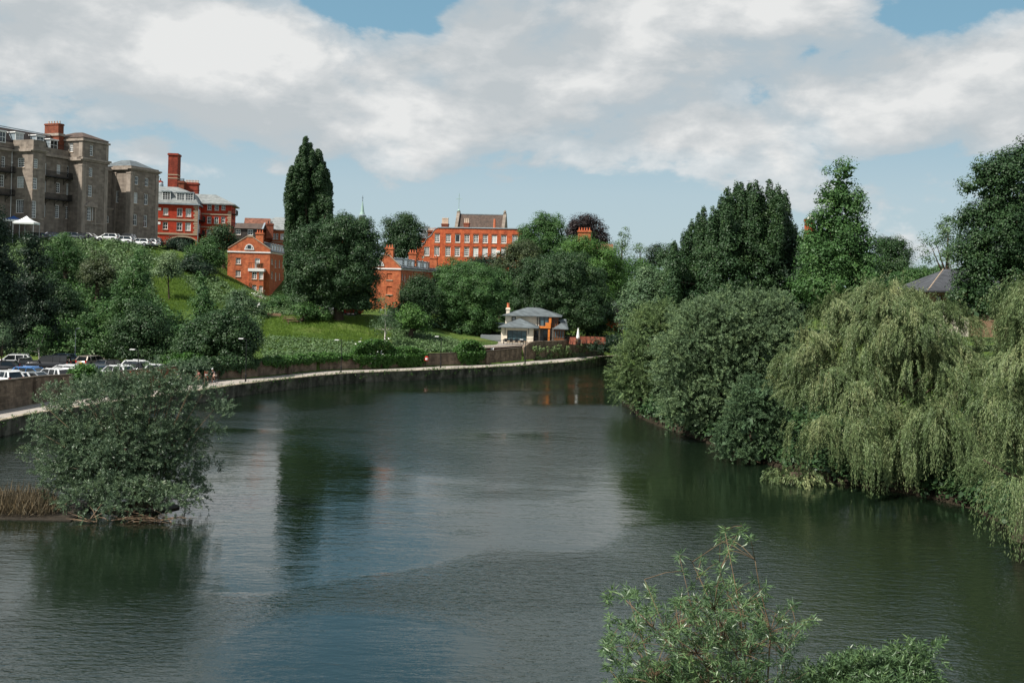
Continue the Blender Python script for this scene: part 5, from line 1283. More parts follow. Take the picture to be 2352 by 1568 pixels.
tree('dark purple copper beech on the skyline', 1350, 262, [(1345, 540, 36, 40), (1375, 550, 22, 34), (1320, 535, 16, 30), (1355, 518, 16, 14), (1390, 565, 12, 16)], 'leaf_purple', 15, kn=22, group=G1, name='beech_tree')
tree('dull green weeping tree in front of the right corner of the hill mansion', 1180, 228, [(1190, 610, 34, 44), (1160, 620, 30, 34), (1215, 600, 26, 40), (1140, 640, 22, 24), (1175, 590, 18, 26)], 'leaf_brown', 16, kn=24, group=G1, tall=1.6)
tree('pale green spreading tree right of the copper beech', 1360, 205, [(1370, 610, 62, 46), (1330, 600, 45, 44), (1410, 635, 34, 45), (1300, 600, 30, 36), (1360, 660, 70, 44), (1345, 566, 40, 24)], 'leaf_bright', 17, kn=40, group=G1)
tree('big dark green tree directly behind the modern cream house', 1290, 188, [(1290, 660, 82, 66), (1230, 655, 48, 50), (1350, 680, 50, 60), (1300, 715, 90, 62), (1245, 625, 45, 32), (1310, 620, 52, 34), (1210, 690, 34, 44)], 'leaf_dark', 18, kn=60, group=G1, density=1.7)
tree('broad mid green tree left of the modern cream house', 1080, 179, [(1080, 690, 66, 66), (1050, 665, 48, 46), (1115, 690, 42, 62), (1075, 735, 72, 46), (1020, 700, 24, 44), (1060, 635, 36, 34), (1100, 640, 28, 34)], 'leaf_mid', 19, kn=60, group=G1, density=1.7)
tree('dark tree against the side wall of the gabled terrace', 962, 174, [(960, 680, 34, 44), (935, 690, 18, 40), (985, 690, 24, 44), (965, 655, 22, 26), (950, 730, 38, 30)], 'leaf_dark', 20, kn=26, group=G1)
tree('low dark spreading tree right below the hill mansion windows', 1120, 235, [(1105, 604, 24, 13), (1135, 602, 24, 13), (1088, 606, 15, 10)], 'leaf_deep', 21, kn=14, group=G1, z=15)
tree('mid green tree below the left half of the hill mansion', 1045, 214, [(1050, 625, 34, 28), (1020, 632, 24, 22), (1080, 628, 30, 28), (1060, 650, 50, 30)], 'leaf_mid', 22, kn=24, group=G1)
tree('mid green tree filling the gap behind the broad tree', 1150, 205, [(1150, 665, 36, 46), (1120, 650, 30, 34), (1170, 700, 28, 40)], 'leaf_mid', 23, kn=24, group=G1)
tree('light feathery tree on the skyline with two pointed tops', 1425, 262, [(1422, 560, 10, 30), (1436, 548, 8, 26), (1428, 590, 18, 26), (1412, 575, 7, 22)], 'leaf_grey', 24, kn=14, group=G1, density=1.0, tall=1.8)
tree('light feathery tree left of the dark skyline conifers', 1470, 258, [(1468, 588, 13, 22), (1458, 598, 10, 20), (1478, 600, 10, 22)], 'leaf_grey', 25, kn=10, group=G1, density=1.0, tall=1.8)
tree('small dark pointed conifer on the skyline', 1502, 250, [(1502, 590, 12, 27), (1490, 602, 12, 20), (1512, 602, 14, 20)], 'leaf_deep', 26, kn=12, group=G1, name='conifer_tree', tall=1.6)
tree('round dark tree touching the right skyline conifer', 1535, 240, [(1535, 588, 20, 24), (1520, 600, 22, 20), (1550, 605, 20, 24)], 'leaf_dark', 27, kn=12, group=G1)
tree('dark tree below the skyline conifers and behind the brick villa', 1450, 232, [(1450, 640, 50, 36), (1490, 640, 40, 36), (1420, 660, 32, 36), (1400, 690, 30, 30)], 'leaf_mid', 28, kn=26, group=G1)
tree('bright green rounded tree right of the birch', 945, 157, [(945, 738, 32, 24), (965, 745, 22, 22), (925, 745, 18, 20), (950, 720, 18, 14)], 'leaf_bright', 29, kn=20, L=.34)
tree('slim silver birch with a white trunk at the right edge of the meadow', 886, 150, [(884, 720, 12, 40), (880, 755, 24, 34), (895, 760, 22, 30), (872, 775, 14, 22)], 'leaf_grey', 30, kn=22, L=.25, asp=.5, density=.8, bark='birch_bark', name='birch_tree', trunk_r=.16, tall=1.5)
tree('dark hedge-like tree behind the terrace patio', 1385, 176, [(1395, 795, 30, 18), (1370, 800, 20, 12), (1420, 790, 20, 20)], 'leaf_deep', 31, kn=12, z=2.2)
tree('dark tree screening the brick villa and the patio', 1375, 193, [(1375, 740, 26, 44), (1350, 740, 24, 36), (1395, 720, 14, 30)], 'leaf_dark', 32, kn=18, group=G1)
# --- right bank trees
G2 = 'trees on the right bank'
tree('broad grey-green tree left of the many-spired dark tree', 1495, 140, [(1500, 700, 62, 70), (1460, 720, 34, 60), (1540, 660, 40, 60), (1490, 650, 34, 40), (1510, 770, 70, 60)], 'leaf_grey', 41, kn=50, L=.34, asp=.75, group=G2, density=1.3)
SPX = ((1604, 496), (1616, 482), (1637, 481), (1657, 456), (1669, 438), (1693, 422), (1703, 427), (1721, 426), (1736, 421), (1749, 436), (1767, 420), (1786, 432), (1802, 444), (1811, 500), (1823, 513), (1572, 533), (1548, 559), (1589, 512), (1680, 450), (1776, 450), (1794, 470), (1645, 490))
sp = []
tree('large dark tree whose crown ends in a dozen upright spires', 1690, 132, sp + [(1695, 635, 105, 80), (1610, 665, 62, 60), (1770, 635, 50, 82), (1722, 580, 72, 66), (1640, 700, 90, 60), (1780, 700, 50, 60), (1560, 650, 40, 60)], 'leaf_dark', 42, extra=[(x, y + 20, 3.6, 22, (x * 7 % 9) - 4) for x, y in SPX] + [(x + (x * 13 % 7) - 3, y + 52 + (x % 9), 9, 40, (x * 7 % 9) - 4) for x, y in SPX] + [(x, y + 110, 12, 50, (x * 7 % 9) - 4) for x, y in SPX], kn=80, L=.34, asp=.72, group=G2, density=1.35, f=(.2, .36), tall=1.9, trunk_r=.7)
tree('tall pyramid-shaped fresh green tree with a narrow top', 1920, 122, [(1890, 610, 66, 40), (1965, 600, 50, 40), (1955, 522, 44, 26), (1990, 640, 44, 44), (1905, 505, 40, 24), (1975, 585, 52, 26), (1885, 565, 50, 24), (1960, 470, 30, 16), (1900, 455, 26, 14), (1930, 425, 30, 50), (1932, 455, 32, 40), (1935, 480, 44, 50), (1920, 540, 58, 50), (1925, 600, 80, 60), (1920, 665, 95, 60), (1880, 640, 50, 60), (1980, 560, 26, 30), (1880, 520, 22, 26), (1945, 395, 18, 26), (1900, 450, 20, 18)], 'leaf_mid', 43, kn=80, L=.36, asp=.75, group=G2, density=1.15, f=(.22, .42), name='pyramid_tree', trunk_r=.5)
tree('dark round tree right of the pyramid-shaped tree', 2045, 178, [(2045, 595, 40, 46), (2070, 600, 24, 36), (2030, 640, 50, 40), (2040, 570, 26, 24)], 'leaf_dark', 44, kn=30, group=G2)
tree('low olive green tree line left of the lodge roof', 2110, 165, [(2100, 645, 50, 26), (2150, 640, 40, 24), (2070, 660, 34, 26), (2190, 650, 34, 28)], 'leaf_mid', 45, kn=30, group=G2)
tree('thin pale airy tree leaning out from the big right tree', 2170, 122, [(2170, 555, 40, 40), (2200, 545, 34, 44), (2145, 575, 24, 24), (2190, 600, 40, 30), (2135, 590, 20, 14)], 'leaf_grey', 46, kn=34, L=.32, asp=.7, density=.7, group=G2, inner=.3)
tree('massive dark tree at the right edge rising high above the lodge', 2310, 98, [(2290, 420, 46, 70), (2335, 440, 60, 90), (2260, 400, 26, 34), (2290, 550, 80, 90), (2360, 560, 90, 100), (2240, 600, 44, 60), (2300, 650, 90, 70), (2335, 370, 22, 40), (2360, 350, 20, 34), (2235, 500, 30, 40), (2226, 430, 18, 14), (2222, 665, 34, 50), (2260, 700, 60, 50)], 'leaf_dark', 47, kn=110, L=.30, asp=.72, density=1.3, group=G2, f=(.2, .36), trunk_r=.7)
tree('dark tree in the gap between the spired tree and the weeping willow', 1840, 131, [(1840, 640, 60, 90), (1870, 700, 60, 50), (1800, 720, 50, 50), (1866, 570, 30, 42), (1836, 570, 22, 30)], 'leaf_deep', 48, kn=34, L=.34, group=G2)
# --- right bank willows
tree('yellow-green feathery willow at the far end of the right bank', 1475, 110, [(1490, 780, 56, 70), (1455, 840, 44, 60), (1500, 860, 60, 60), (1440, 890, 34, 46), (1520, 740, 36, 40), (1475, 900, 50, 40)], 'leaf_yellow', 51, kn=60, style='sprig', L=.30, asp=.26, m=26, rc=.62, density=1.5, sprig=1.3, name='willow_tree', group=G2, up=.45, z=.3)
tree('grey-green bushy willow between the yellow-green one and the weeping willow', 1640, 93, [(1640, 780, 110, 80), (1560, 850, 70, 80), (1650, 880, 110, 90), (1740, 820, 90, 110), (1780, 750, 60, 70), (1560, 940, 50, 50), (1640, 960, 60, 40), (1700, 720, 60, 50)], 'leaf_silver', 52, kn=110, style='sprig', L=.28, asp=.27, m=30, rc=.6, density=1.45, sprig=1.1, name='willow_tree', group=G2, up=.4, z=.3)
tree('low green sallow bush leaning over the water before the weeping willow', 1730, 82, [(1720, 980, 66, 50), (1680, 1015, 44, 34), (1770, 1000, 50, 56), (1740, 920, 50, 50), (1700, 1040, 60, 20), (1770, 1045, 40, 18)], 'leaf_grey', 53, kn=50, style='sprig', L=.22, asp=.3, m=26, rc=.5, density=1.7, sprig=.7, name='sallow_bush', cat='bush', group=G2, z=.2, floor=.1, trunk_r=.2)
def weep(label, px, d, ls, seed, S, K_, L, Wd, length, kn=40, floor=.15, outw=1.0, lm='leaf_willow', tops=True, group=G2, tass=5, twigs=26):
    ws = knobs(lob(d, *ls), kn, seed, (.34, .62), -.1, .95); p = [weeping(ws, S, K_, L, Wd, seed, length, tass, floor, outw)]
    if tops: p.append(crown(ws, .6, 22, L, Wd * 1.1, seed + 1, 'sprig', .8, .1, .1, sprig=1.3, floor=1.5))
    b = base_at(px, d, .3); r = random.Random(seed); st = []; C = p[0][3]
    for i in range(twigs):
        e = Vector(C[r.randrange(len(C))]); s = b + Vector((0, 0, (e.z - b.z) * r.uniform(.35, .6))); m1 = s.lerp(e, .6) + Vector((0, 0, 1.0)); out = (e - s); out.z = 0; out.normalize()
        st.append(([s, m1, e, e + out * .6 + Vector((0, 0, -.9)), e + out * .8 + Vector((0, 0, -2.6))], [.10, .05, .02, .012, .006]))
    return plant('weeping_willow', label, 'tree', b, p, lm, 'bark', .5, 10, group, seed, stems=st, tw='willow_twig')
weep('giant weeping willow trailing into the river on the right bank', 2010, 76, [(2010, 800, 160, 130), (1900, 900, 110, 110), (2080, 900, 170, 130), (2180, 830, 110, 110), (2030, 720, 90, 66), (1870, 830, 70, 80), (2130, 740, 70, 50), (2200, 960, 90, 120, -4), (1950, 1000, 120, 90, -4), (2090, 1010, 130, 80, -5), (2210, 1050, 60, 70, -6)], 61, 8200, 58, .21, .038, (1.4, 5.0), kn=34, twigs=14, tass=16)
weep('weeping willow at the right edge, nearest the viewer, hanging to the water', 2360, 56, [(2330, 1020, 90, 120), (2380, 820, 90, 80), (2400, 900, 120, 150), (2320, 1130, 70, 90, -2), (2350, 740, 70, 90), (2420, 700, 90, 90), (2300, 960, 50, 80), (2480, 1000, 120, 200)], 62, 5000, 60, .18, .032, (1.4, 5.0), kn=24, twigs=8, tass=16)
weep('small low willow spray reaching left over the water below the giant willow', 1830, 74, [(1800, 1100, 30, 22), (1840, 1110, 44, 26), (1890, 1130, 50, 26), (1780, 1115, 16, 10)], 63, 340, 22, .24, .06, (.6, 1.6), kn=12, tops=True, floor=.05, twigs=0)

# --- left hillside
G3 = 'trees on the left slope'
tree('tall black-green conifer in the slope trees near the left edge', 78, 139, [(70, 700, 36, 80), (80, 640, 26, 60), (75, 590, 18, 44), (72, 560, 9, 30), (60, 770, 50, 50), (95, 740, 40, 60)], 'leaf_deep', 71, kn=60, group=G3, name='conifer_tree', L=.34, tall=.6)
tree('very dark tree cut by the left edge of the picture', -6, 128, [(-20, 560, 34, 90), (-10, 700, 44, 110), (4, 640, 20, 80), (-30, 780, 60, 60)], 'leaf_deep', 72, kn=50, group=G3, L=.34)
tree('fresh green bush tree standing above the scrub below the gazebos', 150, 164, [(140, 590, 26, 44), (165, 600, 28, 36), (120, 600, 20, 34), (150, 560, 16, 22)], 'leaf_mid', 73, kn=26, group=G3)
tree('dull olive weeping shrub halfway up the left slope', 222, 158, [(225, 625, 26, 38), (205, 640, 22, 30), (245, 640, 20, 30)], 'leaf_brown', 74, kn=22, group=G3, tall=1.7)
tree('thin dark tree with a bare pale leader in the middle of the slope', 300, 144, [(300, 690, 34, 60), (320, 640, 24, 44), (290, 740, 40, 50), (330, 700, 24, 30), (315, 600, 12, 30)], 'leaf_mid', 75, kn=34, group=G3, L=.36, density=1.1, bark='birch_bark', trunk_r=.28)
tree('dark green tree left of the big meadow tree above the parked cars', 330, 132, [(320, 760, 50, 60), (360, 790, 46, 44), (290, 790, 40, 46), (340, 820, 60, 30)], 'leaf_dark', 76, kn=34, group=G3, L=.34)
tree('small silvery tree alone on the open grass slope', 388, 163, [(384, 612, 22, 26), (372, 622, 14, 18), (398, 620, 14, 22), (384, 594, 12, 14)], 'leaf_silver', 77, kn=20, group=G3, L=.33, trunk_r=.14, name='slope_sapling')
tree('pointed conical green tree rising from the bottom of the slope', 468, 136, [(466, 650, 7, 26), (466, 685, 15, 32), (462, 725, 25, 34), (478, 735, 20, 30), (462, 770, 34, 34)], 'leaf_mid', 78, kn=34, group=G3, L=.32)
tree('big dark spreading tree beside the path at the left end of the meadow', 520, 127, [(520, 775, 68, 50), (470, 790, 48, 46), (562, 785, 38, 46), (530, 740, 44, 34), (490, 750, 36, 36), (540, 820, 56, 30), (440, 800, 34, 40)], 'leaf_dark', 79, kn=60, group=G3, L=.32, density=1.6, trunk_r=.5, zmin=-.8)
tree('dark bush below the arched carriageway', 405, 200, [(405, 580, 30, 26), (385, 590, 24, 20), (425, 590, 20, 24)], 'leaf_deep', 80, kn=20, group=G3)
tree('mid green rounded tree between the carriageway and the first gabled house', 470, 196, [(478, 590, 32, 36), (455, 600, 26, 30), (500, 610, 20, 34), (470, 570, 20, 20)], 'leaf_mid', 81, kn=26, group=G3)
tree('dark tree in front of the red rear wing', 512, 208, [(512, 550, 26, 30), (495, 560, 18, 24), (530, 565, 18, 22), (510, 530, 14, 16)], 'leaf_dark', 82, kn=24, group=G3)
tree('dark bushy tree at the corner below the first gabled house windows', 440, 184, [(440, 620, 36, 26), (470, 635, 24, 24), (410, 620, 22, 20)], 'leaf_deep', 83, kn=22, group=G3)
tree('silvery shrub with white blossom at the foot of the first gabled house', 600, 190, [(590, 692, 24, 16), (615, 698, 22, 14), (575, 702, 24, 16), (640, 706, 22, 12)], 'leaf_silver', 84, kn=22, group=G3, name='flowering_shrub', cat='shrub', flowers=(36, .26, .35))
tree('white flowering elder shrub lower on the slope below the gabled house', 560, 166, [(552, 684, 24, 14), (580, 708, 30, 18), (538, 704, 28, 18)], 'leaf_grey', 85, kn=22, group=G3, name='flowering_shrub', cat='shrub', flowers=(30, .24, .3))
tree('green bushes in front of the side of the first gabled house', 650, 178, [(650, 705, 30, 22), (690, 700, 30, 26), (620, 712, 24, 14)], 'leaf_mid', 86, kn=22, group=G3, name='shrub', cat='shrub')
tree('slim young tree with a pale trunk behind the back row of parked cars', 94, 127, [(85, 790, 24, 26), (100, 775, 18, 26), (75, 800, 18, 16), (95, 752, 10, 18)], 'leaf_mid', 87, kn=18, group=G3, L=.26, density=.9, bark='birch_bark', trunk_r=.1, z=1.9, name='young_tree')
tree('narrow pale young tree at the very left edge behind the cars', 6, 122, [(4, 760, 9, 44), (8, 800, 10, 34)], 'leaf_grey', 88, kn=16, group=G3, L=.26, density=.9, trunk_r=.1, z=1.9, name='young_tree', tall=1.6)
tree('mid green scrub tree behind the silver estate car', 205, 141, [(200, 785, 34, 34), (235, 790, 30, 30), (170, 800, 30, 24), (210, 750, 30, 30)], 'leaf_mid', 89, kn=30, group=G3, L=.32)
tree('dark scrub tree right of the tall black-green conifer', 130, 150, [(135, 700, 34, 40), (160, 720, 30, 34), (120, 660, 22, 34)], 'leaf_dark', 90, kn=30, group=G3, L=.34)
tree('green bushy growth on the bank left of the brick wall end', 410, 119.5, [(420, 825, 30, 14), (395, 828, 24, 12), (440, 830, 20, 12)], 'leaf_ivy', 91, kn=14, L=.26, name='shrub', cat='shrub', z=2.0, trunk_r=.1)
tree('dark green shrub under the round tree beside the lane', 690, 161, [(700, 715, 34, 14), (735, 722, 26, 12)], 'leaf_mid', 92, kn=14, name='shrub', cat='shrub', L=.34)

# --- scrub, meadow grass, ivy (uncountable)
def poly_in(P, poly):
    x, y = P[:, 0], P[:, 1]; ins = np.zeros(len(P), bool); n = len(poly); j = n - 1
    for i in range(n):
        xi, yi = poly[i]; xj, yj = poly[j]
        c = ((yi > y) != (yj > y)) & (x < (xj - xi) * (y - yi) / (yj - yi + 1e-9) + xi); ins ^= c; j = i
    return ins
def scatter(poly, n, seed, smin=50):
    rng = np.random.default_rng(seed); P = np.array(poly, float); lo, hi = P.min(0), P.max(0); out = []
    Q = rng.uniform(lo, hi, (n * 3, 2)); Q = Q[poly_in(Q, poly)][:n]
    for x, y in Q:
        g = ground(x, y, smin)
        if g is not None: out.append(tuple(g))
    return np.array(out)
def leaf_stuff(name, label, pts, lm, seed, rc, m, L, asp=.7, h=.6, style='broad', flower=0):
    rng = np.random.default_rng(seed); n = len(pts)
    v = unit(rng.normal(size=(n * m, 3)) + np.array([0, 0, .8])); v[:, 2] = np.abs(v[:, 2])
    rr = np.repeat(rc * rng.uniform(.5, 1.5, n), m)
    P = np.repeat(pts, m, 0) + v * (rr * rng.random(n * m) ** .5)[:, None] * np.array([1, 1, h])
    if style == 'grass':
        tg = unit(np.array([0, 0, 1.0]) + rng.normal(size=(n * m, 3)) * .28); fn = unit(np.cross(tg, rng.normal(size=(n * m, 3)))); P[:, 2] = np.repeat(pts[:, 2], m) - .05
    else:
        fn = unit(v * .7 + np.array([0, 0, .4]) + rng.normal(size=(n * m, 3)) * .45); tg = np.cross(fn, rng.normal(size=(n * m, 3)))
    V, Q = leaf_quads(P, fn, tg, L * rng.uniform(.6, 1.35, n * m), L * asp * rng.uniform(.6, 1.3, n * m), rng, .05)
    tone = np.clip(np.repeat(rng.normal(.45, .2, n), m) + rng.normal(0, .15, n * m), 0, 1)
    c = pts.mean(0); o = link(name, np_mesh(name, V - c, Q, M[lm], tone)); o.location = c; tag(o, label, kind='stuff'); return o
slope = [(-30, 515), (60, 520), (200, 545), (340, 572), (352, 600), (345, 640), (352, 680), (380, 740), (440, 800), (430, 832), (300, 824), (150, 818), (-30, 815)]
leaf_stuff('undergrowth', 'bramble scrub over the left slope', scatter(slope, 5200, 101), 'leaf_bramble', 101, 1.0, 20, .42, h=1.0)
leaf_stuff('undergrowth', 'dark mixed scrub on the lower slope', scatter([(100, 640), (300, 660), (440, 760), (440, 835), (280, 826), (60, 815)], 1500, 102), 'leaf_mid', 102, 1.5, 26, .42, h=1.3)
leaf_stuff('undergrowth', 'scrub edging the slope below the gabled house', scatter([(420, 640), (500, 640), (560, 690), (700, 720), (640, 728), (600, 735), (600, 800), (560, 720), (470, 700)], 900, 103), 'leaf_bramble', 103, .8, 18, .38, h=.9)
mead = [(340, 570), (520, 620), (600, 700), (650, 725), (860, 728), (905, 780), (840, 800), (600, 815), (590, 740), (520, 720), (400, 720), (350, 680)]
leaf_stuff('meadow_grass', 'long grass of the open slope and meadow', scatter(mead, 9500, 104), 'leaf_grass', 104, .5, 9, .42, .10, style='grass')
leaf_stuff('wildflowers', 'pale weeds along the foot of the meadow', scatter([(600, 800), (620, 775), (760, 785), (850, 790), (840, 815), (610, 826)], 1000, 105), 'leaf_bramble', 105, .55, 18, .30, h=.8)
leaf_stuff('undergrowth', 'silvery bramble bank right of the birch', scatter([(905, 750), (960, 765), (1060, 790), (1110, 800), (1100, 812), (900, 810)], 1000, 106), 'leaf_bramble', 106, .7, 20, .32, h=.9)
leaf_stuff('undergrowth', 'dark ground cover under the hill trees', scatter([(860, 640), (1000, 620), (1400, 600), (1430, 780), (1380, 790), (1120, 780), (900, 740)], 1500, 107), 'leaf_dark', 107, 2.0, 16, .6, h=1.1)
rb = []
rng = np.random.default_rng(108)
for i in range(3200):
    c = rng.uniform(1440, 2700); d = interp(SHORE, c) + 1.0 + abs(rng.normal(0, 10)); X = (c - CX) / F * d; rb.append((X, d, Txy(X, d)))
leaf_stuff('undergrowth', 'dense dark undergrowth along the right bank', np.array(rb), 'leaf_dark', 108, 1.2, 16, .36, h=1.3)

def ivy(label, c0, c1, seed, top=2.0, hang=.9, up=.7, n=420, lm='leaf_ivy', seedh=0, name='ivy', flowers=None):
    rng = np.random.default_rng(seed); pts = sub(WALL_S, c0, c1, 40); P = []
    for i in range(n):
        t = rng.random(); p = pts[int(t * 39)]; q = pts[max(0, int(t * 39) - 1)]; ed = math.sin(math.pi * t) ** .5
        nr = Vector((p.y - q.y, -(p.x - q.x), 0)); nr = nr.normalized() if nr.length > 0 else Vector((1, 0, 0))
        if rng.random() < .55: z = (PZ + interp(HTS, col_of(p)) - abs(rng.normal(0, hang)) * ed) if up > 0 else PZ + abs(rng.normal(0, .6)); o = .12
        else: z = PZ + interp(HTS, col_of(p)) + rng.random() * up * ed; o = -rng.uniform(0, 1.2) if up > 0 else .25
        P.append((p.x + nr.x * o, p.y + nr.y * o, max(z, PZ + .1)))
    P = np.array(P); ls = [(tuple(p), (.3, .3, .3)) for p in P]
    m = 20; n = len(P); v = unit(rng.normal(size=(n * m, 3)) + np.array([.3, -.6, .3])); Q = np.repeat(P, m, 0) + v * (.36 * rng.random(n * m) ** .4)[:, None]
    fn = unit(v + np.array([0, 0, .3]) + rng.normal(size=v.shape) * .4); V, F_ = leaf_quads(Q, fn, np.cross(fn, rng.normal(size=v.shape)), .26, .2, rng, .05)
    tone = np.clip(rng.normal(.45, .2, n * m), 0, 1); return plant(name, label, 'climber' if name == 'ivy' else 'bush', (pts[20].x, pts[20].y, PZ), [(V, F_, tone, P)], lm, trunk=False, flowers=flowers)
ivy('bright ivy tumbling over the car park wall', 175, 238, 121, n=240, up=.9, hang=1.0)
ivy('bushy ivy mound with white elder blossom, over the wall below the birch', 815, 925, 122, n=620, up=2.3, hang=.7, flowers=(14, .2, .6))
ivy('ivy curtain hanging low over the wall right of the elder mound', 905, 985, 123, n=420, up=1.0, hang=.9)
ivy('ivy tuft at the wall end left of the terrace brick wall', 1055, 1118, 124, n=380, up=1.8, hang=1.0)
ivy('thin ivy along the meadow wall top', 610, 815, 125, n=420, up=.5, hang=.35)
ivy('dark overhanging creeper where the brick wall meets the meadow wall', 415, 600, 126, n=420, up=.7, hang=.6, lm='leaf_dark')
ivy('yellowish weeds growing against the rubble wall', 1225, 1400, 127, n=130, up=-1.6, hang=1.4, lm='leaf_yellow', name='weeds')

# weeds on the embankment edge
rng = np.random.default_rng(130); P = []
for i in range(700):
    p = eR[int(rng.beta(1.6, 1.2) * (N_ - 1))]; P.append((p.x + rng.normal(0, .12), p.y + rng.normal(0, .12), PZ + (.02 if rng.random() < .5 else -rng.uniform(.0, .9))))
leaf_stuff('weeds', 'weeds rooted along the embankment edge', np.array(P), 'leaf_ivy', 130, .22, 12, .22, .25, style='broad', h=1.3)

# --- island willow bush, dry reeds, driftwood
ISL = onz(290, 1196, 0); d = ISL.y + 2.5
ls = [(300, 1135, 100, 50, -2), (215, 1150, 90, 40, -2), (390, 1150, 74, 36, -2), (280, 1045, 140, 92), (200, 1050, 105, 84), (375, 1030, 98, 84), (240, 930, 120, 70), (360, 930, 100, 66), (140, 1060, 66, 100), (428, 1045, 46, 84), (220, 1110, 110, 66), (420, 1120, 62, 46), (130, 960, 40, 40), (170, 1140, 84, 46), (250, 1150, 60, 40), (440, 1130, 44, 36), (390, 1140, 40, 36), (300, 1125, 90, 50)]
ws = knobs(lob(d, *ls), 60, 141, (.2, .34), -.4, .88)
p1 = crown(ws, .34, 28, .17, .042, 141, 'sprig', 2.9, .25, .5, sprig=.6, floor=.12)
spr = []
rr = random.Random(5)
for (x, y) in ((320, 905), (350, 915), (250, 915), (290, 880), (390, 895), (420, 880), (150, 930), (200, 925), (130, 905), (165, 900), (210, 905), (232, 878), (280, 870), (330, 860), (370, 850), (410, 862), (455, 850), (465, 905), (500, 930), (515, 950), (495, 990), (100, 930), (115, 910), (350, 880), (300, 895), (440, 890), (80, 985), (75, 1050), (185, 890), (262, 890), (485, 1075), (400, 885)):
    spr.append((tuple(W(x, y, d + rr.uniform(-1.5, 1.5))), (.45, .45, .62)))
p2 = crown(spr, .3, 22, .17, .040, 142, 'sprig', 2.0, .5, .8, sprig=.6)
st = []; B0 = Vector((ISL.x, d, 0))
for s_ in spr: e = Vector(s_[0]); st.append(([B0 + Vector((rr.uniform(-1, 1), 0, .2)), B0.lerp(e, .5) + Vector((0, 0, .5)), e], [.05, .025, .006]))
plant('willow_bush', 'big grey-green osier willow bush growing from the small island at lower left', 'bush', B0, [p1, p2, core(lob(d, *ls[3:6]), .2, 3, .4)], 'leaf_island', 'bark', .22, 26, None, 141, stems=st, tw='twig')
t = MB(); rr = random.Random(9)
V = []
for i in range(30):
    a = 2 * math.pi * i / 30; V.append((ISL.x - .8 + math.cos(a) * 2.4 * (1 + .12 * math.sin(3 * a)) + .2, d + .6 + math.sin(a) * 1.5, 0))
t.poly_z([(v[0], v[1]) for v in V], -.5, .10); tag(t.build('island', M['mud']), 'small muddy island', kind='structure')
def sticks(label, x0, x1, y, n, seed, name='driftwood'):
    r = random.Random(seed); t = MB(); p = onz((x0 + x1) / 2, y, .1)
    for i in range(n):
        x = r.uniform(x0, x1); q = onz(x, y + r.uniform(-6, 3), .08); a = r.uniform(-.35, .35) + (math.pi if r.random() < .5 else 0); l = r.uniform(.5, 2.2); e = q + Vector((math.cos(a) * l, math.sin(a) * .5 * l, abs(r.gauss(.12, .2)) if r.random() < .8 else r.uniform(.5, 1.1)))
        t.tube([q, q.lerp(e, .5) + Vector((r.uniform(-.1, .1), 0, r.uniform(0, .12))), e], [.028, .02, .006], 5)
    o = t.build(name, M['driftwood']); tag(o, label, 'driftwood'); return o
sticks('tangle of pale driftwood along the front edge of the island', 195, 400, 1196, 34, 1)
sticks('few bare dead branches at the waterline between the sallow and the giant willow', 1735, 1810, 1062, 7, 2)
rng = np.random.default_rng(150); n = 2600
xs = rng.uniform(-130, 110, n); P = []
for x in xs: q = onz(x, rng.uniform(1168, 1192), .05); P.append((q.x, q.y + rng.uniform(0, 1.6), .05))
P = np.array(P); hgt = rng.uniform(.5, 1.8, n) * np.clip(1.15 - np.abs(xs - 30) / 230, .3, 1)
tg = unit(np.array([0, 0, 1.0]) + rng.normal(size=(n, 3)) * .35); fn = unit(np.cross(tg, rng.normal(size=(n, 3))))
V, Q = leaf_quads(P, fn, tg, hgt, .045, rng, .04)
c = P.mean(0); o = link('reeds', np_mesh('reeds', V - c, Q, M['reed_dry'], rng.uniform(0, 1, n))); o.location = c; tag(o, 'dry brown reeds left of the osier bush', kind='stuff')
t = MB().poly_z([(P[:, 0].min() - 1, P[:, 1].min() + .1), (ISL.x - 3, P[:, 1].min() + .2), (ISL.x - 3, P[:, 1].max() + 1), (P[:, 0].min() - 1, P[:, 1].max() + 1)], -.5, .06); tag(t.build('mud_bank', M['mud']), 'low mud bank under the reeds', kind='structure')

# --- foreground shrubs
FD = 19.5
b = Vector((4.6, FD + 1.5, Txy(4.6, 20) * 0 + 1.0)); rr = random.Random(21)
stems = []; tips = []
def br(pix, rad, dd=0):
    rad *= .6
    pts = [W(x, y, FD + dd + rr.uniform(-.15, .15)) for x, y in pix]; stems.append((pts, [rad * (1 - i / (len(pts)) * .85) for i in range(len(pts))])); return pts
main = [((1730, 1600), (1690, 1500), (1640, 1400), (1590, 1290)), ((1740, 1600), (1720, 1480), (1675, 1370), (1652, 1310), (1700, 1215)), ((1760, 1610), (1770, 1450), (1745, 1350), (1734, 1285)),
        ((1650, 1600), (1580, 1520), (1500, 1440), (1430, 1370)), ((1600, 1600), (1500, 1560), (1440, 1500), (1395, 1490)), ((1680, 1600), (1660, 1480), (1640, 1350), (1600, 1330)),
        ((1790, 1610), (1800, 1500), (1830, 1440), (1855, 1435)), ((1700, 1600), (1600, 1500), (1530, 1450), (1480, 1330)), ((1750, 1600), (1720, 1500), (1650, 1480), (1560, 1440)),
        ((1690, 1600), (1640, 1540), (1590, 1400), (1560, 1275)), ((1720, 1600), (1700, 1400), (1665, 1220))]
for i, pth in enumerate(main): br(pth, .034 if i < 4 else .022, rr.uniform(-1, 1))
pix = [(1666, 1211), (1655, 1222), (1683, 1240), (1705, 1207), (1722, 1234), (1648, 1238), (1668, 1262), (1700, 1225), (1562, 1275), (1570, 1310), (1610, 1285), (1616, 1310), (1650, 1290), (1655, 1310), (1665, 1330), (1675, 1280), (1850, 1430), (1870, 1420), (1815, 1440), (1760, 1345), (1735, 1330)]
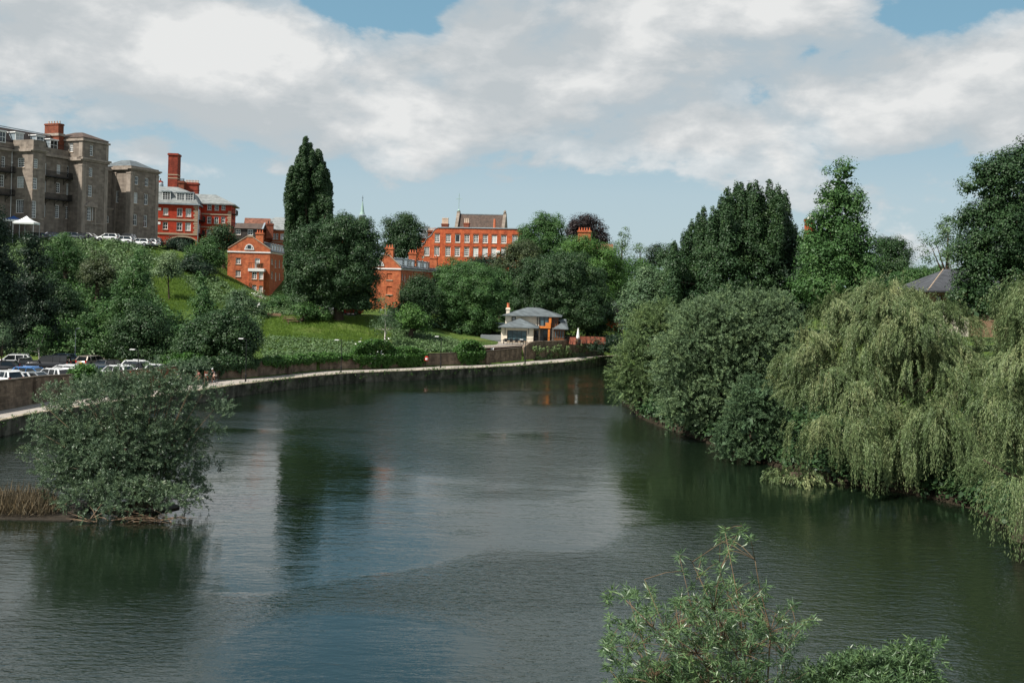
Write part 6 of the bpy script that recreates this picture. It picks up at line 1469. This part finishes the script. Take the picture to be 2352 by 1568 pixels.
pix2 = []
for i in range(600):
    x = rr.gauss(1640, 120); y = rr.uniform(1320, 1640); w = 1 - abs(x - 1640) / 270
    if w <= 0 or y < 1320 + (1 - w) * 130 + rr.uniform(-25, 30): continue
    if x < 1480 and y > 1530 and rr.random() < .4: continue
    pix2.append((x, y))
for k in range(60): pix2.append((rr.uniform(1385, 1500), rr.uniform(1340, 1560)))
rng = np.random.default_rng(31)
C3 = np.array([tuple(W(x, y, FD + rr.uniform(-1.6, 1.6))) for x, y in pix + pix2]); n = len(C3); m = 30
A = unit(rng.normal(size=(n, 3)) * .45 + np.array([0, -.15, .8])); A = np.repeat(A, m, 0)
side = unit(np.cross(A, rng.normal(size=(n * m, 3)))); tg = unit(side + A * rng.uniform(-.45, .7, (n * m, 1))); P = np.repeat(C3, m, 0) - A * rng.uniform(0, .10, (n * m, 1)) + rng.normal(0, .02, (n * m, 3))
fn = unit(np.cross(tg, rng.normal(size=(n * m, 3))) + A * .9); fn = unit(fn - tg * (fn * tg).sum(1, keepdims=True))
V, Q = leaf_quads(P, fn, tg, rng.uniform(.10, .21, n * m), rng.uniform(.014, .026, n * m), rng, .06)
tone = np.clip(np.repeat(rng.normal(.5, .18, n), m) + rng.normal(0, .15, n * m), 0, 1)
# each shoot tip joins the shrub by a thin twig
for (x, y), c in list(zip(pix + pix2, C3))[:420]:
    c = Vector(c); near = min((q for s_ in stems[:len(main)] for q in s_[0]), key=lambda q: (q - c).length + (3 if q.z > c.z - .1 else 0)); stems.append(([near, near.lerp(c, .55) + Vector((0, 0, .04)), c], [.009, .006, .0035]))
plant('young_willow', 'star-tufted young willow rising into the bottom edge of the picture', 'shrub', b, [(V, Q, tone, C3)], 'leaf_fore', 'twig', .1, 12, None, 33, stems=stems, tw='twig')
# reddish bare rods
ls = lob(FD + 1, (2020, 1600, 130, 60), (2080, 1560, 70, 40), (1960, 1570, 50, 50), (1880, 1600, 50, 60), (2100, 1510, 34, 20), (2130, 1490, 20, 9), (1990, 1545, 34, 40), (1900, 1570, 14, 40), (1480, 1620, 70, 50), (1560, 1600, 60, 50))
c = crown(knobs(ls, 40, 35, (.25, .5)), .13, 20, .13, .026, 35, 'sprig', 2.0, .25, .5, sprig=.34)
plant('osier_shrub', 'low narrow-leaved osier shrub at the bottom edge right of the young willow', 'shrub', W(2020, 1900, FD + 1.5) * 1.0 if False else Vector((7.4, 21.5, .9)), [c], 'leaf_fore', 'twig', .08, 26, None, 36)
print('LEAVES', LEAFCOUNT)

# ------------------------------------------------------------------ vehicles
CT = dict(
 hatch=dict(L=4.1, Wd=1.76, H=1.48, belt=.96, hood=.84, gh=(-1.98, -1.55, .35, 1.12)),
 estate=dict(L=4.75, Wd=1.82, H=1.48, belt=.96, hood=.84, gh=(-2.28, -1.85, .40, 1.22)),
 suv=dict(L=4.45, Wd=1.86, H=1.66, belt=1.08, hood=.98, gh=(-2.12, -1.72, .45, 1.14)),
 saloon=dict(L=4.55, Wd=1.80, H=1.43, belt=.95, hood=.86, gh=(-1.75, -.95, .35, 1.20)),
 offroader=dict(L=5.1, Wd=1.92, H=1.86, belt=1.18, hood=1.12, gh=(-2.45, -2.35, .55, 1.02)),
 van=dict(L=4.8, Wd=1.88, H=1.92, belt=1.12, hood=1.02, gh=(-2.36, -2.28, 1.15, 1.75)))
CARM = {}
def car_meshes(k):
    if k in CARM: return CARM[k]
    p = CT[k]; L, Wd, H, be, ho = p['L'], p['Wd'], p['H'], p['belt'], p['hood']; hw = Wd / 2; x0, x1, x2, x3 = p['gh']; h = L / 2
    st = [(-h, .42, be - .35, .80), (-h + .05, .30, be - .12, .92), (-h + .2, .24, be - .02, .97), (-h + .9, .22, be, 1), (0, .22, be, 1), (x3 - .1, .22, be - .01, 1), (x3 + .25, .22, (be + ho) / 2 + .02, .99), (h - .45, .24, ho, .96), (h - .15, .28, ho - .10, .90), (h - .03, .34, ho - .24, .82), (h, .42, ho - .34, .74)]
    sec = lambda zb, zt, f: [(-.80 * f, zb), (-.97 * f, zb + .10), (-1.0 * f, zb + (zt - zb) * .5), (-.965 * f, zt - .10), (-.86 * f, zt), (.86 * f, zt), (.965 * f, zt - .10), (1.0 * f, zb + (zt - zb) * .5), (.97 * f, zb + .10), (.80 * f, zb)]
    V = []; n = 10
    for x, zb, zt, f in st: V += [(x, y * hw, z) for y, z in sec(zb, zt, f)]
    Fc = []
    for i in range(len(st) - 1):
        for j in range(n): Fc.append((i * n + j, (i + 1) * n + j, (i + 1) * n + (j + 1) % n, i * n + (j + 1) % n))
    Fc += [tuple(range(n)), tuple(range((len(st)) * n - 1, (len(st) - 1) * n - 1, -1))]
    body = MB().add(V, Fc)
    bt, tp = .93 * hw, .74 * hw; zr = H - .05; zb = be - .02
    g = MB().add([(x0, -bt, zb), (x3, -bt, zb), (x3, bt, zb), (x0, bt, zb), (x1, -tp, zr), (x2, -tp, zr), (x2, tp, zr), (x1, tp, zr)], [(0, 3, 2, 1), (4, 5, 6, 7), (0, 1, 5, 4), (1, 2, 6, 5), (2, 3, 7, 6), (3, 0, 4, 7)])
    e = .03
    r = MB().add([(x1 - .10, -tp - e, zr), (x2 + .05, -tp - e, zr), (x2 + .05, tp + e, zr), (x1 - .10, tp + e, zr), (x1 + .1, -tp + .12, H), (x2 - .15, -tp + .12, H), (x2 - .15, tp - .12, H), (x1 + .1, tp - .12, H)], [(0, 3, 2, 1), (4, 5, 6, 7), (0, 1, 5, 4), (1, 2, 6, 5), (2, 3, 7, 6), (3, 0, 4, 7)])
    for s in (-1, 1):
        r.tube([(x3, s * bt, zb), (x2, s * (tp + .01), zr + .01)], .045, 5); r.tube([(x0 + .04, s * bt, zb), (x1, s * (tp + .01), zr + .01)], .11 if k != 'saloon' else .06, 5)
        xm = (x1 + x3) / 2 - .1; r.tube([(xm, s * (bt + .005), zb), (xm, s * (tp + .012), zr)], .04, 5)
        if k in ('estate', 'suv', 'offroader'):
            xm = x0 + (x3 - x0) * .24; r.tube([(xm, s * (bt + .005), zb), (xm + .05, s * (tp + .012), zr)], .06, 5); r.tube([(x1, s * (tp - .05), H + .05), (x2 - .2, s * (tp - .05), H + .05)], .022, 5)
    tyre = MB(); tyre.tube([(0, -.11, 0), (0, .11, 0)], .335, 18); rim = MB().tube([(0, -.118, 0), (0, .118, 0)], .215, 12)
    hl = MB().box(h - .16, h - .04, -.0, .34, ho - .28, ho - .14); tl = MB().box(-h + .015, -h + .12, 0, .20, be - .28, be - .04)
    mir = MB().box(-.08, .08, -.10, .10, -.07, .07); pl = MB().box(0, .02, -.26, .26, -.055, .055)
    arch = MB().tube([(0, -.01, 0), (0, .01, 0)], .40, 18)
    grl = MB().box(h - .06, h - .008 + .02, -.42, .42, ho - .52, ho - .36)
    CARM[k] = dict(body=body.mesh('body', smooth=True), glass=g.mesh('window', M['car_glass']), roof=r.mesh('roof'), tyre=tyre.mesh('wheel', M['rubber']), rim=rim.mesh('rim', M['alloy']), hl=hl.mesh('headlight', M['headlamp']), tl=tl.mesh('tail_light', M['tail_lamp']), mir=mir.mesh('mirror'), pl=pl.mesh('number_plate'), arch=arch.mesh('wheel_arch', M['rubber']), grl=grl.mesh('grille', M['rubber']))
    for kk in ('body', 'roof', 'mir', 'pl'): CARM[k][kk].materials.append(M['rubber'])
    return CARM[k]
def car(kind, color, label, px, py, z, heading, group, d=None, roof=None, h=None):
    """px,py = middle of the roof line in the photo; heading in degrees, 0 = nose to the right"""
    p = CT[kind]; H = p['H']; c = car_meshes(kind)
    if d is None: q = onz(px, py, z + H); 
    else: a, _ = ab(px, py); q = Vector((a * d, d, 0)); z = Txy(q.x, q.y) + .05 if z is None else z
    rt = empty('parked_car', (q.x, q.y, z), math.radians(heading), label, 'car', group); pm = M['paint_' + color]
    def add(n, me, loc=(0, 0, 0), par=rt, m=None, sc_=None):
        o = bpy.data.objects.new(n, me); COL.objects.link(o); o.parent = par; o.location = loc
        if sc_: o.scale = sc_
        if m: o.material_slots[0].link = 'OBJECT'; o.material_slots[0].material = m
        return o
    add('body', c['body'], m=pm); add('window', c['glass']); add('roof', c['roof'], m=M['paint_' + roof] if roof else pm)
    L = p['L']; hw = p['Wd'] / 2
    for sx in (-1, 1):
        for sy in (-1, 1):
            x = sx * L * .295 + (.08 if sx > 0 else -.02)
            add('wheel_arch', c['arch'], (x, sy * (hw - .003), .36)); w = add('wheel', c['tyre'], (x, sy * (hw - .095), .335)); add('rim', c['rim'], (0, sy * .006, 0), w)
    for sy in (-1, 1):
        add('headlight', c['hl'], (0, sy * hw * .80 - (.34 if sy > 0 else 0), 0)); add('tail_light', c['tl'], (0, sy * hw * .90 - (.20 if sy > 0 else 0), 0))
        add('mirror', c['mir'], (p['gh'][3] - .25, sy * (hw + .07), p['belt'] + .06), m=pm)
    add('number_plate', c['pl'], (-L / 2 - .022, 0, .62), m=M['plate_yellow']); add('number_plate', c['pl'], (L / 2 + .002, 0, .46), m=M['plate_white']); add('grille', c['grl'])
    return rt
def C5(x, y): return K(5, x, y)
GL = 'cars parked in the riverside car park'
for kind, col, lab, cx, cy, hd, rf in (
 ('suv', 'white', 'white crossover at the left end of the back row, nose towards the left', 150, 482, 200, None),
 ('hatch', 'black', 'black hatchback with an orange plate, behind the slim young tree', 285, 520, 120, None),
 ('offroader', 'black', 'big black off-roader behind the blue hatchback, nose towards the left', 560, 496, 188, None),
 ('hatch', 'slate_blue', 'grey-blue hatchback behind the big black off-roader', 705, 468, 165, None),
 ('estate', 'beige', 'silver-beige estate car at the back, its tail facing the river', 1085, 492, 75, None),
 ('hatch', 'black', 'black hatchback with red tail lights right of the beige estate', 1300, 538, 70, None),
 ('estate', 'white', 'white estate at the back left of the white low car', 1640, 557, -25, None),
 ('hatch', 'white', 'low white car at the right end of the car park beside the wall', 1900, 594, 10, None),
 ('suv', 'black', 'black crossover in the third place from the right end', 1530, 570, 165, None),
 ('suv', 'white', 'white crossover just right of the ivy on the wall', 1345, 606, 160, None),
 ('saloon', 'navy', 'dark blue saloon between the black estate and the white crossover', 1215, 612, 120, None),
 ('estate', 'grey', 'dark grey estate behind the ivy on the wall', 1050, 597, 168, None),
 ('estate', 'white', 'white estate in the middle row behind the white-roofed black car', 745, 603, 170, None),
 ('suv', 'black', 'black crossover with a white roof left of the ivy', 830, 637, 150, 'white'),
 ('suv', 'white', 'white crossover between the blue hatchback and the white-roofed black car', 610, 642, 155, None),
 ('estate', 'blue', 'bright blue hatchback in the front row', 395, 633, -12, None),
 ('saloon', 'silver', 'silver saloon in front of the bright blue hatchback', 365, 681, 168, None),
 ('hatch', 'white', 'white hatchback with a black tailgate beside the silver saloon', 165, 678, 140, None),
 ('suv', 'white', 'white car at the left end of the front row by the wall', 50, 667, 150, None),
 ('hatch', 'black', 'black car cut off by the left edge of the picture', 0, 556, 190, None)):
    x, y = C5(cx, cy); car(kind, col, lab, x, y, 1.85, hd, GL, roof=rf)
def C1(x, y): return K(1, x, y)
GU = 'cars parked in front of the stone terrace'
for kind, col, lab, cx, cy, hd, d in (
 ('saloon', 'navy', 'dark blue car right of the white gazebos, in front of the terrace', 615, 1345, 10, 188),
 ('hatch', 'black', 'black car in the shade left of the cream and black cars', 480, 1330, 20, 187),
 ('hatch', 'grey', 'dark grey hatchback below the tower', 845, 1385, 12, 189.5),
 ('saloon', 'black', 'black saloon below the tower with a white car just behind it', 955, 1395, 8, 190),
 ('hatch', 'white', 'white hatchback behind the black saloon below the tower', 1020, 1380, -10, 193),
 ('hatch', 'white', 'large white hatchback seen side-on between tower and square block', 1235, 1400, 178, 189.5),
 ('hatch', 'white', 'second white hatchback seen side-on, touching the dark van', 1405, 1412, 178, 190.5),
 ('van', 'black', 'dark van between the white cars below the square stone block', 1480, 1402, 95, 193),
 ('hatch', 'white', 'small white hatchback right of the dark van', 1595, 1430, 175, 191.5),
 ('hatch', 'white', 'white and red hatchback last on the right in front of the terrace', 1695, 1440, 172, 193),
 ('suv', 'grey', 'dark grey car beside the arched carriageway', 1790, 1450, 100, 197)):
    x, y = C1(cx, cy); car(kind, col, lab, x, y, None, hd, GU, d=d)
GM = 'cars parked under the round tree'
for kind, col, lab, x, y, hd, d in (('hatch', 'silver', 'silver car just left of the round tree trunk on the lane', 762, 708, 15, 172.5), ('hatch', 'red', 'dark red car right of the round tree trunk on the lane', 806, 712, 170, 171),
    ('estate', 'white', 'white car behind the dark red car on the lane', 800, 706, 10, 174.5)):
    car(kind, col, lab, x, y, None, hd, GM, d=d)

# ------------------------------------------------------------------ street furniture
def lamp(label, px, pyb, pyt, m='black_iron', head='white_paint', z=PZ, arm=-.9, group='lamp posts along the riverside path', at=None, h=None):
    p = onz(px, pyb, z) if at is None else at; d = p.y; H = h or W(px, pyt, d).z - p.z; r = empty('street_lamp', p, 0, label, 'lamp', group)
    t = MB().tube([(0, 0, -.1), (0, 0, .9), (0, 0, .95), (0, 0, H - .5)], [.10, .10, .055, .045], 8); t.build('post', M[m], r)
    t = MB().tube([(0, 0, H - .5), (0, 0, H - .12), (arm * .25, 0, H + .0), (arm * .6, 0, H + .02)], .035, 6); t.build('bracket', M[m], r)
    t = MB().poly_y([(arm * 1.1, H - .02), (arm * .45, H - .04), (arm * .45, H + .06), (arm * 1.0, H + .07)], -.16, .16) if arm < 0 else MB().box(arm * .45, arm * 1.1, -.16, .16, H - .03, H + .07); t.build('lamp_head', M[head], r)
lamp('black lamp post in front of the car park wall, at the left', 316, 893, 803)
lamp('black lamp post under the big dark tree, between the cyclist and the meadow', 564, 876, 778)
lamp('black lamp post on the path below the meadow and left of the elder mound', 783, 856, 781)
lamp('black lamp post on the path right of the elder mound', 1012, 845, 773)
lamp('dark lamp post on the path below the modern cream house', 1206, 836, 780)
g = onz(172, 836, 1.85); lamp('slim grey lamp post in the scrub behind the car park', 172, 836, 754, 'galvanised', 'galvanised', 1.85, .5, group='lamp posts off the path', at=g)
g = ground(749, 733) or base_at(749, 163); lamp('pale lamp post at the top edge of the meadow', 749, 733, 703, 'galvanised', 'white_paint', g.z, -.5, group='lamp posts off the path', at=g)

def picnic(label, px, py):
    g = ground(px, py) or base_at(px, 160); r = empty('picnic_table', g, rng.uniform(-.3, .3), label, 'picnic table', 'picnic tables on the meadow')
    t = MB(); [t.box(-1.0, 1.0, -.38 + i * .155, -.38 + i * .155 + .14, .72, .76) for i in range(5)]; t.build('table_top', M['timber'], r)
    for s in (-1, 1): MB().box(-1.0, 1.0, s * .72 - .13, s * .72 + .13, .43, .47).build('bench_seat', M['timber'], r)
    for x in (-.7, .7): t = MB(); t.tube([(x, -.75, -.1), (x, -.2, .72)], .05, 4); t.tube([(x, .75, -.1), (x, .2, .72)], .05, 4); t.box(x - .03, x + .03, -.75, .75, .36, .42); t.build('leg_frame', M['timber'], r)
picnic('left and upper wooden picnic table on the meadow', 664, 738); picnic('lower wooden picnic table nearer the river', 672, 744)
g = ground(628, 731) or base_at(628, 163); r = empty('bench', g, -.1, 'pale wooden bench at the far edge of the meadow left of the picnic tables', 'bench')
MB().box(-1.2, 1.2, 0, .4, .42, .47).build('seat', M['timber'], r); MB().box(-1.2, 1.2, .4, .45, .5, .85).build('backrest', M['timber'], r)
for x in (-1, 1): MB().box(x - .04, x + .04, .02, .4, -.1, .418).build('leg', M['timber'], r)

def gazebo(label, x0, x1, ytop, yb, d, m, m2):
    a = W(*K(1, x0, 1275), d); c = W(*K(1, x1, 1275), d); w = (c - a).length; z0 = Txy(a.x, d) ; ze = W(*K(1, (x0 + x1) / 2, yb), d).z - z0; zt = W(*K(1, (x0 + x1) / 2, ytop), d).z - z0
    r = empty('gazebo', ((a.x + c.x) / 2, d, z0), .15, label, 'gazebo', 'pop-up gazebos before the terrace'); h = w / 2
    t = MB(); V = []; n = 4
    for i, (f, z) in enumerate(((1, ze), (.62, ze + (zt - ze) * .22), (.28, ze + (zt - ze) * .62), (.02, zt))): V += [(-h * f, -h * f, z), (h * f, -h * f, z), (h * f, h * f, z), (-h * f, h * f, z)]
    Fc = [(i * 4 + j, i * 4 + (j + 1) % 4, (i + 1) * 4 + (j + 1) % 4, (i + 1) * 4 + j) for i in range(3) for j in range(4)] + [(12, 13, 14, 15)]
    t.add(V, Fc).build('canopy', M[m], r); t = MB(); e = .02
    for q in ((-h - e, h + e, -h - e, -h), (-h - e, h + e, h, h + e), (-h - e, -h, -h, h), (h, h + e, -h, h)): t.box(*q, ze - .35, ze + .01)
    t.build('valance', M[m2], r)
    for sx in (-1, 1):
        for sy in (-1, 1): MB().box(sx * h * .97 - .03, sx * h * .97 + .03, sy * h * .97 - .03, sy * h * .97 + .03, -.1, ze).build('pole', M['galvanised'], r)
gazebo('white peaked pop-up gazebo in front of the stone terrace', 190, 412, 1190, 1262, 183, 'white_fabric', 'white_fabric')
gazebo('blue and white gazebo left of the all-white one', 60, 250, 1188, 1232, 187, 'blue_fabric', 'white_fabric')

# lifebuoy box, notice board, sun boards
w = [p for p in WALL_S if True]; p = min(resample(WALL_S, 400), key=lambda q: abs(col_of(q) - 983)); r = empty('lifebuoy_box', (p.x + .05, p.y - .35, PZ), .5, 'small red lifebuoy housing against the ivy covered wall', 'lifebuoy box')
MB().lathe([(.34, .95), (.40, 1.0), (.40, 1.55), (.30, 1.62)], n=12).build('housing', M['red_plastic'], r); MB().box(-.04, .04, -.04, .04, -.1, .95).build('post', M['black_iron'], r); MB().lathe([(.25, 1.1), (.25, 1.4)], (0, -.2, 0), 12).build('ring', M['white_paint'], r)
p = onz(473, 886, PZ); r = empty('notice_board', p, .3, 'red notice board on posts beside the wall left of the third cyclist', 'sign')
MB().box(-.22, .22, -.03, .03, 1.0, 1.7).build('panel', M['wall_redbrick'], r); MB().box(-.14, .14, -.045, -.033, 1.2, 1.4).build('poster', M['white_paint'], r)
for x in (-.18, .18): MB().box(x - .03, x + .03, .035, .1, -.1, 1.75).build('post', M['timber'], r)
for i, (lab, x) in enumerate((('left one of two white folded boards leaning on the terrace brick wall', 1128), ('right one of two white folded boards leaning on the terrace brick wall', 1133))):
    q = pw[int((x - 1109) / 119 * 19)]; r = MB().add([(-.25, 0, 0), (.25, 0, 0), (.35, .5, 1.2), (-.15, .5, 1.2), (-.25, .05, 0), (.25, .05, 0), (.35, .55, 1.2), (-.15, .55, 1.2)], [(0, 1, 2, 3), (7, 6, 5, 4), (0, 4, 5, 1), (1, 5, 6, 2), (2, 6, 7, 3), (3, 7, 4, 0)]).build('folded_board', M['white_fabric']); r.location = (q.x - .1, q.y + .35, PZ + 1.35); tag(r, lab, 'board', 'folded boards on the terrace wall')

# terrace furniture
def chair(label, X, Y, z, rz, m='black_iron', group='chairs on the house terrace'):
    r = empty('garden_chair', (X, Y, z), rz, label, 'chair', group)
    MB().box(-.24, .24, -.24, .24, .42, .46).build('seat', M[m], r); MB().box(-.24, .24, .2, .24, .461, .98).build('backrest', M[m], r)
    for sx in (-1, 1):
        for sy in (-1, 1): MB().box(sx * .22 - .02, sx * .22 + .02, sy * .2 - .02, sy * .2 + .02, 0, .419).build('leg', M[m], r)
def gtable(label, X, Y, z, w, dp, m='timber'):
    r = empty('garden_table', (X, Y, z), -.07, label, 'table'); MB().box(-w / 2, w / 2, -dp / 2, dp / 2, .71, .75).build('table_top', M[m], r)
    for sx in (-1, 1):
        for sy in (-1, 1): MB().box(sx * (w / 2 - .1) - .03, sx * (w / 2 - .1) + .03, sy * (dp / 2 - .08) - .03, sy * (dp / 2 - .08) + .03, 0, .709).build('leg', M[m], r)
T0 = W(*K(4, 528, 705), 167.2); gtable('long outdoor table in front of the wide window', T0.x, 167.2, tz - .03, 3.6, 1.0, 'black_iron')
for i, nm in enumerate(('first', 'second', 'third', 'fourth')): chair(nm + ' dark chair from the left at the long outdoor table', T0.x - 1.35 + i * .9, 166.4, tz - .03, math.pi)
T1 = W(*K(4, 1345, 712), 170.0); gtable('small patio table below the closed parasol', T1.x, 170, tz - .03, 1.3, 1.0)
chair('dark patio chair left of the parasol table', T1.x - 1.2, 169.6, tz - .03, 1.4); chair('dark patio chair right of the parasol table', T1.x + 1.2, 169.8, tz - .03, -1.5); chair('dark patio chair in front of the parasol table', T1.x + .1, 168.9, tz - .03, math.pi)
r = empty('parasol', (T1.x, 171.0, tz - .03), 0, 'closed cream parasol standing on the patio', 'parasol'); MB().tube([(0, 0, 0), (0, 0, 2.9)], .03, 6).build('pole', M['timber'], r)
MB().lathe([(.24, 1.0), (.30, 1.2), (.22, 1.8), (.12, 2.5), (.03, 2.85)], n=8).build('canopy', M['white_fabric'], r); MB().lathe([(.3, 0), (.3, .1), (.06, .14)], n=10).build('base', M['black_iron'], r)
t = MB(); c0 = W(*K(4, 1468, 690), 174)
for i in range(18):
    a0, a1 = -1.2 + i * .2, -1.2 + (i + 1) * .2; f = lambda a, rr_: (math.sin(a) * rr_, -math.cos(a) * rr_ * .8)
    p0, p1, p2, p3 = f(a0, -3.0), f(a1, -3.0), f(a1, -3.4), f(a0, -3.4); t.add([(*p0, -.1), (*p1, -.1), (*p2, -.1), (*p3, -.1), (*p0, 1.1), (*p1, 1.1), (*p2, 1.1), (*p3, 1.1)], [(4, 5, 6, 7), (0, 4, 7, 3), (1, 2, 6, 5), (0, 1, 5, 4), (3, 7, 6, 2)])
o = t.build('patio_wall', M['terrace_brick']); o.location = (c0.x, 174, tz - .03); tag(o, 'curved low brick wall round the right end of the patio', 'wall')
# railings
def railing(label, pts, h=1.1, step=.14, m='black_iron'):
    P = resample([Vector(p) for p in pts], max(2, int(sum((Vector(a) - Vector(b)).length for a, b in zip(pts, pts[1:])) / step))); r = empty('railing', P[0], 0, label, 'railing'); o = Vector(P[0]); t = MB()
    for i, p in enumerate(P): q = p - o; t.box(q.x - .012, q.x + .012, q.y - .012, q.y + .012, q.z - .1, q.z + h)
    tag(t.build('baluster', M[m], r)); MB().tube([p - o + Vector((0, 0, h)) for p in P], .025, 4).build('handrail', M[m], r)
def tp(c, d, dz=0): X = (c - CX) / F * d; return Vector((X, d, Txy(X, d) + dz))
railing('black railing along the top of the bank before the parked cars', [tp(c, interp([(225, 187), (360, 196), (455, 212)], c)) for c in range(225, 456, 10)], 1.0, .3)
railing('black railing at the bend of the path on the far right', [Vector((p.x, p.y + .2, PZ)) for p in sub(EDGE_S, 1330, 1400, 12)], 1.1, .25)

# ------------------------------------------------------------------ cyclists
def skinned(name, verts, edges, rad, m, parent, sub_=1):
    me = bpy.data.meshes.new(name); me.from_pydata(verts, edges, []); me.materials.append(M[m]); o = link(name, me, parent)
    md = o.modifiers.new('skin', 'SKIN'); md.use_smooth_shade = True
    if not me.skin_vertices: return o
    for i, sv in enumerate(me.skin_vertices[0].data): r_ = rad[i]; sv.radius = (r_, r_) if not hasattr(r_, '__len__') else r_; sv.use_root = (i == 0)
    s = o.modifiers.new('sub', 'SUBSURF'); s.levels = sub_; s.render_levels = sub_
    return o
def bicycle(label, loc, rz, m):
    r = empty('bicycle', loc, rz, label, 'bicycle', 'bicycles on the path')
    for x in (-.52, .52):
        t = MB(); n = 24; V = []; Fc = []
        for i in range(n):
            a = 2 * math.pi * i / n
            for j in range(6): b_ = 2 * math.pi * j / 6; R_ = .33 + .022 * math.cos(b_); V.append((x + math.cos(a) * R_, .022 * math.sin(b_), .352 + math.sin(a) * R_))
        for i in range(n):
            for j in range(6): Fc.append((i * 6 + j, ((i + 1) % n) * 6 + j, ((i + 1) % n) * 6 + (j + 1) % 6, i * 6 + (j + 1) % 6))
        o = t.add(V, Fc).build('wheel', M['rubber'], r); t = MB()
        for i in range(10): a = math.pi * 2 * i / 10; t.tube([(x, 0, .352), (x + math.cos(a) * .31, 0, .352 + math.sin(a) * .31)], .003, 3)
        t.build('spokes', M['galvanised'], o)
    t = MB(); bb = (-.08, 0, .30); st = (-.2, 0, .82); hd = (.36, 0, .86); hb = (.40, 0, .72)
    for a, c in ((bb, st), (st, hd), (bb, hb), ((-.52, 0, .352), bb), ((-.52, 0, .352), st), (hb, (.52, 0, .352)), (hd, hb)): t.tube([a, c], .018, 6)
    t.build('frame', M[m], r); t = MB().tube([hd, (.40, 0, 1.0)], .014, 5); t.tube([(.48, -.24, 1.0), (.40, -.1, 1.02), (.40, .1, 1.02), (.48, .24, 1.0)], .014, 5); t.build('handlebar', M['black_iron'], r)
    t = MB().tube([st, (-.22, 0, .93)], .014, 5); t.poly_z([(-.36, -.07), (-.08, -.02), (-.08, .02), (-.36, .07)], .93, .97); t.build('saddle', M['rubber'], r); t = MB().tube([(-.08, -.12, .30), (-.08, .12, .30)], .03, 6); t.tube([(-.08, -.12, .30), (.02, -.14, .17)], .012, 4); t.tube([(-.08, .12, .30), (-.18, .14, .43)], .012, 4); t.build('crank', M['galvanised'], r)
def rider(label, loc, rz, shirt, shorts, head):
    r = empty('person', loc, rz, label, 'person', 'cyclists on the riverside path')
    v = [(-.20, 0, 1.02), (-.05, 0, 1.22), (.13, 0, 1.42), (.20, 0, 1.50), (.27, 0, 1.57), (.31, 0, 1.66), (.33, 0, 1.75)]; e = [(i, i + 1) for i in range(6)]; R_ = [(.15, .12), (.13, .11), (.15, .11), .075, .055, .09, .075]
    def chain(start, pts, rs):
        k = len(v); v.extend(pts); R_.extend(rs); e.append((start, k)); e.extend((k + i, k + i + 1) for i in range(len(pts) - 1))
    for s in (-1, 1):
        chain(2, [(.14, s * .18, 1.43), (.26, s * .24, 1.22), (.44, s * .23, 1.05), (.50, s * .22, 1.03)], [.055, .042, .032, .032])
        kn, an, toe = ((.26, s * .12, .92), (.0, s * .13, .52), (.13, s * .13, .45)) if s > 0 else ((.22, s * .12, .70), (.06, s * .13, .26), (.19, s * .13, .19))
        chain(0, [(-.16, s * .10, .99), kn, (kn[0] * .6 + an[0] * .4, kn[1], kn[2] * .6 + an[2] * .4), an, toe], [.095, .06, .055, .035, .03])
    skinned('body', v, e, R_, 'skin', r)
    tv = [(-.20, 0, 1.04), (-.05, 0, 1.22), (.13, 0, 1.42), (.19, 0, 1.48)]; te = [(0, 1), (1, 2), (2, 3)]; tr = [(.165, .135), (.145, .125), (.165, .125), .08]
    for s in (-1, 1): k = len(tv); tv += [(.14, s * .18, 1.43), (.23, s * .225, 1.28)]; tr += [.07, .06]; te += [(2, k), (k, k + 1)]
    skinned('shirt', tv, te, tr, shirt, r)
    sv = [(-.19, 0, 1.03)]; se = []; sr = [(.17, .14)]
    for s in (-1, 1): k = len(sv); sv += [(-.15, s * .10, .99), (.12 if s > 0 else .09, s * .115, .95 if s > 0 else .80)]; sr += [.11, .078]; se += [(0, k), (k, k + 1)]
    skinned('shorts', sv, se, sr, shorts, r)
    q = MB().lathe([(.100, 0), (.112, .03), (.105, .08), (.07, .125), (.01, .14)], (.315, 0, 1.72), 10) if head == 'helmet_white' else MB().lathe([(.098, -.06), (.106, .02), (.095, .07), (.05, .105), (.01, .11)], (.305, 0, 1.73), 10)
    q.build('helmet' if head == 'helmet_white' else 'hair', M[head], r, True)
    q = MB().box(.395, .425, -.012, .012, 1.665, 1.70); q.build('nose', M['skin'], r)
    for s in (-1, 1): MB().box(.385, .40, s * .035 - .01, s * .035 + .01, 1.70, 1.715).build('eye', M['hair'], r); k = (.13, .45) if s > 0 else (.19, .19); MB().box(k[0] - .17, k[0] + .08, s * .13 - .045, s * .13 + .045, k[1] - .05, k[1] + .04).build('shoe', M['rubber'], r)
for lb, lr, px, py, hd, sh, so_, he, bm in (
  ('bicycle ridden by the person in the blue top', 'person in a blue top and pale shorts cycling along the path behind the osier bush', 411, 889, 205, 'shirt_blue', 'shorts_pale', 'hair', 'black_iron'),
  ('bicycle of the middle rider half hidden by leaves', 'middle cyclist in a red top half hidden by the osier leaves', 459, 885, 215, 'shirt_red', 'shorts_black', 'hair', 'black_iron'),
  ('bicycle under the rider with the white helmet', 'cyclist with a white helmet and dark top riding towards the viewer', 491, 881, 248, 'shirt_dark', 'shorts_pale', 'helmet_white', 'black_iron')):
    p = onz(px, py, PZ + .01); bicycle(lb, p, math.radians(hd), bm); rider(lr, p, math.radians(hd), sh, so_, he)
